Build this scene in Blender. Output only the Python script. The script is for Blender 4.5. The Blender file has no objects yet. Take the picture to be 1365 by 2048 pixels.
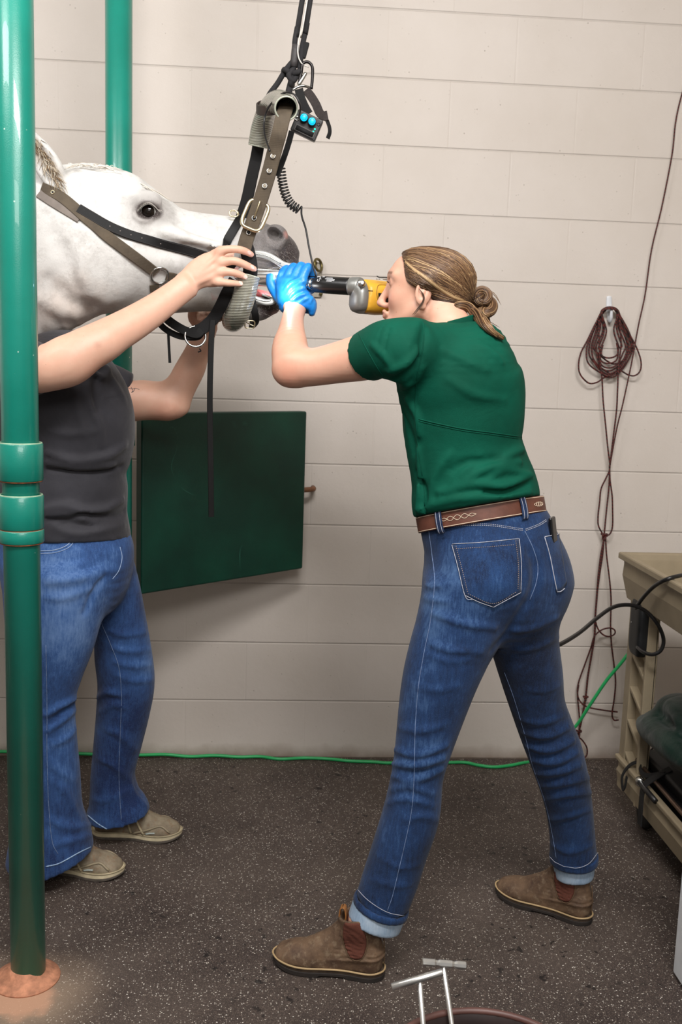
import bpy, bmesh, math, random
import numpy as np
from mathutils import Vector, Matrix
from mathutils.bvhtree import BVHTree

S = bpy.context.scene
COL = S.collection
random.seed(4)
RNG = np.random.default_rng(7)

# ------------------------------------------------------------------ camera
FPX = 2000.0
PIT, YAW, ROL = 0.1491820634, 0.0696198428, 0.0327324592
CAMP = np.array([0.4838536295, -3.2810005465, 1.3532497456])
_F = np.array([math.sin(YAW)*math.cos(PIT), math.cos(YAW)*math.cos(PIT), -math.sin(PIT)])
_R = np.cross(_F, [0, 0, 1]); _R /= np.linalg.norm(_R)
_U = np.cross(_R, _F)
_R2 = _R*math.cos(ROL)+_U*math.sin(ROL)
_U2 = -_R*math.sin(ROL)+_U*math.cos(ROL)
_cd = bpy.data.cameras.new('camera')
_cam = bpy.data.objects.new('camera', _cd)
COL.objects.link(_cam)
_cam.matrix_world = Matrix(((_R2[0], _U2[0], -_F[0], CAMP[0]), (_R2[1], _U2[1], -_F[1], CAMP[1]),
                            (_R2[2], _U2[2], -_F[2], CAMP[2]), (0, 0, 0, 1)))
_cd.sensor_fit = 'VERTICAL'; _cd.sensor_height = 36; _cd.sensor_width = 24
_cd.lens = FPX/2048*36
_cd.clip_start = 0.02
_cd.dof.use_dof = True; _cd.dof.focus_distance = 2.2; _cd.dof.aperture_fstop = 8
S.camera = _cam

# ------------------------------------------------------------------ light
S.view_settings.view_transform = 'Standard'
S.view_settings.look = 'None'
S.view_settings.gamma = 1
S.view_settings.exposure = 0.0
W = bpy.data.worlds.new('world'); S.world = W; W.use_nodes = True
W.node_tree.nodes['Background'].inputs[0].default_value = (1.0, 0.97, 0.94, 1)
W.node_tree.nodes['Background'].inputs[1].default_value = 0.25

def area_light(name, loc, target, sx, sy, power, color=(1, 1, 1)):
    d = bpy.data.lights.new(name, 'AREA'); d.shape = 'RECTANGLE'; d.size = sx; d.size_y = sy
    d.energy = power; d.color = color
    o = bpy.data.objects.new(name, d); COL.objects.link(o)
    o.location = loc
    o.rotation_euler = (Vector(target)-Vector(loc)).to_track_quat('-Z', 'Y').to_euler()
    return o

area_light('ceiling_or_fill_light', (0.75, -2.75, 2.92), (0.75, -1.0, 0.9), 1.25, 0.30, 62, (1.0, 0.985, 0.975))
area_light('ceiling_or_fill_light', (-0.85, -2.1, 2.92), (0.05, -0.6, 1.2), 0.9, 0.35, 27, (1.0, 0.985, 0.985))
area_light('ceiling_or_fill_light', (0.9, -4.7, 2.75), (0.6, -1.0, 0.7), 1.6, 0.6, 44, (1.0, 0.97, 0.94))  # unseen frontal fill, added to brighten surfaces facing the camera

# ------------------------------------------------------------------ pixel helpers (used only to read sizes off the photograph)
def _dir(x, y):
    return _F*FPX+_R2*(x-682.5)-_U2*(y-1024)
def at(x, y, Y):
    d = _dir(x, y); return CAMP+d*(Y-CAMP[1])/d[1]
def fl(x, y, z=0.0):
    d = _dir(x, y); return CAMP+d*(z-CAMP[2])/d[2]
def V(p):
    return Vector([float(c) for c in p])

# ------------------------------------------------------------------ materials
def new_mat(name):
    m = bpy.data.materials.new(name); m.use_nodes = True
    nt = m.node_tree; b = nt.nodes['Principled BSDF']
    return m, nt, b

class NT:
    """small expression builder over a node tree"""
    def __init__(s, nt): s.nt = nt; s.tc = None
    def n(s, t, **k):
        x = s.nt.nodes.new(t)
        for a, v in k.items(): setattr(x, a, v)
        return x
    def link(s, a, b): s.nt.links.new(a, b)
    def obj(s):
        if not s.tc: s.tc = s.n('ShaderNodeTexCoord')
        return s.tc.outputs['Object']
    def put(s, sock, v):
        if isinstance(v, bpy.types.NodeSocket): s.link(v, sock)
        else: sock.default_value = v
    def m(s, op, a, b=0.0, c=0.0, clamp=False):
        x = s.n('ShaderNodeMath', operation=op, use_clamp=clamp)
        s.put(x.inputs[0], a); s.put(x.inputs[1], b); s.put(x.inputs[2], c)
        return x.outputs[0]
    def xyz(s, v=None):
        x = s.n('ShaderNodeSeparateXYZ'); s.link(v or s.obj(), x.inputs[0]); return x.outputs
    def comb(s, a, b, c):
        x = s.n('ShaderNodeCombineXYZ'); s.put(x.inputs[0], a); s.put(x.inputs[1], b); s.put(x.inputs[2], c); return x.outputs[0]
    def noise(s, scale, detail=4, rough=0.55, vec=None, dist=0.0):
        x = s.n('ShaderNodeTexNoise'); x.inputs['Scale'].default_value = scale
        x.inputs['Detail'].default_value = detail; x.inputs['Roughness'].default_value = rough
        x.inputs['Distortion'].default_value = dist
        s.link(vec or s.obj(), x.inputs['Vector']); return x.outputs['Fac']
    def vor(s, scale, feature='F1', vec=None, out='Distance', rnd=1.0):
        x = s.n('ShaderNodeTexVoronoi', feature=feature); x.inputs['Scale'].default_value = scale
        x.inputs['Randomness'].default_value = rnd
        s.link(vec or s.obj(), x.inputs['Vector']); return x.outputs[out]
    def scale(s, v, sc):
        x = s.n('ShaderNodeMapping'); s.link(v, x.inputs[0]); x.inputs['Scale'].default_value = sc; return x.outputs[0]
    def ramp(s, f, a, b, smooth=False):
        x = s.n('ShaderNodeMapRange', clamp=True)
        if smooth: x.interpolation_type = 'SMOOTHSTEP'
        s.put(x.inputs[0], f); s.put(x.inputs[1], a); s.put(x.inputs[2], b); return x.outputs[0]
    def mix(s, f, a, b, mode='MIX'):
        x = s.n('ShaderNodeMix', data_type='RGBA', blend_type=mode)
        s.put(x.inputs[0], f)
        for i, v in ((6, a), (7, b)):
            if isinstance(v, tuple): v = (*v[:3], 1)
            s.put(x.inputs[i], v)
        return x.outputs[2]
    def bump(s, h, strength=0.5, dist=0.002, normal=None):
        x = s.n('ShaderNodeBump'); x.inputs['Strength'].default_value = strength
        x.inputs['Distance'].default_value = dist; s.link(h, x.inputs['Height'])
        if normal: s.link(normal, x.inputs['Normal'])
        return x.outputs[0]
    def attr(s, name='Col'):
        x = s.n('ShaderNodeAttribute'); x.attribute_name = name; return x.outputs['Color']

def lin(r, g, b):
    f = lambda c: (c/255/12.92) if c/255 <= 0.04045 else ((c/255+0.055)/1.055)**2.4
    return (f(r), f(g), f(b))

def simple(name, col, rough=0.5, metal=0.0, spec=0.5, var=0.12, nscale=30, bump=0.15, bdist=0.0006, bscale=None, coat=0.0, sub=0.0):
    m, nt, b = new_mat(name); e = NT(nt)
    n = e.noise(nscale, 5)
    dark = tuple(c*(1-var*1.6) for c in col); lite = tuple(min(1, c*(1+var)) for c in col)
    e.link(e.mix(e.ramp(n, 0.3, 0.7), dark, lite), b.inputs['Base Color'])
    b.inputs['Roughness'].default_value = rough; b.inputs['Metallic'].default_value = metal
    b.inputs['Specular IOR Level'].default_value = spec; b.inputs['Coat Weight'].default_value = coat
    if sub: b.inputs['Subsurface Weight'].default_value = sub; b.inputs['Subsurface Radius'].default_value = (0.01, 0.004, 0.002); b.inputs['Subsurface Scale'].default_value = 0.6
    if bump: e.link(e.bump(e.noise(bscale or nscale*6, 3), bump, bdist), b.inputs['Normal'])
    return m

# ------------------------------------------------------------------ objects
def tag(o, label=None, cat=None, group=None, kind=None):
    if label: o['label'] = label
    if cat: o['category'] = cat
    if group: o['group'] = group
    if kind: o['kind'] = kind
    return o
def empty(name, loc, label, cat, group=None):
    o = bpy.data.objects.new(name, None); COL.objects.link(o); o.location = V(loc); o.empty_display_size = 0.05
    return tag(o, label, cat, group)
def obj_from(name, verts, faces, mat, parent=None, smooth=True, colors=None, mats=None, fmat=None):
    me = bpy.data.meshes.new(name)
    verts = np.asarray(verts, float)
    off = np.array(parent_world(parent)) if parent else np.zeros(3)
    me.from_pydata((verts-off).tolist(), [], [tuple(int(i) for i in f) for f in faces])
    if mats:
        for x in mats: me.materials.append(x)
        if fmat is not None: me.polygons.foreach_set('material_index', np.asarray(fmat, np.int32))
    else: me.materials.append(mat)
    if smooth: me.polygons.foreach_set('use_smooth', np.ones(len(me.polygons), bool))
    if colors is not None:
        c = me.color_attributes.new('Col', 'FLOAT_COLOR', 'POINT')
        cc = np.ones((len(verts), 4), np.float32); cc[:, :colors.shape[1]] = colors
        c.data.foreach_set('color', cc.ravel())
    me.update()
    o = bpy.data.objects.new(name, me); COL.objects.link(o)
    if parent: o.parent = parent
    return o
def parent_world(p):
    v = Vector((0, 0, 0))
    while p is not None:
        v = v+p.location; p = p.parent
    return v

class MB:
    """collects shapes into one mesh"""
    def __init__(s): s.sharp = False; s.v = []; s.f = []; s.n = 0; s.m = []; s.cur = 0; s.c = []; s.col = None
    def add(s, v, f):
        v = np.asarray(v, float); s.v.append(v); s.f += [tuple(i+s.n for i in q) for q in f]; s.m += [s.cur]*len(f); s.n += len(v)
        if s.col is not None: s.c.append(np.tile(np.array(s.col, float), (len(v), 1)))
        return s
    def build(s, name, mat, parent=None, smooth=True, mats=None, bevel=0, sub=0, autosmooth=None):
        o = obj_from(name, np.vstack(s.v), s.f, mat, parent, smooth, np.vstack(s.c) if s.c else None, mats, s.m if mats else None)
        if s.sharp: o.data.set_sharp_from_angle(angle=0.6)
        if bevel:
            md = o.modifiers.new('bevel', 'BEVEL'); md.width = bevel; md.segments = 3; md.limit_method = 'ANGLE'; md.angle_limit = 0.6
            md.harden_normals = True
        if sub:
            md = o.modifiers.new('sub', 'SUBSURF'); md.levels = sub; md.render_levels = sub
        return o
    def box(s, c, size, R=None):
        c = np.asarray(c, float); h = np.asarray(size, float)/2
        v = np.array([[x, y, z] for x in (-1, 1) for y in (-1, 1) for z in (-1, 1)])*h
        if R is not None: v = v@np.asarray(R).T
        return s.add(v+c, [(0, 1, 3, 2), (4, 6, 7, 5), (0, 4, 5, 1), (2, 3, 7, 6), (0, 2, 6, 4), (1, 5, 7, 3)])
    def sweep(s, pts, prof, closed=False, caps=True, up=(0, 0, 1), scales=None, twist=None, norms=None):
        """sweep a 2D profile (list of (a,b)) along pts using a parallel-transported frame; norms: per-point 'b' directions"""
        P = [np.asarray(p, float) for p in pts]; n = len(P); k = len(prof); prof = np.asarray(prof, float)
        rings = []; N = None
        for i in range(n):
            if closed: t = P[(i+1) % n]-P[i-1]
            else: t = P[min(i+1, n-1)]-P[max(i-1, 0)]
            t = t/(np.linalg.norm(t)+1e-12)
            if norms is not None: N = np.asarray(norms[i] if len(np.shape(norms)) > 1 else norms, float)
            elif N is None:
                N = np.asarray(up, float)
                if abs(N@t) > 0.95: N = np.array([1.0, 0.2, 0])
            N = N-t*(N@t); N = N/(np.linalg.norm(N)+1e-12)
            B = np.cross(t, N)
            a, b = B, N
            if twist is not None:
                w = twist[i]; a, b = B*math.cos(w)+N*math.sin(w), N*math.cos(w)-B*math.sin(w)
            sc = 1 if scales is None else scales[i]
            rings.append(P[i]+sc*(prof[:, :1]*a+prof[:, 1:]*b))
        v = np.vstack(rings); f = []
        for i in range(n if closed else n-1):
            j = (i+1) % n
            for q in range(k):
                r = (q+1) % k
                f.append((i*k+q, i*k+r, j*k+r, j*k+q))
        if caps and not closed:
            f.append(tuple(range(k))[::-1]); f.append(tuple((n-1)*k+q for q in range(k)))
        return s.add(v, f)
    def tube(s, pts, r, seg=10, closed=False, smooth=0, scales=None, caps=True):
        if smooth: pts = spline(pts, smooth, closed)
        a = [(r*math.cos(t), r*math.sin(t)) for t in np.linspace(0, 2*math.pi, seg, endpoint=False)]
        return s.sweep(pts, a, closed=closed, scales=scales, caps=caps)
    def strap(s, pts, w, t, norms, closed=False, smooth=0):
        if smooth:
            if len(np.shape(norms)) > 1: norms = spline(norms, smooth, closed)
            pts = spline(pts, smooth, closed)
        s.sharp = True; h, k = w/2, t/2; c = min(k*0.7, h*0.5)
        pr = [(-h+c, -k), (h-c, -k), (h, -k+c*0.8), (h, k-c*0.8), (h-c, k), (-h+c, k), (-h, k-c*0.8), (-h, -k+c*0.8)]
        return s.sweep(pts, pr, closed=closed, norms=norms)
    def lathe(s, prof, c=(0, 0, 0), axis=(0, 0, 1), seg=32):
        """prof: list of (r, h)"""
        ax = np.asarray(axis, float); ax /= np.linalg.norm(ax)
        a = np.cross(ax, [0, 0, 1]) if abs(ax[2]) < 0.9 else np.array([1.0, 0, 0])
        a = a-ax*(a@ax); a /= np.linalg.norm(a); b = np.cross(ax, a); c = np.asarray(c, float)
        v = []; f = []
        for r, h in prof:
            for q in range(seg):
                t = 2*math.pi*q/seg
                v.append(c+ax*h+(a*math.cos(t)+b*math.sin(t))*max(r, 1e-5))
        for i in range(len(prof)-1):
            for q in range(seg):
                r = (q+1) % seg
                f.append((i*seg+q, i*seg+r, (i+1)*seg+r, (i+1)*seg+q))
        if prof[0][0] > 1e-4: f.append(tuple(range(seg))[::-1])
        if prof[-1][0] > 1e-4: f.append(tuple((len(prof)-1)*seg+q for q in range(seg)))
        return s.add(v, f)
    def ring(s, c, R, r, normal, seg=40, sseg=10, sx=1.0, sy=1.0, up=(0, 0, 1), power=2.0):
        """torus (sx, sy stretch; power>2 squares it)"""
        n = np.asarray(normal, float); n /= np.linalg.norm(n); u = np.cross(up, n); u /= np.linalg.norm(u); w = np.cross(n, u)
        pts = []
        for t in np.linspace(0, 2*math.pi, seg, endpoint=False):
            ct, st = math.cos(t), math.sin(t)
            k = (abs(ct)**power+abs(st)**power)**(-1/power)
            pts.append(np.asarray(c, float)+R*k*(sx*ct*u+sy*st*w))
        return s.sweep(pts, [(r*math.cos(t), r*math.sin(t)) for t in np.linspace(0, 2*math.pi, sseg, endpoint=False)], closed=True, up=n)
    def prism(s, poly, axis_vec, origin=(0, 0, 0)):
        """extrude a 3D polygon along axis_vec"""
        P = np.asarray(poly, float)+np.asarray(origin, float); n = len(P); A = np.asarray(axis_vec, float)
        f = [tuple(range(n))[::-1], tuple(n+i for i in range(n))]
        f += [(i, (i+1) % n, n+(i+1) % n, n+i) for i in range(n)]
        return s.add(np.vstack([P, P+A]), f)

def spline(pts, k=8, closed=False):
    """Catmull-Rom resample"""
    P = np.asarray(pts, float); n = len(P); out = []
    rng = range(n) if closed else range(n-1)
    for i in rng:
        if closed: p0, p1, p2, p3 = P[i-1], P[i], P[(i+1) % n], P[(i+2) % n]
        else:
            p1, p2 = P[i], P[i+1]
            p0 = P[i-1] if i > 0 else 2*p1-p2
            p3 = P[i+2] if i+2 < n else 2*p2-p1
        for j in range(k):
            t = j/k
            out.append(0.5*((2*p1)+(-p0+p2)*t+(2*p0-5*p1+4*p2-p3)*t*t+(-p0+3*p1-3*p2+p3)*t**3))
    if not closed: out.append(P[-1])
    return np.array(out)
def rotx(a): c, s = math.cos(a), math.sin(a); return np.array([[1, 0, 0], [0, c, -s], [0, s, c]])
def roty(a): c, s = math.cos(a), math.sin(a); return np.array([[c, 0, s], [0, 1, 0], [-s, 0, c]])
def rotz(a): c, s = math.cos(a), math.sin(a); return np.array([[c, -s, 0], [s, c, 0], [0, 0, 1]])
def frame(x, y=None, z=None):
    """orthonormal matrix with columns; x exact, the other given one approximate"""
    x = np.asarray(x, float); x = x/np.linalg.norm(x)
    if z is not None:
        z = np.asarray(z, float); y = np.cross(z, x); y /= np.linalg.norm(y); z = np.cross(x, y)
    else:
        y = np.asarray(y, float); z = np.cross(x, y); z /= np.linalg.norm(z); y = np.cross(z, x)
    return np.stack([x, y, z], 1)

# ------------------------------------------------------------------ sculpting: distance fields meshed by surface nets
def axis_grid(lo, hi, base, fine=()):
    """coordinates from lo to hi with spacing base, and finer inside the given (a, b, spacing) ranges"""
    out = [lo]; x = lo
    while x < hi:
        h = base
        for a, b, s in fine:
            d = 0 if a <= x <= b else min(abs(x-a), abs(x-b))
            h = min(h, s+d*0.25)
        x += h; out.append(x)
    return np.array(out)

class Vol:
    def __init__(s, lo, hi, base, fx=(), fy=(), fz=()):
        s.ax = [axis_grid(lo[i], hi[i], base, f) for i, f in enumerate((fx, fy, fz))]
        s.D = np.full([len(a) for a in s.ax], 0.2, np.float32)
    def region(s, lo, hi):
        sl = []
        for i in range(3):
            a = np.searchsorted(s.ax[i], lo[i]); b = np.searchsorted(s.ax[i], hi[i])
            if b-a < 1: return None
            sl.append(slice(a, b))
        sl = tuple(sl)
        X, Y, Z = np.meshgrid(*[s.ax[i][sl[i]].astype(np.float32) for i in range(3)], indexing='ij', sparse=True)
        return sl, X, Y, Z
    def _app(s, fn, lo, hi, k, mode, pad):
        r = s.region(np.asarray(lo)-pad, np.asarray(hi)+pad)
        if r is None: return
        sl, X, Y, Z = r
        d = fn(X, Y, Z).astype(np.float32); A = s.D[sl]
        if mode == 'sub': d = -d; h = np.maximum(k-np.abs(A-d), 0)/max(k, 1e-6); s.D[sl] = np.maximum(A, d)+h*h*k/4
        else: h = np.maximum(k-np.abs(A-d), 0)/max(k, 1e-6); s.D[sl] = np.minimum(A, d)-h*h*k/4
    def seg(s, a, b, ra, rb, k=0.01, mode='add'):
        a = np.asarray(a, float); b = np.asarray(b, float); ba = b-a; L = ba@ba+1e-12; rm = max(ra, rb)
        def fn(X, Y, Z):
            t = np.clip(((X-a[0])*ba[0]+(Y-a[1])*ba[1]+(Z-a[2])*ba[2])/L, 0, 1)
            return np.sqrt((X-a[0]-t*ba[0])**2+(Y-a[1]-t*ba[1])**2+(Z-a[2]-t*ba[2])**2)-(ra+(rb-ra)*t)
        s._app(fn, np.minimum(a, b)-rm, np.maximum(a, b)+rm, k, mode, k+0.03); return s
    def chain(s, pts, rs, k=0.01, sm=0, mode='add'):
        pts = np.asarray(pts, float); rs = np.asarray(rs, float)
        if sm: q = spline(np.hstack([pts, rs[:, None]]), sm); pts, rs = q[:, :3], q[:, 3]
        def fn(X, Y, Z):
            d = None
            for i in range(len(pts)-1):
                a, b = pts[i], pts[i+1]; ba = b-a; L = ba@ba+1e-12
                t = np.clip(((X-a[0])*ba[0]+(Y-a[1])*ba[1]+(Z-a[2])*ba[2])/L, 0, 1)
                e = np.sqrt((X-a[0]-t*ba[0])**2+(Y-a[1]-t*ba[1])**2+(Z-a[2]-t*ba[2])**2)-(rs[i]+(rs[i+1]-rs[i])*t)
                d = e if d is None else np.minimum(d, e)
            return d
        s._app(fn, pts.min(0)-rs.max(), pts.max(0)+rs.max(), k, mode, k+0.03); return s
    def ell(s, c, r, R=None, k=0.01, mode='add', p=2.0):
        c = np.asarray(c, float); r = np.asarray(r, float); R = np.eye(3) if R is None else np.asarray(R)
        def fn(X, Y, Z):
            x, y, z = X-c[0], Y-c[1], Z-c[2]
            q = [(x*R[0, i]+y*R[1, i]+z*R[2, i]) for i in range(3)]
            if p != 2.0:
                k0 = (sum(np.abs(q[i]/r[i])**p for i in range(3)))**(1/p)
                g = np.sqrt(sum((np.abs(q[i]/r[i])**(p-1)/r[i])**2 for i in range(3)))/np.maximum(k0, 1e-4)**(p-1)
                return (k0-1)/np.maximum(g, 1e-4)
            k0 = np.sqrt(sum((q[i]/r[i])**2 for i in range(3))); k1 = np.sqrt(sum((q[i]/r[i]**2)**2 for i in range(3)))
            return k0*(k0-1)/np.maximum(k1, 1e-5)
        m = (np.abs(R)*r).sum(1)
        s._app(fn, c-m, c+m, k, mode, k+0.03); return s
    def loft(s, st, k=0.01, sm=4, mode='add', cap=0.5, p=2.0, pad=0.04):
        """st: rows of (centre3, u3 (unit), a, b): elliptical sections, half width a along u and b across"""
        Q = spline(np.array([np.hstack([np.asarray(c, float), np.asarray(u, float), [a, b]]) for c, u, a, b in st]), sm)
        n = len(Q); C = Q[:, :3]; T = np.gradient(C, axis=0); T /= np.linalg.norm(T, axis=1)[:, None]
        Uv = Q[:, 3:6]; Uv = Uv-T*(Uv*T).sum(1)[:, None]; Uv /= np.linalg.norm(Uv, axis=1)[:, None]
        Wv = np.cross(T, Uv)
        def fn(X, Y, Z):
            d = None
            for i in range(n-1):
                ba = C[i+1]-C[i]; L = ba@ba+1e-12
                tr = ((X-C[i, 0])*ba[0]+(Y-C[i, 1])*ba[1]+(Z-C[i, 2])*ba[2])/L
                t = np.clip(tr, 0, 1)
                u = Uv[i]+(Uv[i+1]-Uv[i])*0.5; w = Wv[i]+(Wv[i+1]-Wv[i])*0.5
                a = Q[i, 6]+(Q[i+1, 6]-Q[i, 6])*t; b = Q[i, 7]+(Q[i+1, 7]-Q[i, 7])*t
                px, py, pz = X-C[i, 0]-t*ba[0], Y-C[i, 1]-t*ba[1], Z-C[i, 2]-t*ba[2]
                qx = px*u[0]+py*u[1]+pz*u[2]; qy = px*w[0]+py*w[1]+pz*w[2]
                ov = (tr-t)*math.sqrt(L); c = np.minimum(a, b)*cap
                if p == 2.0:
                    k0 = np.sqrt((qx/a)**2+(qy/b)**2+(ov/c)**2)
                    k1 = np.sqrt((qx/a**2)**2+(qy/b**2)**2+(ov/c**2)**2)
                    e = k0*(k0-1)/np.maximum(k1, 1e-4)
                else:
                    k0 = (np.abs(qx/a)**p+np.abs(qy/b)**p+np.abs(ov/c)**p)**(1/p); e = (k0-1)*np.minimum(a, b)
                e = np.where(k0 < 0.05, -np.minimum(a, b)*0.95, e)
                d = e if d is None else np.minimum(d, e)
            return d
        m = Q[:, 6:8].max()
        s._app(fn, C.min(0)-m, C.max(0)+m, k, mode, k+pad); return s
    def cut(s, pt, n, k=0.0, lo=None, hi=None):
        """remove what lies on the n side of the plane"""
        pt = np.asarray(pt, float); n = np.asarray(n, float); n = n/np.linalg.norm(n)
        lo = [a[0]-1 for a in s.ax] if lo is None else lo; hi = [a[-1]+1 for a in s.ax] if hi is None else hi
        s._app(lambda X, Y, Z: -((X-pt[0])*n[0]+(Y-pt[1])*n[1]+(Z-pt[2])*n[2]), lo, hi, k, 'sub', 0); return s
    def off(s, fn, lo, hi):
        """add fn(X,Y,Z) to the field in a region (positive shrinks)"""
        r = s.region(lo, hi)
        if r: sl, X, Y, Z = r; s.D[sl] = s.D[sl]+fn(X, Y, Z).astype(np.float32)
        return s
    def mesh(s, relax=1):
        D = s.D; B = D < 0
        nx, ny, nz = D.shape
        c = B[:-1, :-1, :-1].astype(np.uint8)
        for i, j, k in ((1, 0, 0), (0, 1, 0), (0, 0, 1), (1, 1, 0), (1, 0, 1), (0, 1, 1), (1, 1, 1)):
            c = c+B[i:nx-1+i, j:ny-1+j, k:nz-1+k]
        act = (c > 0) & (c < 8)
        idx = np.argwhere(act); n = len(idx)
        vid = np.full(act.shape, -1, np.int64); vid[act] = np.arange(n)
        off = np.array([(i, j, k) for i in (0, 1) for j in (0, 1) for k in (0, 1)])
        val = np.stack([D[idx[:, 0]+o[0], idx[:, 1]+o[1], idx[:, 2]+o[2]] for o in off], 1).astype(float)
        acc = np.zeros((n, 3)); cnt = np.zeros(n)
        for a in range(8):
            for b in range(a+1, 8):
                df = off[b]-off[a]
                if np.abs(df).sum() != 1: continue
                va, vb = val[:, a], val[:, b]; m = (va < 0) != (vb < 0)
                t = va[m]/(va[m]-vb[m])
                acc[m] += off[a]+t[:, None]*df; cnt[m] += 1
        loc = acc/cnt[:, None]
        P = np.zeros((n, 3))
        for d in range(3):
            ax = s.ax[d]; i = idx[:, d]; P[:, d] = ax[i]+(ax[i+1]-ax[i])*loc[:, d]
        F = []
        for d in range(3):
            sl0 = [slice(None)]*3; sl1 = [slice(None)]*3
            sl0[d] = slice(0, -1); sl1[d] = slice(1, None)
            e = B[tuple(sl0)] != B[tuple(sl1)]
            u, v = [q for q in range(3) if q != d]
            eu = [slice(None)]*3; eu[u] = slice(1, -1); eu[v] = slice(1, -1)
            e = e[tuple(eu)]; ix = np.argwhere(e); ix[:, u] += 1; ix[:, v] += 1
            if not len(ix): continue
            def g(du, dv):
                q = ix.copy(); q[:, u] += du; q[:, v] += dv; return vid[q[:, 0], q[:, 1], q[:, 2]]
            quad = np.stack([g(-1, -1), g(0, -1), g(0, 0), g(-1, 0)], 1)
            ins = B[ix[:, 0], ix[:, 1], ix[:, 2]]
            if d == 1: ins = ~ins
            quad[~ins] = quad[~ins][:, ::-1]
            F.append(quad)
        F = np.vstack(F); F = F[(F >= 0).all(1)]
        for _ in range(relax):   # light Laplacian smoothing
            sm = np.zeros_like(P); ct = np.zeros(n)
            for q in range(4):
                np.add.at(sm, F[:, q], P[F[:, (q+1) % 4]]); np.add.at(ct, F[:, q], 1)
            P = P*0.5+0.5*sm/np.maximum(ct, 1)[:, None]
        return P, F

def sculpt(name, vol, mat, parent=None, relax=1, colfn=None, xf=None):
    P, F = vol.mesh(relax)
    if xf is not None: P = P@xf[0].T+xf[1]
    if colfn is not None: col = colfn(P)
    else: col = None
    off = np.array(parent_world(parent)) if parent else np.zeros(3)
    me = bpy.data.meshes.new(name)
    me.vertices.add(len(P)); me.vertices.foreach_set('co', (P-off).astype(np.float32).ravel())
    me.loops.add(len(F)*4); me.loops.foreach_set('vertex_index', F.astype(np.int32).ravel())
    me.polygons.add(len(F)); me.polygons.foreach_set('loop_start', np.arange(0, len(F)*4, 4, dtype=np.int32))
    me.polygons.foreach_set('use_smooth', np.ones(len(F), bool))
    me.update(calc_edges=True); me.validate()
    me.materials.append(mat)
    if col is not None:
        c = me.color_attributes.new('Col', 'FLOAT_COLOR', 'POINT')
        cc = np.ones((len(P), 4), np.float32); cc[:, :col.shape[1]] = col
        c.data.foreach_set('color', cc.ravel())
    o = bpy.data.objects.new(name, me); COL.objects.link(o)
    if parent: o.parent = parent
    o_bvh[o.name] = BVHTree.FromPolygons(P.tolist(), F.tolist())
    return o
o_bvh = {}
def hit(o, x, y, lift=0.0, fallback=None):
    """point and normal where the sight line through pixel (x, y) meets a sculpted object"""
    d = V(_dir(x, y)).normalized()
    h, n, i, t = o_bvh[o.name].ray_cast(V(CAMP), d)
    if h is None:
        if fallback is None: return None
        return at(x, y, fallback), -np.array(d)
    if n.dot(d) > 0: n = -n
    return np.array(h)+np.array(n)*lift, np.array(n)
def lay(o, px, lift=0.001, k=6, fallback=None, curve=True):
    """lay a pixel polyline onto a sculpted surface -> points, normals"""
    q = spline(np.array(px, float), k) if curve else np.array([np.array(px[i])+(np.array(px[i+1])-np.array(px[i]))*t for i in range(len(px)-1) for t in np.linspace(0, 1, k, endpoint=False)]+[px[-1]], float)
    P, N = [], []
    for x, y in q:
        r = hit(o, x, y, lift, fallback)
        if r is None: continue
        P.append(r[0]); N.append(r[1])
    return np.array(P), np.array(N)
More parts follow.
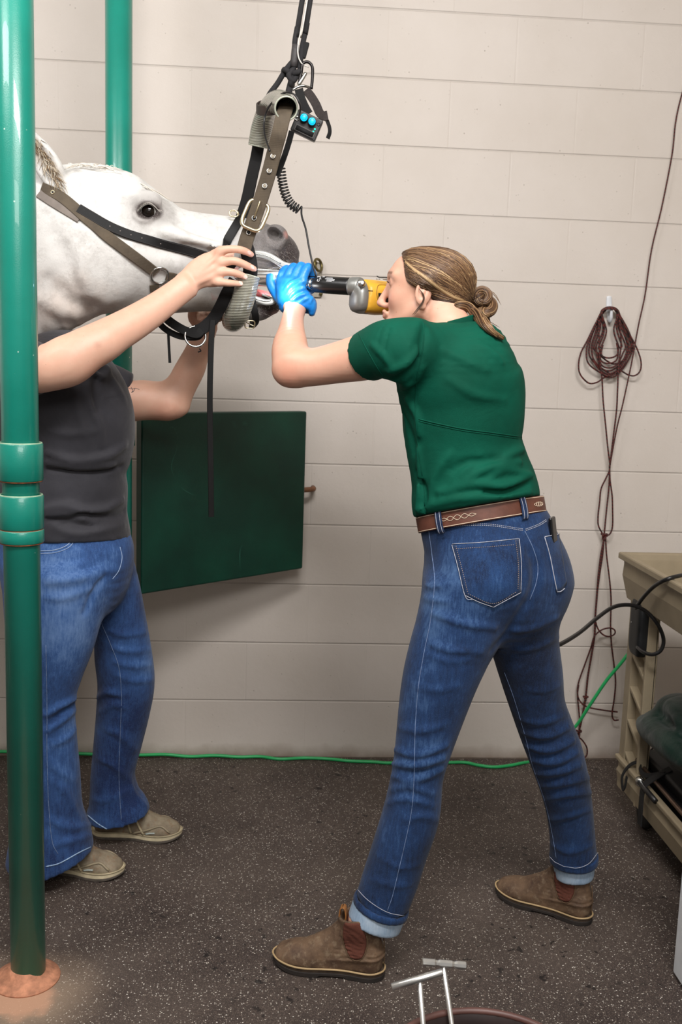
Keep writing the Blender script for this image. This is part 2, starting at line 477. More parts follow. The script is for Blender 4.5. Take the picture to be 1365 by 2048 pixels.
# ------------------------------------------------------------------ setting
U8 = 0.2032
def wall_mat():
    m, nt, b = new_mat('painted_block'); e = NT(nt)
    x, y, z = e.xyz()
    row = e.m('DIVIDE', z, U8); fr = e.m('FRACT', row); fi = e.m('FLOOR', row)
    wob = e.m('MULTIPLY', e.m('SUBTRACT', e.noise(9, 3), 0.5), 0.012)
    dz = e.m('MULTIPLY', e.m('MINIMUM', fr, e.m('SUBTRACT', 1.0, fr)), U8)
    dz = e.m('ABSOLUTE', e.m('ADD', dz, e.m('MULTIPLY', wob, 0.12)))
    par = e.m('MODULO', fi, 2.0)
    sh = e.m('ADD', e.m('DIVIDE', x, 2*U8), e.m('SUBTRACT', 20.5, e.m('MULTIPLY', par, 0.5)))
    fx = e.m('FRACT', sh); dx = e.m('MULTIPLY', e.m('MINIMUM', fx, e.m('SUBTRACT', 1.0, fx)), 2*U8)
    gz = e.ramp(dz, 0.0004, 0.0042, True); gx = e.ramp(dx, 0.0004, 0.0042, True)
    patch = e.ramp(e.noise(1.7, 2), 0.42, 0.62)
    gx = e.mix(e.m('MULTIPLY', patch, 0.75), gx, (1, 1, 1))
    pits = e.ramp(e.vor(60), 0.05, 0.16)
    pm = e.ramp(e.noise(22, 2), 0.55, 0.68)
    pit = e.m('SUBTRACT', 1.0, e.m('MULTIPLY', e.m('SUBTRACT', 1.0, pits), pm))
    fine = e.noise(260, 4, 0.6, vec=e.scale(e.obj(), (0.6, 1, 1.6)))
    h = e.m('ADD', e.m('MULTIPLY', gz, 1.0), e.m('ADD', e.m('MULTIPLY', gx, 0.30), e.m('ADD', e.m('MULTIPLY', fine, 0.10), e.m('ADD', e.m('MULTIPLY', pit, 0.4), e.m('MULTIPLY', e.noise(34, 3), 0.35)))))
    e.link(e.bump(h, 0.8, 0.0027), b.inputs['Normal'])
    base = e.mix(e.ramp(e.noise(2.2, 5), 0.3, 0.75), lin(201, 191, 181), lin(212, 203, 195))
    base = e.mix(e.m('MULTIPLY', e.m('SUBTRACT', 1.0, gz), 0.10), base, lin(120, 104, 92))
    base = e.mix(e.m('MULTIPLY', e.m('SUBTRACT', 1.0, pit), 0.5), base, lin(110, 95, 84))
    scuff = e.m('MULTIPLY', e.ramp(e.noise(55, 3, 0.7, vec=e.scale(e.obj(), (1, 1, 2.2))), 0.70, 0.80), 0.35)
    base = e.mix(scuff, base, lin(150, 136, 122))
    grime = e.m('MULTIPLY', e.ramp(e.m('ADD', z, e.m('MULTIPLY', e.noise(14, 4), 0.05)), 0.075, 0.02), 0.75)
    base = e.mix(grime, base, lin(120, 96, 76))
    e.link(base, b.inputs['Base Color']); b.inputs['Roughness'].default_value = 0.55
    b.inputs['Specular IOR Level'].default_value = 0.35
    return m
MW = wall_mat()
def struct(name, mb, mat, **k):
    o = mb.build(name, mat, **k); o['kind'] = 'structure'; return o
struct('wall_back', MB().box((0.8, 0.1, 1.5), (7.0, 0.2, 3.1)), MW, smooth=False)
def side_wall_mat():
    return simple('painted_plaster', lin(205, 195, 182), 0.6, var=0.04, nscale=3, bump=0.1)
MSW = side_wall_mat()
struct('wall_left', MB().box((-2.75, -2.6, 1.5), (0.1, 5.2, 3.1)), MSW, smooth=False)
struct('wall_right', MB().box((3.6, -2.6, 1.5), (0.1, 5.2, 3.1)), MSW, smooth=False)
struct('ceiling', MB().box((0.43, -2.6, 3.06), (6.5, 5.2, 0.06)), simple('ceiling_paint', lin(225, 222, 215), 0.7, var=0.03, nscale=4, bump=0.1), smooth=False)

def floor_mat():
    m, nt, b = new_mat('rubber_floor'); e = NT(nt)
    base = e.mix(e.ramp(e.noise(3.2, 5, 0.6), 0.32, 0.68), lin(54, 45, 42), lin(78, 68, 62))
    v = e.n('ShaderNodeTexVoronoi'); v.inputs['Scale'].default_value = 260
    warp = e.n('ShaderNodeVectorMath', operation='ADD')
    nz = e.n('ShaderNodeTexNoise'); nz.inputs['Scale'].default_value = 300; e.link(e.obj(), nz.inputs['Vector'])
    sc = e.n('ShaderNodeVectorMath', operation='SCALE'); e.link(nz.outputs['Color'], sc.inputs[0]); sc.inputs['Scale'].default_value = 0.005
    e.link(e.obj(), warp.inputs[0]); e.link(sc.outputs[0], warp.inputs[1]); e.link(warp.outputs[0], v.inputs['Vector'])
    cs = e.n('ShaderNodeSeparateColor'); e.link(v.outputs['Color'], cs.inputs[0])
    on = e.m('MULTIPLY', e.m('GREATER_THAN', cs.outputs[0], 0.83), e.m('LESS_THAN', v.outputs['Distance'], 0.36))
    sp = e.mix(cs.outputs[1], lin(160, 150, 136), lin(222, 216, 206))
    col = e.mix(on, base, sp)
    v2 = e.vor(620, out='Color'); c2 = e.n('ShaderNodeSeparateColor'); e.link(v2, c2.inputs[0])
    col = e.mix(e.m('MULTIPLY', e.m('GREATER_THAN', c2.outputs[0], 0.8), 0.5), col, lin(120, 106, 96))
    # wet droppings
    x, y, z = e.xyz()
    dr = e.m('MULTIPLY', e.ramp(e.noise(30, 3, 0.6), 0.625, 0.665), e.ramp(e.noise(2.2, 1, vec=e.scale(e.obj(), (1, 1, 1))), 0.46, 0.56))
    col = e.mix(e.m('MULTIPLY', dr, 0.85), col, lin(24, 19, 18))
    # cement dust around the post foot
    d = e.m('SQRT', e.m('ADD', e.m('POWER', e.m('ADD', x, 0.03), 2.0), e.m('POWER', e.m('ADD', y, 1.30), 2.0)))
    d = e.m('ADD', d, e.m('MULTIPLY', e.noise(12, 4), 0.08))
    col = e.mix(e.m('MULTIPLY', e.ramp(d, 0.26, 0.07, True), 0.62), col, lin(170, 148, 126))
    col = e.mix(e.m('MULTIPLY', e.ramp(d, 0.125, 0.095, True), 0.75), col, lin(196, 150, 122))
    e.link(col, b.inputs['Base Color'])
    b.inputs['Roughness'].default_value = 0.62; b.inputs['Specular IOR Level'].default_value = 0.35
    e.link(e.bump(e.noise(420, 3), 0.5, 0.001), b.inputs['Normal'])
    return m
struct('floor', MB().box((0.43, -2.6, -0.05), (6.5, 5.4, 0.1)), floor_mat(), smooth=False)

# ------------------------------------------------------------------ green steel posts
def post_mat():
    m, nt, b = new_mat('green_enamel'); e = NT(nt)
    n = e.noise(6, 5)
    col = e.mix(e.ramp(n, 0.3, 0.7), lin(10, 118, 101), lin(18, 132, 115))
    ch = e.ramp(e.vor(38), 0.075, 0.05); cm = e.ramp(e.noise(9, 2), 0.56, 0.62)
    col = e.mix(e.m('MULTIPLY', ch, cm), col, lin(170, 196, 182))
    z = e.xyz()[2]
    rz = e.ramp(e.m('ADD', z, e.m('MULTIPLY', e.noise(40, 3), 0.03)), 0.035, 0.022)
    col = e.mix(rz, col, lin(128, 84, 44))
    e.link(col, b.inputs['Base Color']); b.inputs['Roughness'].default_value = 0.34
    b.inputs['Coat Weight'].default_value = 0.25
    e.link(e.bump(e.noise(420, 3), 0.35, 0.0006), b.inputs['Normal'])
    return m
MPOST = post_mat()
MRUST = simple('rust', lin(140, 76, 40), 0.85, var=0.4, nscale=90, bump=0.6)
MEDGE = simple('worn_green_edge', lin(150, 178, 150), 0.5, var=0.2, nscale=60)
pc = fl(57, 1955)
post = empty('steel_post', (pc[0], pc[1], 0), 'large green enamelled steel post at the left edge, nearest the camera', 'post')
MB().lathe([(0.0365, 0.0), (0.0365, 2.98)], (pc[0], pc[1], 0.012), seg=64).build('pole', MPOST, post)
def coll(z0, z1, name='clamp_collar', extra=None):
    r = 0.0445
    mb = MB().lathe([(0.0366, z1), (r-0.0015, z1), (r, z1-0.002), (r, z0+0.002), (r-0.0015, z0), (0.0366, z0)], (pc[0], pc[1], 0), seg=64)
    # squared lug of the collar towards the room
    c = mb.build(name, MPOST, post)
    MB().ring((pc[0], pc[1], z1-0.0002), 0.0408, 0.0024, (0, 0, 1), seg=64, sseg=8, up=(0, 1, 0)).build('worn_edge', MEDGE, c)
    MB().ring((pc[0], pc[1], z0-0.0008), 0.0418, 0.0014, (0, 0, 1), seg=64, sseg=8, up=(0, 1, 0)).build('rust_line', MRUST, c)
    return c
def zat(y, Yp, x=45): return at(x, y, Yp)[2]
coll(zat(966, pc[1]-0.045), zat(890, pc[1]-0.045))
coll(zat(1064, pc[1]-0.045), zat(996, pc[1]-0.045))
coll(zat(1092, pc[1]-0.045), zat(1066, pc[1]-0.045))
MB().lathe([(0.072, 0.0), (0.071, 0.003), (0.060, 0.006), (0.05, 0.013), (0.040, 0.017), (0.0380, 0.03), (0.03, 0.03)], (pc[0]-0.004, pc[1], 0), seg=48).build('floor_flange', simple('mortar_rust', lin(186, 128, 98), 0.8, var=0.25, nscale=60, bump=0.5), post)
p2 = at(194, 0, -0.45)
post2 = empty('steel_post', (0.052, -0.45, 0), 'thinner green steel post rising behind the horse, near the back wall', 'post')
MB().lathe([(0.0355, 0.0), (0.0355, 2.98)], (0.052, -0.45, 0.012), seg=48).build('pole', MPOST, post2)

# ------------------------------------------------------------------ swinging padded panel
A0 = np.array([0.100, -0.400]); B0 = at(603, 1000, -0.10)[:2]
zt, zb = 1.215, at(598, 1135, -0.10)[2]
pm, pnt, pb = new_mat('green_vinyl'); e = NT(pnt)
colr = e.mix(e.ramp(e.noise(5, 5), 0.35, 0.7), lin(0, 44, 33), lin(3, 62, 46))
sc1 = e.ramp(e.m('ABSOLUTE', e.m('SUBTRACT', e.noise(3.4, 1, 0.4, dist=0.6), 0.5)), 0.0035, 0.0)
colr = e.mix(e.m('MULTIPLY', e.m('MULTIPLY', sc1, e.ramp(e.noise(7, 2), 0.5, 0.62)), 0.35), colr, lin(70, 140, 118))
e.link(colr, pb.inputs['Base Color']); pb.inputs['Roughness'].default_value = 0.42
e.link(e.bump(e.noise(300, 3), 0.25, 0.0008), pb.inputs['Normal'])
dirp = (B0-A0); Lp = np.linalg.norm(dirp); dirp = dirp/Lp
R = frame([dirp[0], dirp[1], 0], z=(0, 0, 1))
cen = np.array([(A0[0]+B0[0])/2, (A0[1]+B0[1])/2, 0])
# its top edge climbs towards the wall and its bottom edge is read off the photograph at both ends
panel = empty('padded_panel', (0.10, -0.42, zb), 'square dark green padded swing panel hanging in front of the block wall', 'panel')
zbl = at(280, 1173, -0.335)[2]; ztl = at(280, 822, -0.335)[2]; ztr = at(608, 822, -0.10)[2]
sl_t = (ztr-ztl)/0.40; sl_b = (zb-zbl)/0.40
zt0, zt1 = ztl-(ztr-ztl)*0.3, ztr; zb0, zb1 = zbl-(zb-zbl)*0.3, zb
nrm = R[:, 1]
poly = [np.array([A0[0], A0[1], zb0]), np.array([B0[0], B0[1], zb1]), np.array([B0[0], B0[1], zt1]), np.array([A0[0], A0[1], zt0])]
MB().prism([q-nrm*0.02 for q in poly], nrm*0.04).build('pad', pm, panel, bevel=0.006)
MBR = simple('brown_wood', lin(120, 78, 50), 0.5, var=0.25, nscale=40)
zl = at(612, 980, -0.06)[2]
MB().tube([(B0[0]-0.03, B0[1]+0.02, zl), (B0[0]+0.035, -0.055, zl+0.002), (B0[0]+0.040, -0.012, zl+0.002)], 0.0085, 12, smooth=4).build('latch_bar', MBR, panel)
for zz in (zb0+0.07, zt0-0.07):
    MB().lathe([(0.0365, -0.02), (0.044, -0.02), (0.044, 0.02), (0.0365, 0.02)], (0.052, -0.45, zz), seg=32).build('hinge', MPOST, panel)
# ------------------------------------------------------------------ people: shared materials and builders
def skin_mat(name):
    m, nt, b = new_mat(name); e = NT(nt)
    c = e.attr('Col')
    n = e.noise(70, 5)
    c = e.mix(e.m('MULTIPLY', e.ramp(n, 0.35, 0.75), 0.16), c, lin(206, 128, 104))
    fr = e.m('MULTIPLY', e.ramp(e.vor(75), 0.085, 0.05), e.ramp(e.noise(14, 2), 0.52, 0.6))
    c = e.mix(e.m('MULTIPLY', fr, 0.55), c, lin(140, 84, 60))
    e.link(c, b.inputs['Base Color']); b.inputs['Roughness'].default_value = 0.48
    b.inputs['Subsurface Weight'].default_value = 0.12; b.inputs['Subsurface Radius'].default_value = (0.012, 0.005, 0.003); b.inputs['Subsurface Scale'].default_value = 0.5
    e.link(e.bump(e.noise(500, 3), 0.2, 0.0006), b.inputs['Normal'])
    return m
MSKIN = skin_mat('skin')
def denim_mat(name, dark, mid, light, seed=0.0, fade=0.5):
    m, nt, b = new_mat(name); e = NT(nt)
    a = e.n('ShaderNodeAttribute'); a.attribute_name = 'Col'
    sep = e.n('ShaderNodeSeparateColor'); e.link(a.outputs['Color'], sep.inputs[0])
    n = e.noise(11, 6, 0.65); st = e.noise(60, 4, 0.7, vec=e.scale(e.obj(), (3.5, 3.5, 0.35)))
    f = e.m('ADD', e.m('MULTIPLY', e.m('SUBTRACT', n, 0.5), 1.1), e.m('ADD', e.m('MULTIPLY', e.m('SUBTRACT', st, 0.5), 0.7), sep.outputs[0]))
    c = e.mix(e.ramp(f, 0.1, 0.55), dark, mid); c = e.mix(e.ramp(f, 0.5, 1.15), c, light)
    # twill threads
    tw = e.n('ShaderNodeTexWave', wave_type='BANDS', bands_direction='DIAGONAL'); tw.inputs['Scale'].default_value = 420
    tw.inputs['Distortion'].default_value = 1.5; tw.inputs['Detail'].default_value = 2
    e.link(e.obj(), tw.inputs['Vector'])
    sp = e.noise(900, 2, 0.8)
    c = e.mix(e.m('MULTIPLY', e.ramp(sp, 0.52, 0.75), 0.35), c, light)
    e.link(c, b.inputs['Base Color']); b.inputs['Roughness'].default_value = 0.82
    b.inputs['Specular IOR Level'].default_value = 0.22
    b.inputs['Sheen Weight'].default_value = 0.1
    h = e.m('ADD', e.m('MULTIPLY', tw.outputs['Fac'], 0.12), e.m('ADD', e.m('MULTIPLY', sp, 0.5), e.m('MULTIPLY', e.noise(38, 4), 1.6)))
    e.link(e.bump(h, 0.6, 0.0012), b.inputs['Normal'])
    return m
def cloth_mat(name, c1, c2, rough=0.75, sheen=0.1, wr=0.8, spec=0.3):
    m, nt, b = new_mat(name); e = NT(nt)
    e.link(e.mix(e.ramp(e.noise(9, 5), 0.3, 0.7), c1, c2), b.inputs['Base Color'])
    b.inputs['Roughness'].default_value = rough; b.inputs['Sheen Weight'].default_value = sheen
    b.inputs['Specular IOR Level'].default_value = spec
    h = e.m('ADD', e.m('MULTIPLY', e.noise(1100, 2), 0.25), e.m('ADD', e.m('MULTIPLY', e.noise(13, 3, 0.5, dist=1.0), wr*5), e.m('MULTIPLY', e.noise(42, 3), 0.5)))
    e.link(e.bump(h, 0.45, 0.0028), b.inputs['Normal'])
    return m
def hair_mat(name):
    m, nt, b = new_mat(name); e = NT(nt)
    e.link(e.attr('Col'), b.inputs['Base Color'])
    b.inputs['Roughness'].default_value = 0.42; b.inputs['Specular IOR Level'].default_value = 0.45
    return m
MHAIR = hair_mat('hair')

def st(x1, y1, x2, y2, Y, ratio=1.0, Y2=None, grow=0.0):
    """section whose outline ends sit at two photograph points, at depth plane Y"""
    p, q = at(x1, y1, Y), at(x2, y2, Y if Y2 is None else Y2)
    a = np.linalg.norm(q-p)/2
    return ((p+q)/2, (q-p)/(2*a), a+grow, a*ratio+grow)

def head_shape(v, o, R, k=1.0, neck=None):
    """head with face, local axes x forward, y left, z up"""
    L = lambda *p: o+R@(np.array(p)*k)
    E = lambda c, r, kk=0.012, mode='add', rot=None: v.ell(L(*c), np.array(r)*k, R if rot is None else R@rot, k=kk, mode=mode)
    E((-.014, 0, .030), (.083, .070, .060), .02)
    E((.022, 0, .036), (.054, .060, .048), .03)
    E((.030, 0, -.012), (.047, .054, .055), .03)
    E((.028, 0, -.048), (.046, .046, .030), .025)
    E((.067, 0, -.070), (.017, .020, .014), .022)
    for s in (-1, 1):
        v.seg(L(.008, s*.052, -.035), L(.060, s*.022, -.070), .014*k, .010*k, k=.025)   # jaw line
        E((.046, s*.034, -.014), (.024, .018, .020), .022)                                # cheek
        v.seg(L(.060, s*.044, .034), L(.074, s*.010, .037), .0075*k, .008*k, k=.014)      # brow
        E((.080, s*.031, .019), (.013, .017, .010), .010, 'sub')
        E((.0655, s*.031, .0195), (.0125, .0145, .0115), .004)                             # lid bulge
        E((.0790, s*.031, .0185), (.0040, .011, .0025), .002, 'sub')                       # lid opening
        E((.0865, s*.0105, -.0275), (.0085, .0062, .0062), .006)
        E((.0905, s*.0065, -.0345), (.0042, .0030, .0036), .002, 'sub')
        rot = rotz(s*0.35)@roty(-0.20)
        E((-.004, s*.074, .002), (.018, .0065, .031), .004, 'add', rot)                    # ear
        E((-.003, s*.081, .004), (.0105, .0055, .020), .003, 'sub', rot)
        E((-.003, s*.0755, -.001), (.005, .005, .008), .003, 'add', rot)
        v.seg(L(.010, s*.073, .006), L(.009, s*.073, -.006), .0035*k, .004*k, k=.003)
        E((-.002, s*.071, -.028), (.008, .0045, .008), .003)
    v.chain([L(.074, 0, .028), L(.083, 0, .008), L(.0935, 0, -.012), L(.0975, 0, -.0225)], [.0065*k, .0066*k, .0075*k, .0088*k], k=.010, sm=4)
    v.chain([L(.080, -.020, -.045), L(.0875, -.008, -.0412), L(.0885, 0, -.0425), L(.0875, .008, -.0412), L(.080, .020, -.045)], [.0030*k, .0042*k, .0042*k, .0042*k, .0030*k], k=.006, sm=3)
    v.chain([L(.079, -.018, -.047), L(.0855, -.007, -.0512), L(.0855, .007, -.0512), L(.079, .018, -.047)], [.0028*k, .0050*k, .0050*k, .0028*k], k=.006, sm=3)
    v.chain([L(.083, -.023, -.046), L(.0915, 0, -.0465), L(.083, .023, -.046)], [.0011*k]*3, k=.002, sm=4, mode='sub')
def head_colors(P, o, R, k, skin, brow=lin(96, 66, 44)):
    q = ((P-o)@R)/k
    c = np.tile(np.array(skin), (len(P), 1))
    inh = (np.abs(q[:, 1]) < .1) & (np.abs(q[:, 0]) < .13) & (np.abs(q[:, 2]) < .12)
    def blend(w, col):
        w = (w*inh)[:, None]; c[:] = c*(1-w)+np.array(col)*w
    g = lambda cx, cy, cz, rx, ry, rz: np.clip(1.6-1.6*np.sqrt(((q[:, 0]-cx)/rx)**2+((np.abs(q[:, 1])-cy)/ry)**2+((q[:, 2]-cz)/rz)**2), 0, 1)
    blend(g(.088, 0, -.0465, .02, .021, .0095)*.75, lin(186, 96, 88))
    blend(g(.055, .036, -.016, .035, .026, .026)*.35, lin(222, 140, 122))
    blend(g(.097, 0, -.022, .014, .014, .012)*.3, lin(214, 130, 112))
    bz = .0405-.12*np.maximum(np.abs(q[:, 1])-.030, 0)
    w = np.clip(1.5-np.abs(q[:, 2]-bz)/.0028, 0, 1)*np.clip((np.abs(q[:, 1])-.009)/.004, 0, 1)*np.clip((.049-np.abs(q[:, 1]))/.006, 0, 1)*(q[:, 0] > .045)
    blend(w*.85, brow)
    d = np.sqrt(((q[:, 0]-.0775)/.008)**2+((np.abs(q[:, 1])-.031)/.0135)**2+((q[:, 2]-.0205)/.0055)**2)
    blend(np.clip(1.5-1.5*np.abs(d-.9)/.5, 0, 1)*.5, lin(110, 70, 58))
    return c
def eyes(o, R, k, parent, iris=lin(70, 90, 96)):
    for s in (-1, 1):
        c = o+R@(np.array([.0645, s*.031, .0185])*k); f = R@np.array([1, 0, 0])
        mb = MB(); mb.col = (0.82, 0.80, 0.78)
        r = .0122*k
        prof = [(max(r*math.sin(t), 0), r*math.cos(t)) for t in np.linspace(0.5, math.pi, 10)]
        mb.lathe(prof, c, f, 20)
        mb.col = iris; mb.lathe([(r*math.sin(t), r*math.cos(t)) for t in np.linspace(0.5, 0.22, 4)], c, f, 20)
        mb.col = (0.01, 0.01, 0.01); mb.lathe([(r*math.sin(t), r*math.cos(t)) for t in np.linspace(0.22, 0.0, 4)], c, f, 20)
        mb.build('eye', MEYE, parent)
MEYE = hair_mat('eye_surface'); MEYE.node_tree.nodes['Principled BSDF'].inputs['Roughness'].default_value = 0.08

def fold(v, bvh, px, r=0.010, lift=0.004, k=0.012, mode='add', fade=True, sm=5):
    """raise (or press in) a cloth fold along a line seen in the photograph"""
    q = spline(np.array(px, float), sm); C = []
    for x, y in q:
        d = V(_dir(x, y)).normalized(); h, n, i, t = bvh.ray_cast(V(CAMP), d)
        if h is None: continue
        if n.dot(d) > 0: n = -n
        n = np.array(n); C.append(np.array(h)+(-n*(r-lift) if mode == 'add' else n*(r-lift)))
    if len(C) < 2: return
    C = np.array(C); n = len(C)
    w = np.ones(n)
    if fade: w = np.clip(np.minimum(np.arange(n)+0.5, n-0.5-np.arange(n))/(0.3*n), 0.3, 1)
    v.chain(C, r*(0.55+0.45*w), k=k, mode=mode)
def vol_bvh(v):
    P, F = v.mesh(0); return BVHTree.FromPolygons(P.tolist(), F.tolist())

def strands(name, curves, cols, r, mat, parent, seg=4):
    """many tapered strands in one mesh"""
    mb = MB()
    for pts, c, rr in zip(curves, cols, r):
        n = len(pts); mb.col = c
        sc = [min(1, 0.35+3.0*min(i, n-1-i)/n) for i in range(n)]
        a = [(rr*math.cos(t), rr*math.sin(t)) for t in np.linspace(0, 2*math.pi, seg, endpoint=False)]
        mb.sweep(pts, a, scales=sc, up=(0.1, -1, 0.2))
    return mb.build(name, mat, parent)
# ------------------------------------------------------------------ the person in the green shirt, using the drill
woman = empty('person', (0.90, -1.13, 0), 'person in green short-sleeved shirt, jeans and brown boots leaning into the yellow drill', 'person')
SK1 = lin(215, 166, 142)
def leg_st(rows, g=0.0):
    return [st(*r, grow=g) for r in rows]
NEAR = [(852, 1150, 1010, 1190, -1.20, .95), (836, 1230, 1002, 1262, -1.21, .92), (822, 1282, 982, 1306, -1.215, .9), (808, 1340, 957, 1362, -1.22, .9),
        (799, 1402, 934, 1420, -1.22, .9), (791, 1490, 903, 1503, -1.225, .95), (784, 1545, 886, 1560, -1.225, .97), (769, 1612, 877, 1642, -1.225, .97),
        (746, 1688, 853, 1715, -1.225, .95), (729, 1740, 836, 1768, -1.225, .95), (713, 1795, 809, 1836, -1.225, .98)]
FAR = [(1000, 1160, 1122, 1165, -1.13, 1.1), (985, 1220, 1114, 1216, -1.13, 1.1), (984, 1290, 1116, 1274, -1.12, 1.05), (1003, 1360, 1125, 1345, -1.105, 1.0),
       (1022, 1415, 1130, 1405, -1.09, .95), (1040, 1468, 1147, 1452, -1.075, .95), (1058, 1515, 1165, 1500, -1.065, .98), (1079, 1570, 1178, 1560, -1.05, .98),
       (1092, 1612, 1184, 1610, -1.03, .98), (1101, 1672, 1189, 1662, -1.015, .98), (1103, 1738, 1193, 1712, -1.005, 1.0)]
PEL = [(832, 1014, 1072, 974, -1.15, .76), (838, 1045, 1079, 1005, -1.15, .78), (846, 1085, 1101, 1058, -1.15, .82), (849, 1110, 1117, 1092, -1.15, .84), (850, 1150, 1124, 1140, -1.15, .82), (852, 1190, 1116, 1196, -1.15, .72)]
jv = Vol((0.66, -1.42, 0.16), (1.36, -0.88, 1.10), 0.0055)
jv.loft(leg_st(PEL), k=.02, sm=4, cap=.8)
jv.loft(leg_st(NEAR), k=.03, sm=4, cap=.25)
jv.loft(leg_st(FAR), k=.06, sm=4, cap=.25)
jv.ell(at(978, 1145, -1.205), (.088, .085, .088), k=.05)
jv.ell(at(1082, 1150, -1.13), (.062, .080, .082), k=.04)
jb = vol_bvh(jv)
for px, r, l in [
    # behind the knee of the near leg
    ([(800, 1455), (840, 1462), (890, 1450)], .010, .004), ([(1040, 1440), (1085, 1446), (1135, 1428)], .010, .004), ([(792, 1500), (835, 1510), (893, 1492)], .010, .006), ([(788, 1528), (835, 1530), (888, 1517)], .011, .007), ([(786, 1552), (830, 1560), (884, 1540)], .011, .006),
    ([(784, 1580), (820, 1572), (870, 1590)], .010, .005), ([(776, 1606), (815, 1598), (868, 1612)], .009, .005), ([(812, 1640), (845, 1632), (875, 1640)], .008, .004),
    # behind the knee of the far leg
    ([(1048, 1466), (1095, 1472), (1150, 1450)], .010, .006), ([(1055, 1492), (1100, 1500), (1160, 1476)], .010, .007), ([(1065, 1520), (1110, 1525), (1168, 1500)], .010, .006),
    ([(1075, 1548), (1115, 1545), (1174, 1528)], .010, .006), ([(1082, 1572), (1122, 1568), (1178, 1556)], .009, .005), ([(1090, 1600), (1130, 1590), (1182, 1585)], .009, .005), ([(1098, 1640), (1130, 1635), (1180, 1620)], .008, .004),
    # thighs and seat
    ([(868, 1228), (930, 1248), (990, 1256)], .010, .006), ([(862, 1288), (900, 1300), (965, 1304)], .010, .005), ([(850, 1196), (872, 1200), (900, 1204)], .007, .004), ([(855, 1310), (900, 1322), (945, 1318)], .008, .003),
    ([(1010, 1262), (1060, 1258), (1115, 1236)], .009, .004), ([(1030, 1300), (1070, 1296), (1118, 1275)], .008, .003), ([(852, 1170), (868, 1174), (884, 1170)], .006, .005),
    ([(830, 1372), (880, 1380), (925, 1370)], .009, .0025), ([(1050, 1380), (1090, 1382), (1122, 1370)], .009, .0025),
    ([(742, 1760), (790, 1772), (820, 1770)], .007, .003), ([(756, 1712), (800, 1735), (840, 1730)], .008, .003), ([(1105, 1690), (1140, 1705), (1185, 1690)], .008, .004)]:
    fold(jv, jb, px, r*.75, l*1.35, k=.007)
for px, r, l in [([(1061, 1105), (1073, 1135), (1070, 1175), (1052, 1215)], .012, .007), ([(1050, 1210), (1018, 1262), (985, 1300)], .007, .0035)]:
    fold(jv, jb, px, r, l, k=.014, mode='sub')
# waist edge and hems
TILT = -.22
wp = [at(838, 1030, -1.15), at(1079, 990, -1.15)]
wax = (wp[1]-wp[0]); wn = np.cross(wax, [0, 1, TILT]); wn = wn if wn[2] > 0 else -wn
jv.cut(at(958, 1008, -1.15), wn, lo=(0.5, -2, 0.9))
def hemcut(v, x1, y1, x2, y2, Y, lo, hi, tilt=0.0):
    a = at(x1, y1, Y); b = at(x2, y2, Y); n = np.cross(b-a, [0, 1, tilt]); n = n if n[2] < 0 else -n
    v.cut((a+b)/2, n, lo=lo, hi=hi)
hemcut(jv, 706, 1788, 812, 1836, -1.225, (0.6, -1.5, 0), (0.9, -1.12, .3))
hemcut(jv, 1100, 1722, 1196, 1708, -1.005, (1.0, -1.3, 0), (1.4, -0.9, .4))
def jeans_col(pts):
    """wash: r channel = fade, paler down the thigh front and seat; negative spots darken"""
    def fn(P):
        c = np.zeros((len(P), 3)); c[:, 0] = 0.30
        for p, r, a in pts:
            c[:, 0] += a*np.exp(-((P-np.array(p))**2).sum(1)/(2*r*r))
        c[:, 1] = c[:, 0]; c[:, 2] = c[:, 0]; return c
    return fn
MJEAN1 = denim_mat('denim_dark_blue', lin(10, 22, 48), lin(27, 55, 97), lin(90, 122, 162))
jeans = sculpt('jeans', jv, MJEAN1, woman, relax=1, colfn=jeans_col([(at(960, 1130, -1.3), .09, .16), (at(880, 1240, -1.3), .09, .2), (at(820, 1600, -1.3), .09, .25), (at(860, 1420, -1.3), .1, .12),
    (at(1100, 1150, -1.2), .06, .12), (at(1120, 1540, -1.1), .06, .1), (at(1000, 1290, -1.15), .07, -.08), (at(1040, 1420, -1.1), .08, -.12)]))  # under-seat shade put into the colour; inner far thigh also darkened
jeans['label'] = 'dark blue jeans rolled at the hem'
# seams
MTHREAD = simple('pale_thread', lin(176, 178, 190), 0.8, var=0.2, nscale=200, bump=0)
MSEAM = simple('blue_grey_thread', lin(112, 132, 168), 0.85, var=0.3, nscale=120, bump=0)
MTHREADO = simple('tan_thread', lin(150, 132, 122), 0.8, var=0.2, nscale=200, bump=0)
def seam(o, px, name, mat, parent, r=.0009, lift=.0006, dash=None, k=6):
    P, N = lay(o, px, lift, k)
    if len(P) < 3: return None
    mb = MB()
    if dash:
        d = np.r_[0, np.cumsum(np.linalg.norm(np.diff(P, axis=0), axis=1))]
        n = int(d[-1]/dash); 
        for i in range(n):
            t = np.array([i, i+.33, i+.66])*dash
            q = np.stack([np.interp(t, d, P[:, j]) for j in range(3)], 1); mb.tube(q, r, 5)
    else: mb.tube(P, r, 6)
    return mb.build(name, mat, parent)
def seam2(o, px, name, mat, parent, gap=3.0, dash=.0045, r=.0007):
    """double row of stitches"""
    q = np.array(px, float); t = np.gradient(q, axis=0); nn = np.stack([-t[:, 1], t[:, 0]], 1); nn /= np.linalg.norm(nn, axis=1)[:, None]
    seam(o, (q+nn*gap/2).tolist(), name, mat, parent, r=r, dash=dash); seam(o, (q-nn*gap/2).tolist(), name, mat, parent, r=r, dash=dash)
MJPATCH = denim_mat('denim_pocket', lin(12, 26, 56), lin(32, 64, 110), lin(100, 134, 174))
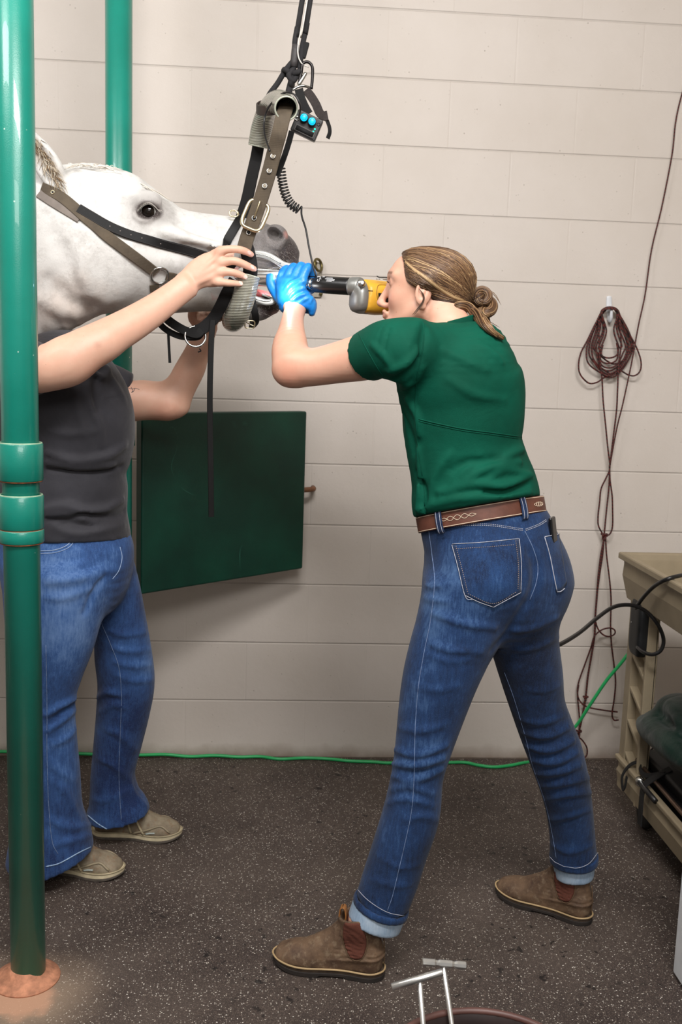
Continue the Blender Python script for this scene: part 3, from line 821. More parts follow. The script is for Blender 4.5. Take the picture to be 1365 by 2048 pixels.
def patch(o, poly, name, mat, parent, th=.0022, lift=.0004, n=14, col=0.32):
    """a pocket lying on the cloth: a quad-gridded polygon (4 corners, bottom may be pointed)"""
    (a, b, c, d, tip) = poly     # top-left, top-right, bottom-right, bottom-left, bottom middle
    a, b, c, d, tip = map(lambda p: np.array(p, float), (a, b, c, d, tip))
    V0, V1, F = [], [], []
    for j in range(n+1):
        for i in range(n+1):
            u, w = i/n, j/n
            top = a+(b-a)*u; bot = (d+(tip-d)*u*2) if u < .5 else (tip+(c-tip)*(u-.5)*2)
            x, y = top+(bot-top)*w
            r = hit(o, x, y, 0, -1.2)
            V0.append(r[0]+r[1]*(lift+th)); V1.append(r[0]-r[1]*.002)
    m = (n+1)**2; idx = lambda i, j: j*(n+1)+i
    for j in range(n):
        for i in range(n): F.append((idx(i, j), idx(i, j+1), idx(i+1, j+1), idx(i+1, j)))
    E = [idx(i, 0) for i in range(n)]+[idx(n, j) for j in range(n)]+[idx(i, n) for i in range(n, 0, -1)]+[idx(0, j) for j in range(n, 0, -1)]
    for q in range(len(E)):
        p, r2 = E[q], E[(q+1) % len(E)]; F.append((p, r2, r2+m, p+m))
    colr = np.tile([[col, col, col]], (2*m, 1)).astype(float)
    return obj_from(name, np.vstack([V0, V1]), F, mat, parent, True, colr)
pk1 = patch(jeans, ((906, 1088), (1037, 1078), (1041, 1185), (933, 1192), (987, 1213)), 'back_pocket', MJPATCH, jeans)
pk2 = patch(jeans, ((1088, 1074), (1117, 1068), (1133, 1166), (1112, 1184), (1124, 1180)), 'back_pocket', MJPATCH, jeans)
for pts in ([(906, 1090), (917, 1130), (931, 1191), (945, 1199)], [(931, 1190), (958, 1203), (987, 1213)], [(987, 1213), (1014, 1198), (1041, 1184)], [(1038, 1078), (1042, 1130), (1041, 1185)], [(907, 1088), (970, 1085), (1037, 1078)]):
    P, N = lay(jeans, pts, .0034, 5); MB().tube(P, .0007, 6).build('stitching', MTHREAD, jeans)
for pts in ([(914, 1098), (970, 1095), (1030, 1090)], [(914, 1092), (925, 1135), (937, 1187)], [(937, 1187), (987, 1206), (1035, 1181)], [(1031, 1082), (1036, 1130), (1035, 1181)]):
    q = lay(jeans, pts, .0032, 5)[0]; mb = MB(); d = np.r_[0, np.cumsum(np.linalg.norm(np.diff(q, axis=0), axis=1))]
    for i in range(int(d[-1]/.0045)):
        t = np.array([i, i+.5])*.0045; mb.tube(np.stack([np.interp(t, d, q[:, j]) for j in range(3)], 1), .0007, 5)
    mb.build('stitching', MTHREADO, jeans)
for pts in ([(1088, 1075), (1098, 1110), (1106, 1150), (1113, 1183)], [(1088, 1074), (1103, 1071), (1117, 1069)], [(1113, 1183), (1120, 1182), (1128, 1176)]):
    P, N = lay(jeans, pts, .0032, 5)
    if len(P) > 1: MB().tube(P, .0010, 6).build('stitching', MTHREAD, jeans)
seam2(jeans, [(862, 1056), (920, 1050), (980, 1050), (1048, 1060)], 'stitching', MTHREAD, jeans)
seam2(jeans, [(1052, 1060), (1078, 1050), (1094, 1040)], 'stitching', MTHREAD, jeans)
seam(jeans, [(1050, 1062), (1066, 1095), (1076, 1130), (1073, 1165), (1060, 1200)], 'stitching', MSEAM, jeans, r=.0008)
seam(jeans, [(858, 1058), (865, 1110), (870, 1165), (862, 1240), (850, 1300), (838, 1370), (832, 1440), (830, 1500), (829, 1550), (824, 1620), (812, 1680), (798, 1740), (786, 1790), (775, 1822)], 'stitching', MSEAM, jeans, r=.0007, k=8)
seam(jeans, [(1010, 1345), (1030, 1400), (1052, 1475), (1066, 1530), (1090, 1600), (1104, 1660), (1115, 1725)], 'stitching', MSEAM, jeans, r=.0007, k=8)
# turned-up cuffs
MCUFF = denim_mat('denim_inside', lin(108, 132, 160), lin(150, 172, 194), lin(196, 208, 218))
def cuff(rows, name, mat, fade):
    v = Vol(np.min([at(r[0], r[1], r[4]) for r in rows], 0)-.09, np.max([at(r[2], r[3], r[4]) for r in rows], 0)+.09, .004)
    v.loft([st(*r) for r in rows], k=.004, sm=4, cap=.12)
    v.loft([((lambda q: (q[0], q[1], q[2]-.0075, q[3]-.0075))(st(*r))) for r in rows[-2:]], k=.003, sm=3, mode='sub', cap=.6)
    return v
cv = cuff([(710, 1796, 808, 1838, -1.225, .94), (701, 1822, 797, 1866, -1.225, .94)], 0, 0, 0)
cf = sculpt('cuff', cv, MCUFF, jeans, colfn=lambda P: np.full((len(P), 3), .5)); cf['label'] = 'pale blue turned-up hem'
cv = cuff([(1107, 1722, 1191, 1712, -1.005, .95), (1112, 1762, 1186, 1742, -1.005, .95)], 0, 0, 0)
cf2 = sculpt('cuff', cv, MCUFF, jeans, colfn=lambda P: np.full((len(P), 3), .5)); cf2['label'] = 'pale blue turned-up hem'
for rows in ([(714, 1782, 814, 1830, -1.225, 1.0), (710, 1792, 811, 1840, -1.225, 1.0)], [(1101, 1716, 1196, 1702, -1.005, 1.03), (1102, 1731, 1195, 1716, -1.005, 1.03)]):
    cv = cuff(rows, 0, 0, 0)
    sculpt('hem_band', cv, MJPATCH, jeans, colfn=lambda P: np.full((len(P), 3), .25))
seam(jeans, [(716, 1775), (740, 1800), (775, 1822), (812, 1830)], 'stitching', MTHREAD, jeans, lift=.005, r=.0006)
seam(jeans, [(1103, 1712), (1120, 1727), (1150, 1734), (1175, 1726), (1192, 1705)], 'stitching', MTHREAD, jeans, lift=.005, r=.0006)

# belt
MBELT = simple('brown_leather', lin(96, 56, 42), 0.5, var=0.18, nscale=35, bump=0.3)
def ring_path(x1, y1, x2, y2, Y, ratio, grow, n=64, t0=0, t1=2*math.pi):
    c, u, a, b = st(x1, y1, x2, y2, Y, ratio, grow=grow); w = np.array([0, -1.0, -TILT]); w = w-u*(w@u); w /= np.linalg.norm(w)
    ts = np.linspace(t0, t1, n, endpoint=False)
    P = np.array([c+u*a*math.cos(t)+w*b*math.sin(t) for t in ts]); N = np.array([u*math.cos(t)/a+w*math.sin(t)/b for t in ts]); N /= np.linalg.norm(N, axis=1)[:, None]
    return P, N
P, N = ring_path(838, 1050, 1078, 1010, -1.15, .80, .005)
PC = P.mean(0); q_ = []
for p, n_ in zip(P, N):
    d_ = V(PC-p).normalized(); h_, nn_, i_, t_ = o_bvh[jeans.name].ray_cast(V(p-np.array(d_)*.2), d_)
    q_.append(np.array(h_)-np.array(d_)*.004 if h_ is not None else p)
q_ = np.array(q_)
for _ in range(4): q_ = (np.roll(q_, 1, 0)+q_*2+np.roll(q_, -1, 0))/4
P = q_
belt = MB().strap(P, .035, .0045, N, closed=True).build('belt', MBELT, woman)
bc = P.mean(0); bup = wn/np.linalg.norm(wn)
for s in (-1, 1):
    MB().tube(P+N*.0022+bup*s*.0150, .0008, 5, closed=True).build('stitching', simple('cream_thread', lin(226, 204, 178), .8, bump=0), belt)
# looped stitching on the belt
ths = np.linspace(0, 2*math.pi, 64, endpoint=False)
for lo_, hi_, ph in ((1.75, 2.35, 0), (1.75, 2.35, math.pi), (.42, .72, 0), (.42, .72, math.pi)):
    q = []
    for t in np.linspace(lo_, hi_, 40):
        i = t/(2*math.pi)*64; i0 = int(i) % 64; f = i-int(i)
        p = P[i0]*(1-f)+P[(i0+1) % 64]*f; n_ = N[i0]
        am = .0052*math.sin(math.pi*(t-lo_)/(hi_-lo_))**.5
        q.append(p+n_*.0030+bup*am*math.sin((t-lo_)/(hi_-lo_)*math.pi*5+ph))
    MB().tube(q, .0006, 5).build('stitching', simple('cream_thread', lin(226, 204, 178), .8, bump=0), belt)
def belt_loop(x1, y1, x2, y2):
    mb = MB(); p, n = hit(jeans, x2, y2, .006, -1.25); c2 = p
    th = np.argmin([(np.linalg.norm((q-CAMP)/np.linalg.norm(q-CAMP)-np.array(V(_dir((x1+x2)/2, (y1+y2)/2)).normalized()))+(9 if m_[1] > .1 else 0)) for q, m_ in zip(P, N)])
    pp, nn = P[th], N[th]
    pts = [pp-nn*.001+bup*.023, pp+nn*.005+bup*.020, pp+nn*.0075+bup*.006, pp+nn*.0080-bup*.008, pp+nn*.0065-bup*.022, pp+nn*.003-bup*.027]
    mb.strap(pts, .016, .003, nn, smooth=4)
    mb.col = None
    o = mb.build('belt_loop', MJPATCH, jeans)
    for s in (-1, 1):
        tt = np.cross(bup, nn); MB().tube([q+nn*.0019+tt*s*.0045 for q in spline(pts, 4)], .0006, 5).build('stitching', MTHREAD, o)
belt_loop(884, 1035, 880, 1060); belt_loop(1040, 1016, 1045, 1036)

# shirt
sv = Vol((0.60, -1.46, 0.98), (1.20, -0.86, 1.50), 0.0050, fx=[(.62, .70, .0025)], fz=[(1.28, 1.45, .0038)])
TOR = [(831, 1046, 1080, 1006, -1.15, .83), (824, 1008, 1078, 988, -1.15, .84), (822, 978, 1070, 962, -1.15, .84), (821, 944, 1056, 930, -1.15, .84), (813, 886, 1042, 892, -1.15, .86), (804, 840, 1047, 845, -1.15, .88),
       (795, 792, 1049, 790, -1.15, .9), (793, 752, 1042, 757, -1.155, .95), (806, 718, 1031, 724, -1.16, 1.0), (824, 688, 1012, 697, -1.16, .95), (846, 664, 978, 671, -1.155, .8)]
sv.loft([st(*r) for r in TOR], k=.02, sm=4, cap=.35)
SHL = at(832, 700, -1.235); SHR = at(968, 706, -1.02)
sv.chain([SHL, at(878, 690, -1.19), at(930, 698, -1.12), SHR+(0, 0, -.012)], [.055, .042, .032, .044], k=.030, sm=3)
SL = [(836, 640, 812, 770, -1.245, .95), (795, 636, 790, 762, -1.235, .95), (762, 641, 776, 758, -1.215, .95), (735, 654, 765, 757, -1.195, .93), (704, 671, 757, 760, -1.165, .92)]
sv.loft([st(*r) for r in SL], k=.03, sm=4, cap=.2)
# far sleeve
ELR = at(880, 735, -.86)
sv.chain([SHR, SHR+(ELR-SHR)*.55], [.052, .050], k=.03)
sb_ = vol_bvh(sv)
for px, r, l, m in [
    ([(838, 1020), (900, 1000), (980, 992), (1060, 985)], .010, .005, 'add'), ([(880, 985), (950, 968), (1010, 972), (1062, 950)], .010, .006, 'add'),
    ([(930, 960), (980, 935), (1040, 925)], .010, .006, 'add'), ([(860, 1000), (872, 950), (900, 910)], .010, .004, 'add'), ([(900, 985), (930, 940), (960, 915)], .009, .004, 'add'),
    ([(980, 955), (1010, 940), (1055, 948)], .008, .005, 'add'), ([(836, 1018), (842, 960), (838, 900)], .009, .005, 'add'), ([(1010, 915), (1030, 905), (1046, 900)], .008, .005, 'add'),
    ([(790, 760), (815, 745), (838, 715)], .010, .006, 'sub'), ([(805, 775), (830, 760), (845, 735)], .009, .004, 'add'), ([(815, 800), (835, 830), (840, 870)], .009, .005, 'add'),
    ([(808, 830), (822, 870), (830, 905)], .008, .004, 'sub'), ([(780, 742), (810, 730), (836, 700)], .009, .005, 'add'), ([(745, 690), (770, 715), (790, 745)], .007, .003, 'add'),
    ([(890, 700), (930, 720), (975, 740)], .010, .003, 'add'), ([(900, 760), (950, 790), (1010, 800)], .010, .002, 'add'), ([(835, 945), (850, 985), (848, 1020)], .008, .005, 'sub'),
    ([(905, 940), (935, 925), (990, 918)], .008, .003, 'sub'), ([(970, 985), (1010, 985), (1058, 968)], .007, .004, 'sub'), ([(960, 690), (985, 705), (1005, 725)], .008, .003, 'add'), ([(850, 655), (846, 680), (842, 700)], .007, .003, 'sub')]:
    fold(sv, sb_, px, r*.85, l*1.8, k=.009, mode=m)
# hem, following the belt, and hollow openings
sv.cut(at(958, 1013, -1.15), -wn, lo=(.5, -2, .9), hi=(1.4, 0, 1.16))
hc = st(704, 671, 757, 760, -1.165, .92); hn = hc[0]-st(735, 654, 765, 757, -1.195, .93)[0]
sv.cut(hc[0]-hn*.25, hn, lo=(.55, -1.4, 1.2), hi=(.76, -.95, 1.5))
sv.loft([(c, u, a-.007, b-.007) for c, u, a, b in [st(*r) for r in (SL[-2], SL[-1], (676, 680, 742, 765, -1.15, .92))]], k=.002, sm=3, mode='sub', cap=.5)
NB = at(918, 652, -1.135)
sv.chain([NB+(.02, 0, -.03), NB+np.array([-.028, 0, .06])], [.056, .060], k=.004, mode='sub')
MSHIRT1 = cloth_mat('green_jersey', lin(0, 68, 51), lin(0, 82, 63), 0.8, 0.0, 0.35, 0.18)
shirt = sculpt('shirt', sv, MSHIRT1, woman, relax=2)
seam(shirt, [(838, 838), (880, 848), (930, 858), (990, 866), (1044, 874)], 'seam', MSHIRT1, shirt, r=.0014, lift=.0002)
seam(shirt, [(838, 842), (880, 852), (930, 862), (990, 870), (1044, 878)], 'seam', MSHIRT1, shirt, r=.0010, lift=.0002)
seam(shirt, [(846, 634), (848, 680), (842, 720), (834, 760), (832, 830), (838, 900), (846, 960), (850, 1012)], 'seam', MSHIRT1, shirt, r=.0012, lift=.0001)
seam(shirt, [(718, 667), (735, 700), (755, 735), (768, 754)], 'seam', MSHIRT1, shirt, r=.0010, lift=.0001)
# collar
cc_ = at(912, 648, -1.13)
P2, N2 = [], []
for t in np.linspace(0, 2*math.pi, 48, endpoint=False):
    n_ = np.array([math.cos(t), math.sin(t), 0]); P2.append(cc_+n_*np.array([.054, .056, 0])+np.array([0, 0, .30*.054*math.cos(t)])); N2.append(n_)
MB().strap(P2, .020, .004, np.array(N2), closed=True).build('collar', MSHIRT1, shirt)

# body (head, neck, arms with hands, trunk and legs as one surface)
HO = at(852, 588, -1.085)
hf = np.array([-.955, .25, 0.02]); hf /= np.linalg.norm(hf)
HR = frame(hf, z=(0.06, -.03, 1))
WR = at(593, 612, -.885)           # near wrist
EL = at(588, 731, -1.10)
tool_a = at(520, 563, -.800); tool_b = at(700, 573, -.965)
def tool_pt(t): return tool_a+(tool_b-tool_a)*t
tdir = (tool_b-tool_a)/np.linalg.norm(tool_b-tool_a)
def left_hand(v, g=0.0, kk=.006):
    """hand closed round the shaft from below, fingers over the far side and top"""
    c = tool_pt(.42); up = np.array([0, 0, 1.0])-tdir*tdir[2]; up /= np.linalg.norm(up); near = np.cross(up, tdir); near = near if near[1] < 0 else -near
    Q = lambda s, n_, u_: c+tdir*s+near*n_+up*u_
    v.loft([(WR+(0, 0, -.005), (tdir), .027+g, .021+g), (Q(-.002, .018, -.045), tdir, .031+g, .020+g), (Q(.0, .022, -.012), tdir, .040+g, .015+g), (Q(.0, .021, .006), tdir, .040+g, .013+g)], k=kk*2, sm=4, cap=.6)
    for i, (s, hgt) in enumerate(((-.030, .031), (-.010, .037), (.012, .040), (.033, .038))):
        v.chain([Q(s, .020, .004), Q(s, .017, .018), Q(s+.001, .003, hgt), Q(s+.001, -.014, hgt-.012), Q(s, -.023, .004), Q(s-.001, -.020, -.012)],
                [.0100+g, .0096+g, .0092+g, .0088+g, .0082+g, .0072+g], k=kk, sm=4)
    v.chain([Q(-.026, .010, -.044), Q(-.045, .014, -.026), Q(-.060, .018, -.006), Q(-.066, .016, .010)], [.014+g, .0125+g, .011+g, .0095+g], k=kk, sm=4)
bv = Vol((0.44, -1.40, 0.06), (1.34, -0.74, 1.72), 0.0075, fx=[(.43, .66, .0035), (.68, .90, .0022)], fy=[(-.99, -.78, .0035), (-1.19, -.99, .0024)], fz=[(1.42, 1.56, .0026), (1.40, 1.62, .0026)])
head_shape(bv, HO, HR, 1.0)
bv.chain([HO+HR@np.array([-.028, 0, -.025]), at(893, 638, -1.125), at(915, 690, -1.15)], [.046, .045, .05], k=.025, sm=3)
bv.loft([(c, u, a-.022, b-.022) for c, u, a, b in [st(*r) for r in TOR[::2]]], k=.02, sm=3)
bv.chain([SHL, SHR], [.042, .042], k=.03)
ARM = [(838, 655, 815, 752, -1.24, .95), (790, 652, 786, 752, -1.225, .95), (745, 662, 764, 753, -1.19, .9), (704, 673, 745, 757, -1.165, .9), (660, 687, 690, 764, -1.14, .9), (622, 697, 640, 771, -1.12, .95), (596, 700, 606, 774, -1.105, .95)]
FORE = [(611, 706, 555, 762, -1.10, .9), (612, 675, 548, 712, -1.05, .85), (609, 655, 556, 670, -1.00, .78), (608, 634, 564, 640, -.945, .75), (614, 613, 570, 616, -.895, .75)]
bv.loft([st(*r) for r in ARM], k=.02, sm=4, cap=.7)
bv.loft([st(*r) for r in FORE], k=.028, sm=4, cap=.7)
bv.ell(at(577, 747, -1.10), (.027, .028, .027), k=.02)
left_hand(bv, 0.0)
# far arm: reaches round to the drill handle
GRIP = at(742, 590, -1.0)+np.array([0.02, .05, -.01])
WRR = at(812, 636, -.90)
bv.chain([SHR, ELR, WRR], [.042, .036, .024], k=.02, sm=4)
PR = WRR+(at(766, 600, -.895)-WRR)*.9
bv.chain([WRR, (WRR+PR)/2, PR], [.024, .027, .026], k=.015)
for i in range(4):
    z0 = .026-.019*i; b0 = PR+np.array([-.018, -.006, z0*.6+.008])
    bv.chain([b0, b0+np.array([-.020, .000, z0*.15]), b0+np.array([-.030, -.014, z0*.15]), b0+np.array([-.022, -.028, z0*.15])], [.0098, .0092, .0085, .0075], k=.004, sm=3)
bv.chain([PR+(0, -.01, .012), PR+(-.012, -.020, .028), PR+(-.024, -.026, .030)], [.012, .0105, .009], k=.006, sm=3)
def thin(rows, d): d = d+.008; return [(c, u, max(a-d, .01), max(b-d, .01)) for c, u, a, b in [st(*r) for r in rows]]
bv.loft(thin(PEL, .012), k=.02, sm=3)
hd1 = np.array([-.968, .25]); t1 = fl(553, 1932)
o1 = np.array([t1[0]-hd1[0]*.243, t1[1]-hd1[1]*.243+.018, 0])
hd2 = np.array([-.80, .60]); q2 = fl(1180, 1848)
o2 = np.array([q2[0], q2[1]+.004, 0])
def ank(o, h): return np.array([o[0]+h[0]*.052, o[1]+h[1]*.052, .125])
ANK1, ANK2 = ank(o1, hd1), ank(o2, hd2)
bv.loft(thin(NEAR[::2], .012)+[(ANK1, np.array([1., 0, 0]), .030, .030)], k=.02, sm=3)
bv.loft(thin(FAR[::2], .012)+[(ANK2, np.array([1., 0, 0]), .030, .030)], k=.02, sm=3)
fa = np.array([-.968, .25, 0]); fa /= np.linalg.norm(fa); fb = (np.array([-.8, .6, 0])); fb /= np.linalg.norm(fb)
for A_, f_ in ((ANK1, fa), (ANK2, fb)):
    f0 = np.array([A_[0], A_[1], .055]); bv.chain([A_, f0+(0, 0, .01), f0+f_*.08+(0, 0, -.01), f0+f_*.11+(0, 0, -.015)], [.028, .028, .024, .016], k=.02, sm=3)
def wcol(P):
    c = head_colors(P, HO, HR, 1.0, SK1)
    d = np.linalg.norm(P-at(572, 752, -1.14), axis=1); w = np.clip(1-d/.05, 0, 1)[:, None]*.5; c = c*(1-w)+np.array(lin(216, 140, 116))*w
    return c
body = sculpt('body', bv, MSKIN, woman, relax=1, colfn=wcol)
eyes(HO, HR, 1.0, body)
for s in (-1, 1):
    MB().tube([HO+HR@np.array(q) for q in ((.0800, s*.0195, .0195), (.0818, s*.0270, .0222), (.0806, s*.0350, .0218), (.0760, s*.0430, .0190))], .0010, 6, smooth=4).build('eyelashes', simple('dark_lash', lin(60, 42, 34), .6, bump=0), body)

# glove
gv = Vol((0.44, -1.0, 1.38), (0.68, -0.78, 1.60), 0.0026)
left_hand(gv, .0016, .004)
cz = WR+np.array([0, 0, -.002])
gv.loft([(WR+(.012, .0, .022), tdir, .034, .028), (WR+(.006, -.002, .006), tdir, .0335, .0285), (WR+(.004, -.006, -.008), tdir, .033, .029)], k=.008, sm=4, cap=.2)
gv.loft([(WR+(.014, -.004, .020), np.array([.7, 0, .7]), .022, .026), (WR+(.034, -.008, .002), np.array([.7, 0, .7]), .014, .022), (WR+(.036, -.010, -.020), np.array([1., 0, 0]), .007, .012)], k=.010, sm=4, cap=.4)
gb = vol_bvh(gv)
for px, r, l in [([(573, 590), (585, 575), (610, 562)], .0035, .0022), ([(576, 600), (592, 583), (622, 572)], .0035, .0022), ([(583, 604), (600, 592), (628, 584)], .0035, .0022), ([(570, 580), (580, 566), (600, 556)], .003, .002),
                 ([(600, 606), (612, 598), (632, 592)], .0035, .002), ([(620, 606), (626, 594), (634, 586)], .003, .002)]:
    fold(gv, gb, px, r, l*1.6, k=.003)
gv.loft([(WR+(.002, -.001, .004), tdir, .027, .022), (WR+(.002, -.004, -.020), tdir, .031, .026)], k=.002, sm=3, mode='sub', cap=.3)
mg, gnt, gbs = new_mat('blue_nitrile'); e = NT(gnt)
e.link(e.mix(e.ramp(e.noise(40, 3), .3, .7), lin(18, 120, 214), lin(46, 150, 232)), gbs.inputs['Base Color']); gbs.inputs['Roughness'].default_value = .36
e.link(e.bump(e.noise(120, 4), .35, .0015), gbs.inputs['Normal'])
glove = sculpt('glove', gv, mg, woman, relax=1); glove['label'] = 'blue nitrile glove'
# ------------------------------------------------------------------ footwear (local: x towards the toe, z up, origin under the heel)
def outline(L=.275, w=.046, hw=.034, grow=0.0):
    top = [(-.004, 0), (.004, .020), (.03, hw), (.09, hw-.002), (.14, hw+.004), (.185, w), (.22, w-.002), (.25, w*.72), (.268, w*.38), (.274, 0)]
    bot = [(.266, -w*.45), (.245, -w*.80), (.215, -w*.96), (.18, -w*.94), (.135, -hw+.002), (.09, -hw+.003), (.03, -hw), (.004, -.020)]
    P = np.array(top+bot)*[L/.275, 1]; Q = spline(np.hstack([P, np.zeros((len(P), 1))]), 5, True)[:, :2]
    c = Q.mean(0); d = np.gradient(Q, axis=0); n = np.stack([d[:, 1], -d[:, 0]], 1); n /= np.linalg.norm(n, axis=1)[:, None]
    s = np.sign(((Q-c)*n).sum(1)).mean(); return Q+n*s*grow
def footwear(o, heading, kind, parent, mats, sidecol=None):
    h = np.array([heading[0], heading[1], 0.]); h /= np.linalg.norm(h); sc_ = .905; R = frame(h, z=(0, 0, 1))*sc_; T = lambda P: np.asarray(P)@R.T+o
    boot = kind == 'boot'
    v = Vol((-.02, -.07, -.03), (.30, .07, .19 if boot else .12), .0032)
    ux = np.array([0, 1., 0])
    v.loft([((.028, 0, .040), ux, .034, .046), ((.08, 0, .042), ux, .034, .052), ((.13, 0, .036), ux, .038, .052), ((.18, 0, .030), ux, .044, .043), ((.22, 0, .028), ux, .044, .036), ((.247, 0, .026), ux, .036, .028)], k=.02, sm=4, cap=.85)
    if boot:
        xx = np.array([1., 0, 0])
        v.loft([((.050, 0, .06), xx, .050, .034), ((.053, 0, .10), xx, .047, .036), ((.058, 0, .13), xx, .052, .042), ((.060, 0, .16), xx, .055, .045)], k=.02, sm=4, cap=.1)
        v.chain([(.085, 0, .120), (.125, 0, .082), (.165, 0, .055)], [.022, .026, .026], k=.02, sm=3)
        n = np.array([.25, 0, 1.]); v.cut((.10, 0, .152), n)
        v.loft([((.058, 0, .136), xx, .046, .036), ((.060, 0, .17), xx, .049, .039)], k=.003, sm=3, mode='sub', cap=.15)
    else:
        v.loft([((.050, 0, .05), np.array([1., 0, 0]), .048, .034), ((.055, 0, .085), np.array([1., 0, 0]), .050, .037)], k=.02, sm=4, cap=.3)
        v.chain([(.10, 0, .085), (.14, 0, .070), (.175, 0, .052)], [.024, .025, .023], k=.02, sm=3)
        v.seg((.075, 0, .125), (.055, 0, .088), .034, .030, k=.006, mode='sub')
    v.cut((0, 0, .021), (0, 0, -1))
    root = sculpt(kind, v, mats[0], parent, relax=1, xf=(R, o))
    zs = .022
    Q = outline(grow=.002); n = len(Q)
    def slab(name, z0, z1, q, mat, heel=False, bev=.002):
        mb = MB(); P0 = np.array([(x, y, z0(x) if callable(z0) else z0) for x, y in q]); P1 = np.array([(x, y, z1(x) if callable(z1) else z1) for x, y in q])
        m = len(q); mb.add(T(np.vstack([P0, P1])), [tuple(range(m))[::-1], tuple(m+i for i in range(m))]+[(i, (i+1) % m, m+(i+1) % m, m+i) for i in range(m)])
        return mb.build(name, mat, root, bevel=bev)
    toe = lambda x: .0+max(0, (x-.20)/.075)**2*.012
    slab('outsole', lambda x: toe(x)+(.004 if .085 < x < .15 and boot else 0), lambda x: toe(x)*.8+(.013 if boot else .009), outline(grow=.003), mats[1])
    slab('midsole', lambda x: toe(x)*.8+(.012 if boot else .008), lambda x: toe(x)*.5+(.023 if boot else .024), outline(grow=.0015 if boot else .003), mats[2])
    zw = lambda x: .0225+max(0, (x-.20)/.075)**2*.006
    MB().tube(T([(x, y, zw(x)+.001) for x, y in outline(grow=.0028)]), .0022, 8, closed=True).build('welt', mats[3], root)
    if boot:
        w = Vol((-.02, -.07, .03), (.16, .07, .19), .0030); w.D = np.full_like(w.D, .2)
        sl, X, Y, Z = v.region((-1, -1, -1), (1, 1, 1))
        u = Vol((-.02, -.07, -.03), (.30, .07, .19), .0032); u.D = v.D-.0022
        r_ = u.region((-1, -1, -1), (1, 1, 1)); _, X, Y, Z = r_
        cxz = np.sqrt(((X-.066-(Z-.11)*.10)/.030)**2+((Z-.114)/.056)**2)-1
        u.D = np.maximum(u.D, (cxz*.03+0*Y).astype(np.float32))
        u.D = np.maximum(u.D, (Z-.150+(X-.10)*.25+0*Y).astype(np.float32)); u.D = np.maximum(u.D, -(v.D+.011))
        sculpt('elastic_panel', u, mats[4], root, relax=5, xf=(R, o))
        for s in (-1, 1):
            pts = [(.066+(z-.11)*.10+.031*math.cos(t), s*.2, z) for t, z in [(t, .114+.057*math.sin(t)) for t in np.linspace(math.pi*.93, math.pi*2.07, 18)]]
            bb = o_bvh[root.name]; out = []
            for p in pts:
                a = V(T(p)); d = V(R@np.array([0, -s, 0.])/sc_); h_, n_, i_, t_ = bb.ray_cast(a, d)
                if h_ is not None: out.append(np.array(h_)+np.array(n_)*0.0008)
            if len(out) > 3: MB().tube(out, .0013, 6).build('stitching', mats[5], root)
        MB().tube(T([(-.004, .0, .03), (-.004, 0, .07), (.000, 0, .11)]), .0013, 6, smooth=4).build('stitching', mats[5], root)
        tb = spline([(.104, .0, .118), (.110, 0, .142), (.108, 0, .168), (.098, 0, .170), (.094, 0, .150), (.096, 0, .138)], 5)
        MB().strap(T(tb), .020, .003, (R@np.array([[1., 0, 0]]*len(tb)).T).T).build('pull_tab', mats[6], root)
    return root
def leather_mat(name, c1, c2, c3):
    m, nt, b = new_mat(name); e = NT(nt)
    c = e.mix(e.ramp(e.noise(22, 6, .65), .35, .65), c1, c2); c = e.mix(e.m('MULTIPLY', e.ramp(e.noise(60, 5, .7), .52, .70), .7), c, c3)
    e.link(c, b.inputs['Base Color']); b.inputs['Roughness'].default_value = .75
    e.link(e.bump(e.noise(150, 5), .5, .0012), b.inputs['Normal']); return m
MBOOT = leather_mat('worn_brown_leather', lin(70, 50, 36), lin(112, 88, 66), lin(134, 116, 94))
bm = [MBOOT, simple('dark_rubber', lin(40, 33, 29), .8, var=.25, bump=.4), simple('boot_sole', lin(66, 52, 40), .75, var=.3, nscale=60), simple('pale_welt', lin(176, 150, 110), .6, var=.1),
      simple('rust_elastic', lin(92, 48, 34), .85, var=.15, nscale=300, bump=.5), simple('boot_thread', lin(96, 74, 52), .8), simple('tan_leather', lin(150, 98, 50), .6, var=.3, nscale=60)]
b1 = footwear(o1, hd1, 'boot', woman, bm); b1['label'] = 'worn brown pull-on boot, front foot'
b2 = footwear(o2, hd2, 'boot', woman, bm); b2['label'] = 'worn brown pull-on boot, back foot'

# ------------------------------------------------------------------ hair
hv = Vol((0.72, -1.22, 1.38), (1.0, -0.94, 1.72), 0.0030)
H = lambda *p: HO+HR@np.array(p)
hv.ell(H(-.015, 0, .031), (.091, .0775, .0665), HR, k=.01)
hv.ell(H(.022, 0, .038), (.056, .066, .054), HR, k=.02)
hv.ell(H(-.055, 0, -.012), (.040, .055, .050), HR, k=.02)
for s in (-1, 1): hv.ell(H(-.008, s*.071, .028), (.030, .013, .019), HR, k=.012)
r_ = hv.region((-9, -9, -9), (9, 9, 9)); _, X, Y, Z = r_
lx = (X-HO[0])*HR[0, 0]+(Y-HO[1])*HR[1, 0]+(Z-HO[2])*HR[2, 0]; lz = (X-HO[0])*HR[0, 2]+(Y-HO[1])*HR[1, 2]+(Z-HO[2])*HR[2, 2]; ly = (X-HO[0])*HR[0, 1]+(Y-HO[1])*HR[1, 1]+(Z-HO[2])*HR[2, 1]
hx = np.interp(lz, [-.07, -.045, -.022, .002, .012, .020, .038, .060, .078, .1], [-.055, -.040, -.024, -.014, .016, .032, .038, .043, .052, .07])
hv.D = np.maximum(hv.D, ((lx-hx)*.8).astype(np.float32)); hv.D = np.maximum(hv.D, (-.062-lz).astype(np.float32))
hcols = [lin(66, 46, 32), lin(86, 60, 41), lin(108, 79, 54), lin(134, 103, 72), lin(164, 132, 94), lin(194, 164, 122)]
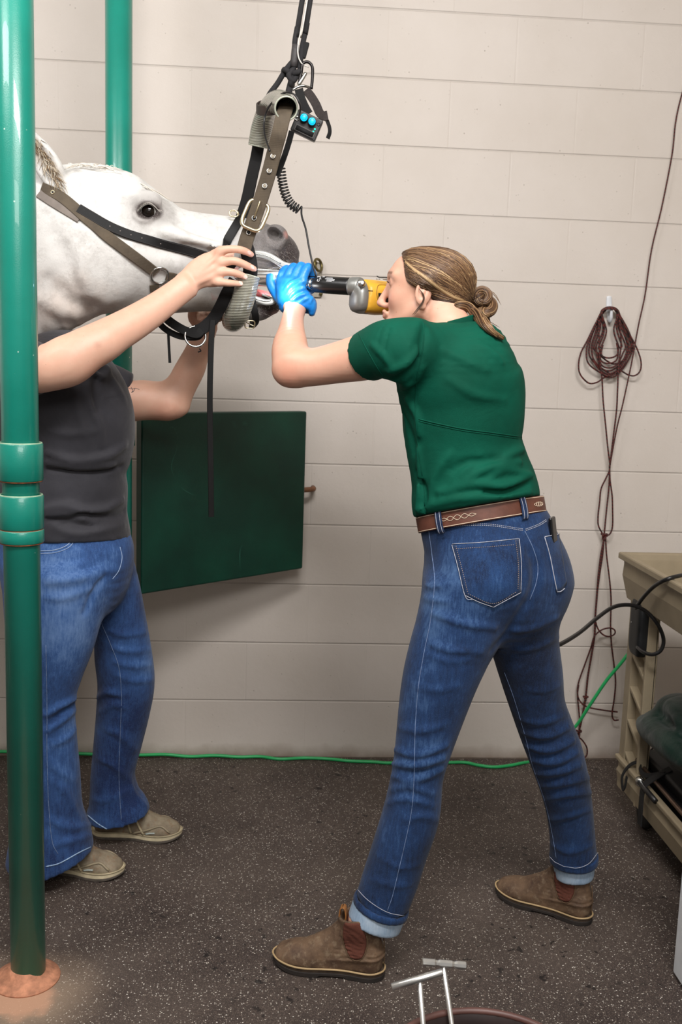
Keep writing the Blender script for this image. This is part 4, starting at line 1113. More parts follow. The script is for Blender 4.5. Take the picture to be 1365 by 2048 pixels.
hair = sculpt('hair', hv, MHAIR, woman, relax=1, colfn=lambda P: np.tile(np.array(lin(84, 58, 40)), (len(P), 1)))
hair['label'] = 'brown hair with blond highlights tied in a low messy bun'
rnd = random.Random(5)
def onhead(u, lift):
    c1 = np.array([-.015, 0, .031]); r1 = np.array([.091, .0775, .0665]); c2 = np.array([.022, 0, .038]); r2 = np.array([.056, .066, .054]); c3 = np.array([-.055, 0, -.012]); r3 = np.array([.040, .055, .050])
    o_ = np.array([-.012, 0, .02]); best = 0
    for c, r in ((c1, r1), (c2, r2), (c3, r3)):
        a = ((u/r)**2).sum(); b_ = 2*((u/r)*((o_-c)/r)).sum(); cc = (((o_-c)/r)**2).sum()-1; dd = b_*b_-4*a*cc
        if dd > 0: best = max(best, (-b_+math.sqrt(dd))/(2*a))
    return H(*(o_+u*(best+lift)))
tie = np.array([-.94, .10, -.34]); tie /= np.linalg.norm(tie)
hbv = o_bvh[hair.name]
cur, cols, rr = [], [], []
for i in range(2300):
    s = rnd.choice((-1, 1, 1)); 
    a = rnd.random()
    # start along the hairline from the parting on top down to the ear and the nape
    if a < .80:
        t = rnd.random()**.8
        z = .088-.072*t; x = np.interp(z, [.012, .020, .038, .060, .078, .1], [.018, .033, .037, .042, .050, .05])
        y = s*np.interp(z, [.012, .06, .088], [.072, .055, .004])
        if rnd.random() < .4: x -= rnd.random()*.09; y = s*min(abs(y)+.01, .07)
        p = np.array([x, y, z])
    else:
        p = np.array([-.012-.03*rnd.random(), s*.070, .004-.058*rnd.random()])
    u0 = p-np.array([-.012, 0, .02]); u0 /= np.linalg.norm(u0)
    e1 = tie+np.array([0, rnd.gauss(0, .06), rnd.gauss(0, .06)]); e1 /= np.linalg.norm(e1)
    om = math.acos(max(-1, min(1, float(u0@e1)))); sag = rnd.uniform(-.02, .10)*(1 if a < .8 else -.5)
    pts = []; li = rnd.uniform(-.0002, .0020)
    for t in np.linspace(0, 1, 13):
        u = (math.sin((1-t)*om)*u0+math.sin(t*om)*e1)/math.sin(om); u = u+np.array([0, 0, -sag*math.sin(math.pi*t)]); u /= np.linalg.norm(u)
        pw = onhead(u, .002); h_, n_, i_, t_ = hbv.find_nearest(V(pw)); n_ = np.array(n_); n_ = n_ if n_@(pw-HO) > 0 else -n_
        pts.append(np.array(h_)+n_*(li+.0008*math.sin(math.pi*t)))
    cur.append(pts)
    g = rnd.gauss(1.25, 1.2)+(.8 if (a < .8 and z > .055) else 0)-(1.0 if a >= .8 else 0)
    cols.append(hcols[int(max(0, min(5, round(g))))]); rr.append(rnd.uniform(.0004, .0011))
# pale front lock
for i in range(46):
    o_ = rnd.uniform(-3, 4); px = [(800+o_*.4, 514+o_*.3), (812, 524+o_), (830, 540+o_), (852, 555+o_*1.2), (878, 574+o_*1.2), (905, 592+o_), (930, 601+o_*.5)]
    P, N = lay(hair, px, .0022+rnd.random()*.0015, 3)
    if len(P) > 5: cur.append(P); cols.append(hcols[rnd.choice((3, 4, 5, 5, 4))]); rr.append(.0009)
hs = strands('hair_strands', cur, cols, rr, MHAIR, hair); hs['kind'] = 'stuff'
def lock(path, rad, n, c, wob=.4, rr_=(.0007, .0015), tw=2.0):
    q = spline(path, 6); T_ = np.gradient(q, axis=0); T_ /= np.linalg.norm(T_, axis=1)[:, None]
    a_ = np.cross(T_, [0.1, -1, .15]); a_ /= np.linalg.norm(a_, axis=1)[:, None]; b_ = np.cross(T_, a_)
    out, cc, r3 = [], [], []; L_ = np.linspace(0, 1, len(q))
    for i in range(n):
        th = rnd.random()*6.28; rad_i = rad*math.sqrt(rnd.random()); env = .35+.65*np.sin(np.pi*np.clip(L_*.85+.12, 0, 1))
        t = th+tw*L_; out.append(q+(a_*np.cos(t)[:, None]+b_*np.sin(t)[:, None])*rad_i*env[:, None]); cc.append(hcols[int(max(0, min(5, round(rnd.gauss(c, 1.2)))))]); r3.append(rnd.uniform(*rr_))
    return out, cc, r3
K1 = at(931, 600, -1.075); Yb = -1.075
bun = MB(); cur, cols, rr = [], [], []
def circ(cx, cy, r, Y, a0, a1, dy=0.0, n=9, sx=1.0): return [at(cx+r*sx*math.cos(math.radians(a)), cy-r*math.sin(math.radians(a)), Y+dy*math.sin(math.radians(a*1.0))) for a in np.linspace(a0, a1, n)]
for pth, rad, n_, c_ in [
    (circ(972, 613, 13, Yb, 180, 560, .012), .012, 190, 1.4), (circ(965, 594, 12, Yb-.006, 280, -100, .01), .011, 160, 1.8), (circ(968, 606, 17, Yb+.012, 150, 420, .012), .010, 90, .9),
    (circ(974, 620, 11, Yb-.012, 30, 300, .010), .008, 80, 1.6), ([K1, at(943, 604, Yb), at(956, 596, Yb-.012), at(966, 587, Yb-.010)], .010, 90, 1.8),
    ([at(902, 620, -1.15), at(918, 611, -1.155), at(938, 614, -1.15), at(952, 630, -1.16)]+[hit(shirt, x, y, .008, -1.17)[0] for x, y in ((964, 652), (981, 669), (1002, 682))], .010, 120, 2.2),
    ([at(925, 606, -1.14), at(946, 620, -1.15)]+[hit(shirt, x, y, .009, -1.17)[0] for x, y in ((962, 646), (976, 662), (990, 676))], .009, 80, 1.8), ([at(972, 630, Yb), at(974, 645, Yb-.005), at(968, 660, Yb-.015)], .008, 50, 1.2)]:
    a_, b_, c3 = lock(pth, rad, n_, c_); cur += a_; cols += b_; rr += c3
bn = strands('bun', cur, cols, rr, MHAIR, hair); bn['kind'] = 'stuff'
bvb = Vol((0.85, -1.2, 1.36), (1.06, -.98, 1.6), .004)
bvb.ell(at(968, 605, Yb+.004), (.017, .012, .022), k=.006); bvb.seg(K1+(0, .01, 0), at(955, 604, Yb), .014, .016, k=.01); bvb.seg(at(950, 625, -1.10), at(970, 655, -1.11), .008, .006, k=.01)
sculpt('bun_core', bvb, MHAIR, hair, colfn=lambda P: np.tile(np.array(lin(64, 44, 30)), (len(P), 1)))
MB().ring(at(933, 601, -1.075), .014, .0032, (at(950, 604, -1.07)-at(920, 596, -1.08))).build('hair_tie', simple('black_elastic', (.012, .012, .014), .7), hair)
cur, cols, rr = [], [], []
for px, Y, c_ in [([(968, 588), (980, 582), (992, 590), (1000, 604)], Yb, 3), ([(968, 586), (982, 585), (994, 596), (1003, 610)], Yb-.004, 2), ([(960, 586), (975, 580), (990, 586)], Yb, 3), ([(975, 640), (1000, 655)], Yb, 2), ([(946, 578), (950, 574), (958, 590)], Yb, 3)]:
    cur.append(spline([at(x, y, Y) for x, y in px], 5)); cols.append(hcols[c_]); rr.append(.0007)
for px in ([(838, 577), (846, 588), (847, 600), (838, 614), (826, 629)], [(841, 580), (848, 590), (848, 602), (838, 618), (829, 629)], [(846, 566), (852, 574), (862, 582)], [(850, 560), (853, 572), (864, 584)]):
    y0 = -1.165
    cur.append(spline([at(x, y, y0) for x, y in px], 5)); cols.append(hcols[0]); rr.append(.0012)
loose = strands('loose_hair', cur, cols, rr, MHAIR, hair); loose['kind'] = 'stuff'
# ------------------------------------------------------------------ horse
HY = -.76
horse = empty('horse', (-.75, HY, 0), 'white horse with grey muzzle, its head held up and mouth propped open', 'horse')
wv = Vol((-2.0, -1.14, -.01), (.62, -.42, 1.98), .012, fx=[(-.12, .60, .0045), (.42, .57, .0032)], fy=[(-.96, -.60, .0045)], fz=[(1.36, 1.90, .0045)])
sk = [(18, 345, 60, 620, HY, .46), (78, 336, 118, 630, HY, .58), (120, 333, 150, 628, HY, .62), (165, 328, 172, 620, HY, .66), (215, 334, 205, 618, HY, .68), (265, 356, 240, 622, HY, .69), (305, 380, 285, 616, HY, .74), (350, 404, 330, 600, HY, .74),
      (400, 422, 385, 568, HY, .74), (450, 430, 440, 545, HY, .82), (500, 438, 494, 530, HY, .9), (535, 450, 530, 534, HY, 1.05), (566, 468, 560, 542, HY, 1.0), (586, 494, 580, 542, HY, .9)]
wv.loft([st(*r) for r in sk], k=.03, sm=4, cap=.6)
jw = [(185, 470, 190, 622, HY, .80), (260, 520, 262, 628, HY, .72), (320, 560, 322, 628, HY, .8), (370, 575, 372, 625, HY, 1.0), (420, 578, 424, 623, HY, 1.15), (475, 590, 478, 630, HY, 1.3), (520, 600, 522, 636, HY, 1.4), (548, 604, 550, 628, HY, 1.5)]
wv.loft([st(*r) for r in jw], k=.02, sm=4, cap=.8)
wv.ell(at(512, 626, HY), (.026, .034, .017), k=.02)
# jowl plates on both sides, cheek bone ridges, brow bones
for s in (-1, 1):
    yy = HY+s*.058
    wv.ell(at(195, 505, yy), (.108, .050, .125), roty(.35), k=.04)
    wv.chain([at(330, 462, HY+s*.088), at(390, 478, HY+s*.082), at(440, 492, HY+s*.066)], [.016, .012, .007], k=.025, sm=3)
    wv.ell(at(292, 398, HY+s*.083), (.038, .020, .020), k=.025)
    wv.ell(at(240, 372, HY+s*.050), (.05, .03, .03), k=.03)
    # nostril: flared rim round a deep hole
    wv.ell(at(553, 472, HY+s*.046), (.030, .020, .027), roty(.5), k=.012)
    wv.ell(at(546, 494, HY+s*.052), (.020, .010, .012), k=.012)
    wv.ell(at(552, 470, HY+s*.068), (.0225, .022, .0125), roty(.35), k=.006, mode='sub')
    wv.ell(at(548, 467, HY+s*.050), (.016, .022, .013), roty(.35), k=.006, mode='sub')
    # hollow above the eye, tear line
    wv.ell(at(246, 396, HY+s*.115), (.022, .014, .012), k=.02, mode='sub')
    wv.chain([at(345, 440, HY+s*.112), at(400, 455, HY+s*.095), at(450, 462, HY+s*.078)], [.008, .008, .006], k=.03, sm=3, mode='sub')
# lips
wv.chain([at(500, 524, HY-.052), at(540, 530, HY-.050), at(575, 538, HY-.036), at(588, 532, HY), at(575, 538, HY+.036), at(540, 530, HY+.050), at(500, 524, HY+.052)], [.012, .0125, .0125, .014, .0125, .0125, .012], k=.012, sm=3)
wv.chain([at(490, 600, HY-.040), at(530, 603, HY-.040), at(553, 606, HY-.025), at(560, 606, HY), at(553, 606, HY+.025), at(530, 603, HY+.040), at(490, 600, HY+.040)], [.010, .011, .012, .012, .012, .011, .010], k=.012, sm=3)
wv.ell(at(448, 570, HY), (.055, .046, .040), k=.02)
# mouth cavity
wv.loft([(at(430, 570, HY), np.array([0, 1., 0]), .022, .006), (at(470, 566, HY), np.array([0, 1., 0]), .030, .022), (at(505, 562, HY), np.array([0, 1., 0]), .052, .034), (at(560, 568, HY), np.array([0, 1., 0]), .060, .044), (at(620, 575, HY), np.array([0, 1., 0]), .075, .055)], k=.008, sm=3, mode='sub')
# neck and body
def P3(x, y, Y): return at(x, y, Y)
NK = [(130, 335, 170, 628, HY, .50), (70, 332, 108, 668, HY, .50), (-20, 322, 40, 700, HY-.005, .48), (-150, 322, -50, 790, HY-.01, .46), (-330, 380, -180, 960, HY-.02, .42)]
wv.loft([st(*r) for r in NK], k=.03, sm=4, cap=.5)
bc_ = np.array([-1.15, HY-.03, 1.10])
wv.ell((-.80, HY-.03, 1.14), (.28, .22, .34), k=.12); wv.ell((-1.25, HY-.03, 1.10), (.50, .255, .30), k=.12); wv.ell((-1.66, HY-.03, 1.16), (.30, .24, .30), k=.12)
wv.chain([(-.62, HY-.02, 1.36), (-.95, HY-.03, 1.42), (-1.3, HY-.03, 1.36), (-1.65, HY-.03, 1.40)], [.12, .10, .10, .12], k=.1)
for s in (-1, 1):
    y0 = HY-.03+s*.13
    wv.chain([(-.72, y0, 1.00), (-.70, y0, .78), (-.70, y0, .50), (-.70, y0, .44), (-.71, y0, .16), (-.68, y0, .09), (-.665, y0, .03)], [.12, .075, .042, .042, .028, .034, .052], k=.04, sm=3)
    wv.chain([(-1.66, y0, 1.08), (-1.60, y0, .86), (-1.74, y0, .60), (-1.77, y0, .52), (-1.73, y0, .18), (-1.70, y0, .10), (-1.685, y0, .03)], [.17, .12, .055, .048, .032, .036, .054], k=.04, sm=3)
wv.cut((0, 0, 0.002), (0, 0, -1))
# near ear (opening towards the camera) and far ear
def ear(v, s):
    Y0 = HY+s*.075
    a, b_, c_, d_ = at(116, 372, Y0), at(98, 335, Y0+s*.012), at(74, 296, Y0+s*.016), at(52, 252, Y0+s*.012)
    u = at(130, 352, Y0)-at(96, 388, Y0); u /= np.linalg.norm(u)
    v.loft([(a, u, .024, .020), (b_, u, .031, .018), (c_, u, .026, .014), (d_, u, .006, .005)], k=.012, sm=5, cap=.5)
    n = np.array([-.15, s*1.0, .0])*.016
    v.loft([(a+n*1.2+(b_-a)*.3, u, .014, .012), (b_+n, u, .022, .012), (c_+n*.9, u, .018, .010), (c_+(d_-c_)*.8+n*.6, u, .004, .004)], k=.006, sm=5, mode='sub')
ear(wv, -1); ear(wv, 1)
wb = vol_bvh(wv)
# soft relief of the neck and throat, seen as folds of the coat
for px, r, l, m in [([(160, 480), (150, 530), (160, 580), (188, 612)], .016, .006, 'sub'), ([(176, 470), (166, 530), (176, 585)], .02, .007, 'add'), ([(100, 560), (140, 600), (180, 618)], .012, .004, 'sub'),
                    ([(85, 600), (115, 620), (150, 632)], .012, .005, 'add'), ([(110, 470), (125, 520), (120, 575)], .016, .004, 'sub'), ([(350, 530), (300, 520), (262, 500)], .012, .003, 'add')]:
    fold(wv, wb, px, r, l*.75, k=.025, mode=m)
# eye socket and lids
r0 = None
d_ = V(_dir(295, 421)).normalized(); eh, en, _, _ = wb.ray_cast(V(CAMP), d_)
ec = np.array(eh)+np.array([0, .016, 0])
wv.ell(ec+(0, -.020, 0), (.0225, .016, .0165), roty(.25), k=.008, mode='sub')
def lid(px, r, lift): 
    C = [np.array(wb.ray_cast(V(CAMP), V(_dir(x, y)).normalized())[0])+np.array([0, -lift, 0]) for x, y in spline(np.array(px, float), 4)]
    wv.chain(C, [r]*len(C), k=.005)
lid([(270, 432), (273, 418), (284, 406), (300, 403), (314, 412), (320, 420)], .0058, .003)
lid([(270, 432), (280, 441), (296, 442), (311, 434), (320, 420)], .0050, .002)
lid([(272, 414), (286, 398), (304, 396), (320, 406)], .0045, .001)
wv.ell(ec*np.array([1, 1, 1])+(0, 2*(HY-ec[1])+.020, 0), (.0225, .016, .0165), k=.008, mode='sub')
def horse_mat():
    m, nt, b = new_mat('white_coat'); e = NT(nt)
    c = e.attr('Col')
    hairn = e.noise(900, 3, .7, vec=e.scale(e.obj(), (.4, 1, 1)))
    c = e.mix(e.m('MULTIPLY', e.ramp(hairn, .45, .75), .12), c, lin(150, 140, 130))
    fl_ = e.m('MULTIPLY', e.ramp(e.vor(85), .085, .04), e.ramp(e.noise(13, 3), .50, .62))
    c = e.mix(e.m('MULTIPLY', fl_, .65), c, lin(96, 84, 78)); c = e.mix(e.m('MULTIPLY', e.ramp(e.noise(26, 6, .75), .48, .72), .45), c, lin(168, 162, 158), 'MULTIPLY')
    sc_ = e.n('ShaderNodeSeparateColor'); e.link(e.attr('Col'), sc_.inputs[0]); dk = e.ramp(sc_.outputs[1], .50, .12)
    c = e.mix(e.m('MULTIPLY', e.m('MULTIPLY', dk, e.ramp(e.noise(420, 3, .8), .52, .66)), .55), c, lin(176, 172, 168)); c = e.mix(e.m('MULTIPLY', e.m('MULTIPLY', dk, e.ramp(e.noise(350, 3, .8), .45, .32)), .7), c, lin(30, 24, 24))
    e.link(c, b.inputs['Base Color']); b.inputs['Roughness'].default_value = .62
    b.inputs['Sheen Weight'].default_value = .12; b.inputs['Specular IOR Level'].default_value = .3
    h = e.m('ADD', e.m('MULTIPLY', hairn, .5), e.m('ADD', e.m('MULTIPLY', e.noise(110, 4), .8), e.m('MULTIPLY', e.noise(16, 3), 3.0)))
    e.link(e.bump(h, .45, .0022), b.inputs['Normal']); return m
MCOAT = horse_mat()
def hcol(P):
    W_ = lin(212, 210, 206); c = np.tile(np.array(W_), (len(P), 1))
    n = (np.sin(P[:, 0]*61+P[:, 2]*43)*np.sin(P[:, 1]*57-P[:, 2]*71)+np.sin(P[:, 0]*131+P[:, 1]*97)*.5)*.5
    def bl(w, col):
        w = np.clip(w, 0, 1)[:, None]; c[:] = c*(1-w)+np.array(col)*w
    far_ = lambda px, Y: at(px[0], px[1], Y)
    # warm tint under the throat and on the neck
    d = np.linalg.norm((P-at(150, 640, HY-.08))*[1, .6, 1], axis=1); bl((1-d/.13)*.5+n*.1, lin(206, 178, 158))
    # muzzle
    mz = at(580, 520, HY); d = np.linalg.norm((P-mz)*[1.0, .5, .8], axis=1)
    bl((.125-d)/.035+n*.35, lin(146, 140, 138)); bl((.085-d)/.03+n*.45, lin(112, 106, 104)); bl((.052-d)/.02+n*.5-.15, lin(66, 56, 56))
    ch = at(548, 622, HY); d = np.linalg.norm((P-ch)*[1, .6, 1], axis=1); bl((.06-d)/.03+n*.4, lin(84, 70, 70)); bl((.022-d)/.02+n*.3, lin(196, 142, 138))
    jj = at(410, 612, HY); d = np.linalg.norm((P-jj)*[.7, .6, 1.6], axis=1); bl((.075-d)/.06+n*.2, lin(168, 158, 146))
    for s in (-1, 1):
        d = np.linalg.norm((P-at(580, 468, HY+s*.06))*[1, 1, 1.2], axis=1); bl((.018-d)/.01, lin(206, 150, 140))
        nn_ = at(552, 470, HY+s*.055); d = np.linalg.norm((P-nn_)*[.85, 1, 1.3], axis=1); bl((.017-d)/.006, lin(26, 20, 20))
        e_ = np.array([ec[0], ec[1] if s < 0 else 2*HY-ec[1], ec[2]])
        d = np.linalg.norm((P-e_)*[.85, .6, 1.1], axis=1); bl((.062-d)/.030*.6+n*.2, lin(140, 132, 128)); bl((.0315-d)/.008, lin(58, 46, 44))
    # mouth lining
    inn = np.clip((.036-np.abs(P[:, 1]-HY))/.008, 0, 1)*((P[:, 0] > at(425, 570, HY)[0]) & (P[:, 0] < at(572, 560, HY)[0]) & (P[:, 2] < at(500, 537, HY)[2]) & (P[:, 2] > at(500, 603, HY)[2]))
    bl(inn*.9, lin(206, 140, 132))
    # inner ear
    for s in (-1, 1):
        e1, e2 = at(112, 350, HY+s*.092), at(66, 288, HY+s*.10); ba = e2-e1; t = np.clip(((P-e1)@ba)/(ba@ba), 0, 1)
        d = np.linalg.norm(P-e1-t[:, None]*ba, axis=1); bl((.020-d)/.012*(.6)+n*.25*(d < .022), lin(146, 124, 98))
    hoof = P[:, 2] < .07; bl(hoof*(P[:, 0] < -.5)*1.0, lin(60, 52, 46))
    return c
hbody = sculpt('body', wv, MCOAT, horse, relax=1, colfn=hcol)
# eyes
for s in (-1, 1):
    c0 = np.array([ec[0]+.001, ec[1]+.004 if s < 0 else 2*HY-ec[1]-.004, ec[2]]); f = np.array([-.02, s*1.0, -.12]); f /= np.linalg.norm(f)
    mb = MB(); r = .0215
    mb.col = (.62, .60, .56); mb.lathe([(r*math.sin(t), r*math.cos(t)) for t in np.linspace(.80, math.pi*.7, 8)], c0, f, 28)
    mb.col = (.012, .008, .006); mb.lathe([(r*math.sin(t), r*math.cos(t)) for t in np.linspace(.80, .0, 10)], c0, f, 28)
    mb.build('eye', MEYE, horse)
# teeth and tongue
MTOOTH = simple('ivory_teeth', lin(214, 196, 158), .35, var=.15, nscale=60)
for k_ in range(6):
    yy = HY+(-2.5+k_)*.0115; xx = 566-abs(k_-2.5)*3.0
    a = at(xx, 538, yy); MB().sweep([a+(0, 0, .006), a+(.004, 0, -.006), a+(.004, 0, -.018)], [(x*.0052, y*.0040) for x, y in ((-1, -1), (1, -1), (1, 1), (-1, 1))]).build('tooth', MTOOTH, horse, bevel=.0015)
    a = at(xx-20, 604, yy); MB().sweep([a+(0, 0, -.008), a+(.004, 0, .005), a+(.005, 0, .014)], [(x*.0050, y*.0038) for x, y in ((-1, -1), (1, -1), (1, 1), (-1, 1))]).build('tooth', MTOOTH, horse, bevel=.0015)
tv = Vol(at(430, 620, HY)-(.02, .05, .02), at(560, 560, HY)+(.03, .05, .02), .003)
tv.loft([(at(440, 588, HY), np.array([0, 1., 0]), .026, .010), (at(490, 585, HY), np.array([0, 1., 0]), .026, .012), (at(530, 590, HY), np.array([0, 1., 0]), .022, .010), (at(545, 595, HY), np.array([0, 1., 0]), .014, .007)], k=.01, sm=4, cap=1)
sculpt('tongue', tv, simple('tongue_pink', lin(206, 112, 112), .35, var=.15, nscale=80), horse)
# forelock, mane and coat hairs along the crest
cur, cols, rr = [], [], []
rh = random.Random(3)
WH = [lin(236, 232, 224), lin(222, 214, 200), lin(206, 196, 182)]
for i in range(260):
    t = rh.random(); x = 128+150*t**1.2; yy = HY+rh.gauss(-.01, .028)
    top = np.interp(x, [120, 165, 215, 265, 305], [334, 329, 335, 357, 381])
    l = rh.uniform(25, 75); p0 = at(x, top+6, yy); 
    dx = l; x1 = x+dx; top1 = np.interp(x1, [120, 165, 215, 265, 305, 350, 400], [334, 329, 335, 357, 381, 405, 423])
    p1 = at(x+dx*.5, np.interp(x+dx*.5, [120, 165, 215, 265, 305, 350], [334, 329, 335, 357, 381, 405])-rh.uniform(0, 2.5), yy); p2 = at(x1, top1+rh.uniform(0, 6), yy+rh.uniform(-.01, .01))
    cur.append(spline([p0, p1, p2], 5)); cols.append(rh.choice(WH)); rr.append(rh.uniform(.0006, .0013))
for i in range(90):
    x = rh.uniform(120, 225); yy = HY+rh.gauss(0, .03); top = np.interp(x, [120, 165, 215, 225], [334, 329, 335, 339])
    a = at(x, top+4, yy); cur.append(spline([a, a+(rh.uniform(0, .012), rh.uniform(-.01, .01), rh.uniform(.003, .010)), a+(rh.uniform(.01, .03), rh.uniform(-.01, .01), rh.uniform(-.002, .008))], 4)); cols.append(rh.choice(WH)); rr.append(.0006)
fk = strands('forelock', cur, cols, rr, MHAIR, horse); fk['kind'] = 'stuff'
cur, cols, rr = [], [], []
EH = [lin(150, 122, 88), lin(196, 178, 150), lin(226, 216, 198), lin(110, 88, 62)]
for i in range(200):
    t = rh.random(); a = at(118-56*t+rh.gauss(0, 6), 368-100*t+rh.gauss(0, 5), HY-.094)
    l = rh.uniform(.012, .035); dvec = np.array([rh.uniform(-.2, 1.0), rh.uniform(-.5, -.05), rh.uniform(-1.0, -.4)]); dvec /= np.linalg.norm(dvec)
    cur.append([a, a+dvec*l*.5+(0, -.002, 0), a+dvec*l]); cols.append(rh.choice(EH)); rr.append(.0006)
ehair = strands('ear_hair', cur, cols, rr, MHAIR, horse); ehair['kind'] = 'stuff'
cur, cols, rr = [], [], []
for x, y, q in [(rh.uniform(530, 590), rh.uniform(500, 545), 1) for _ in range(120)]+[(rh.uniform(505, 560), rh.uniform(608, 634), -1) for _ in range(70)]:
    h_ = hit(hbody, x, y, -.001)
    if h_ is None: continue
    a, n_ = h_; d2 = n_+np.array([rh.uniform(-.2, .8), 0, -.4*q]); d2 /= np.linalg.norm(d2); cur.append([a, a+d2*.005, a+d2*rh.uniform(.006, .014)]); cols.append(rh.choice([lin(60, 52, 50), lin(190, 180, 170), lin(120, 104, 100)])); rr.append(.00035)
wk = strands('whiskers', cur, cols, rr, MHAIR, horse); wk['kind'] = 'stuff'
cur, cols, rr = [], [], []
for i in range(26):
    t = i/25; x = 274+44*t; y = 418-15*math.sin(math.pi*min(1, t*1.1)); h_ = hit(hbody, x, y, .001)
    if h_ is None: continue
    a, n_ = h_; cur.append([a, a+np.array([.002+.004*t, -.006, -.003]), a+np.array([.003+.006*t, -.009, -.008])]); cols.append(lin(206, 200, 192)); rr.append(.0005)
strands('eyelashes', cur, cols, rr, MHAIR, horse)['kind'] = 'stuff'
# ------------------------------------------------------------------ the person in the dark grey shirt, holding the horse's head
per = empty('person', (-.02, -.80, 0), 'person in dark grey shirt, blue bootcut jeans and grey sneakers holding the horse head support', 'person')
SK2 = lin(222, 176, 152)
PN = [(6, 1130, 216, 1150, -.87, .72), (8, 1210, 206, 1218, -.87, .74), (12, 1270, 190, 1285, -.865, .78), (18, 1340, 166, 1345, -.86, .82), (26, 1400, 150, 1405, -.855, .85), (30, 1470, 153, 1468, -.85, .85), (32, 1548, 160, 1545, -.84, .88), (30, 1620, 165, 1612, -.83, .9), (22, 1680, 182, 1662, -.82, .9), (16, 1745, 188, 1702, -.815, .9)]
PF = [(100, 1130, 270, 1128, -.71, .75), (150, 1200, 284, 1186, -.70, .8), (185, 1262, 294, 1246, -.68, .9), (190, 1320, 305, 1312, -.66, .92), (196, 1374, 309, 1362, -.645, .92), (193, 1430, 299, 1420, -.63, .95), (188, 1490, 284, 1480, -.62, .98), (182, 1545, 270, 1545, -.61, 1.0), (179, 1590, 280, 1588, -.605, .95), (174, 1625, 297, 1608, -.60, .9), (172, 1668, 306, 1634, -.60, .88)]
PP = [(8, 1042, 250, 1040, -.80, .60), (4, 1064, 257, 1060, -.80, .64), (-6, 1100, 268, 1096, -.80, .74), (-4, 1140, 262, 1135, -.80, .74), (2, 1175, 240, 1170, -.80, .72)]
pj = Vol((-.24, -1.06, 0.03), (.34, -.44, 1.02), .0058)
pj.loft([st(*r) for r in PP], k=.02, sm=4, cap=.7)
pj.loft([st(*r) for r in PN], k=.035, sm=4, cap=.2); pj.loft([st(*r) for r in PF], k=.03, sm=4, cap=.2)
pjb = vol_bvh(pj)
for px, r, l, m in [
    ([(150, 1398), (120, 1412), (92, 1430)], .010, .007, 'add'), ([(150, 1420), (125, 1440), (95, 1462)], .010, .006, 'add'), ([(148, 1408), (122, 1426), (100, 1446)], .006, .004, 'sub'), ([(155, 1455), (135, 1475), (105, 1490)], .009, .004, 'add'),
    ([(170, 1225), (190, 1180), (214, 1152)], .008, .006, 'sub'), ([(95, 1140), (140, 1135), (185, 1122)], .009, .003, 'add'), ([(95, 1165), (140, 1160), (200, 1140)], .010, .003, 'add'), ([(92, 1195), (130, 1195), (180, 1178)], .010, .003, 'add'),
    ([(216, 1262), (250, 1270), (290, 1265)], .008, .004, 'add'), ([(225, 1295), (260, 1303), (300, 1298)], .008, .004, 'add'), ([(232, 1325), (262, 1332), (303, 1330)], .009, .004, 'add'), ([(236, 1352), (268, 1362), (304, 1360)], .009, .004, 'add'),
    ([(196, 1396), (215, 1384), (240, 1390)], .009, .006, 'add'), ([(200, 1425), (225, 1410), (250, 1415)], .009, .004, 'add'), ([(212, 1460), (240, 1470), (270, 1500)], .009, .004, 'add'), ([(200, 1520), (225, 1530), (262, 1560)], .009, .004, 'add'),
    ([(185, 1600), (215, 1600), (260, 1580)], .008, .003, 'add'), ([(258, 1560), (270, 1590), (292, 1612)], .009, .004, 'add'), ([(110, 1560), (135, 1590), (160, 1640)], .010, .004, 'add'), ([(100, 1640), (140, 1655), (180, 1650)], .009, .005, 'add'), ([(110, 1690), (150, 1680), (182, 1672)], .008, .004, 'add'), ([(96, 1520), (120, 1545), (150, 1560)], .009, .003, 'add')]:
    fold(pj, pjb, px, r*.9, l*1.3, k=.009, mode=m)
hemcut(pj, 10, 1749, 188, 1694, -.815, (-.3, -1.1, 0), (.14, -.70, .22), tilt=.06)
hemcut(pj, 170, 1634, 306, 1618, -.60, (-.06, -.73, -.1), (.36, -.4, .2), tilt=.12)
MJEAN2 = denim_mat('denim_washed_blue', lin(20, 38, 80), lin(50, 84, 137), lin(120, 150, 194))
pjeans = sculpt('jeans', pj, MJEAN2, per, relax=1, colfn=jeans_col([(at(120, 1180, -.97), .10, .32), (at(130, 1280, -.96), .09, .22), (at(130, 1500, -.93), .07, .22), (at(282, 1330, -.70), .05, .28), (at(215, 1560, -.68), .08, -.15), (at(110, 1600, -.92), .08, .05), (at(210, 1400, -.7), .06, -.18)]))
pjeans['label'] = 'washed blue bootcut jeans'
MTH2 = simple('denim_stitch', lin(150, 170, 200), .8, bump=0)
for px in ([(203, 1246), (222, 1290), (238, 1335), (243, 1390), (241, 1460), (238, 1540), (240, 1600), (243, 1640)], [(92, 1290), (94, 1400), (94, 1500), (97, 1600), (104, 1680), (116, 1708)]):
    seam(pjeans, px, 'stitching', MSEAM, pjeans, r=.0008, k=7)
seam(pjeans, [(240, 1094), (244, 1115), (238, 1140), (225, 1158)], 'stitching', MTH2, pjeans, r=.0009)
seam(pjeans, [(80, 1102), (110, 1100), (135, 1090), (146, 1074)], 'stitching', MTH2, pjeans, r=.0011)
seam(pjeans, [(80, 1107), (112, 1105), (139, 1094), (150, 1078)], 'stitching', MTH2, pjeans, r=.0008)
for px in ([(92, 1733), (115, 1728), (135, 1718), (160, 1704), (186, 1692)], [(175, 1630), (200, 1650), (228, 1664), (250, 1668)], [(250, 1668), (280, 1645), (304, 1620)]):
    seam(pjeans, px, 'hem_edge', simple('frayed_hem', lin(150, 176, 206), .85, var=.3, nscale=200), pjeans, r=.0016, lift=.0005)
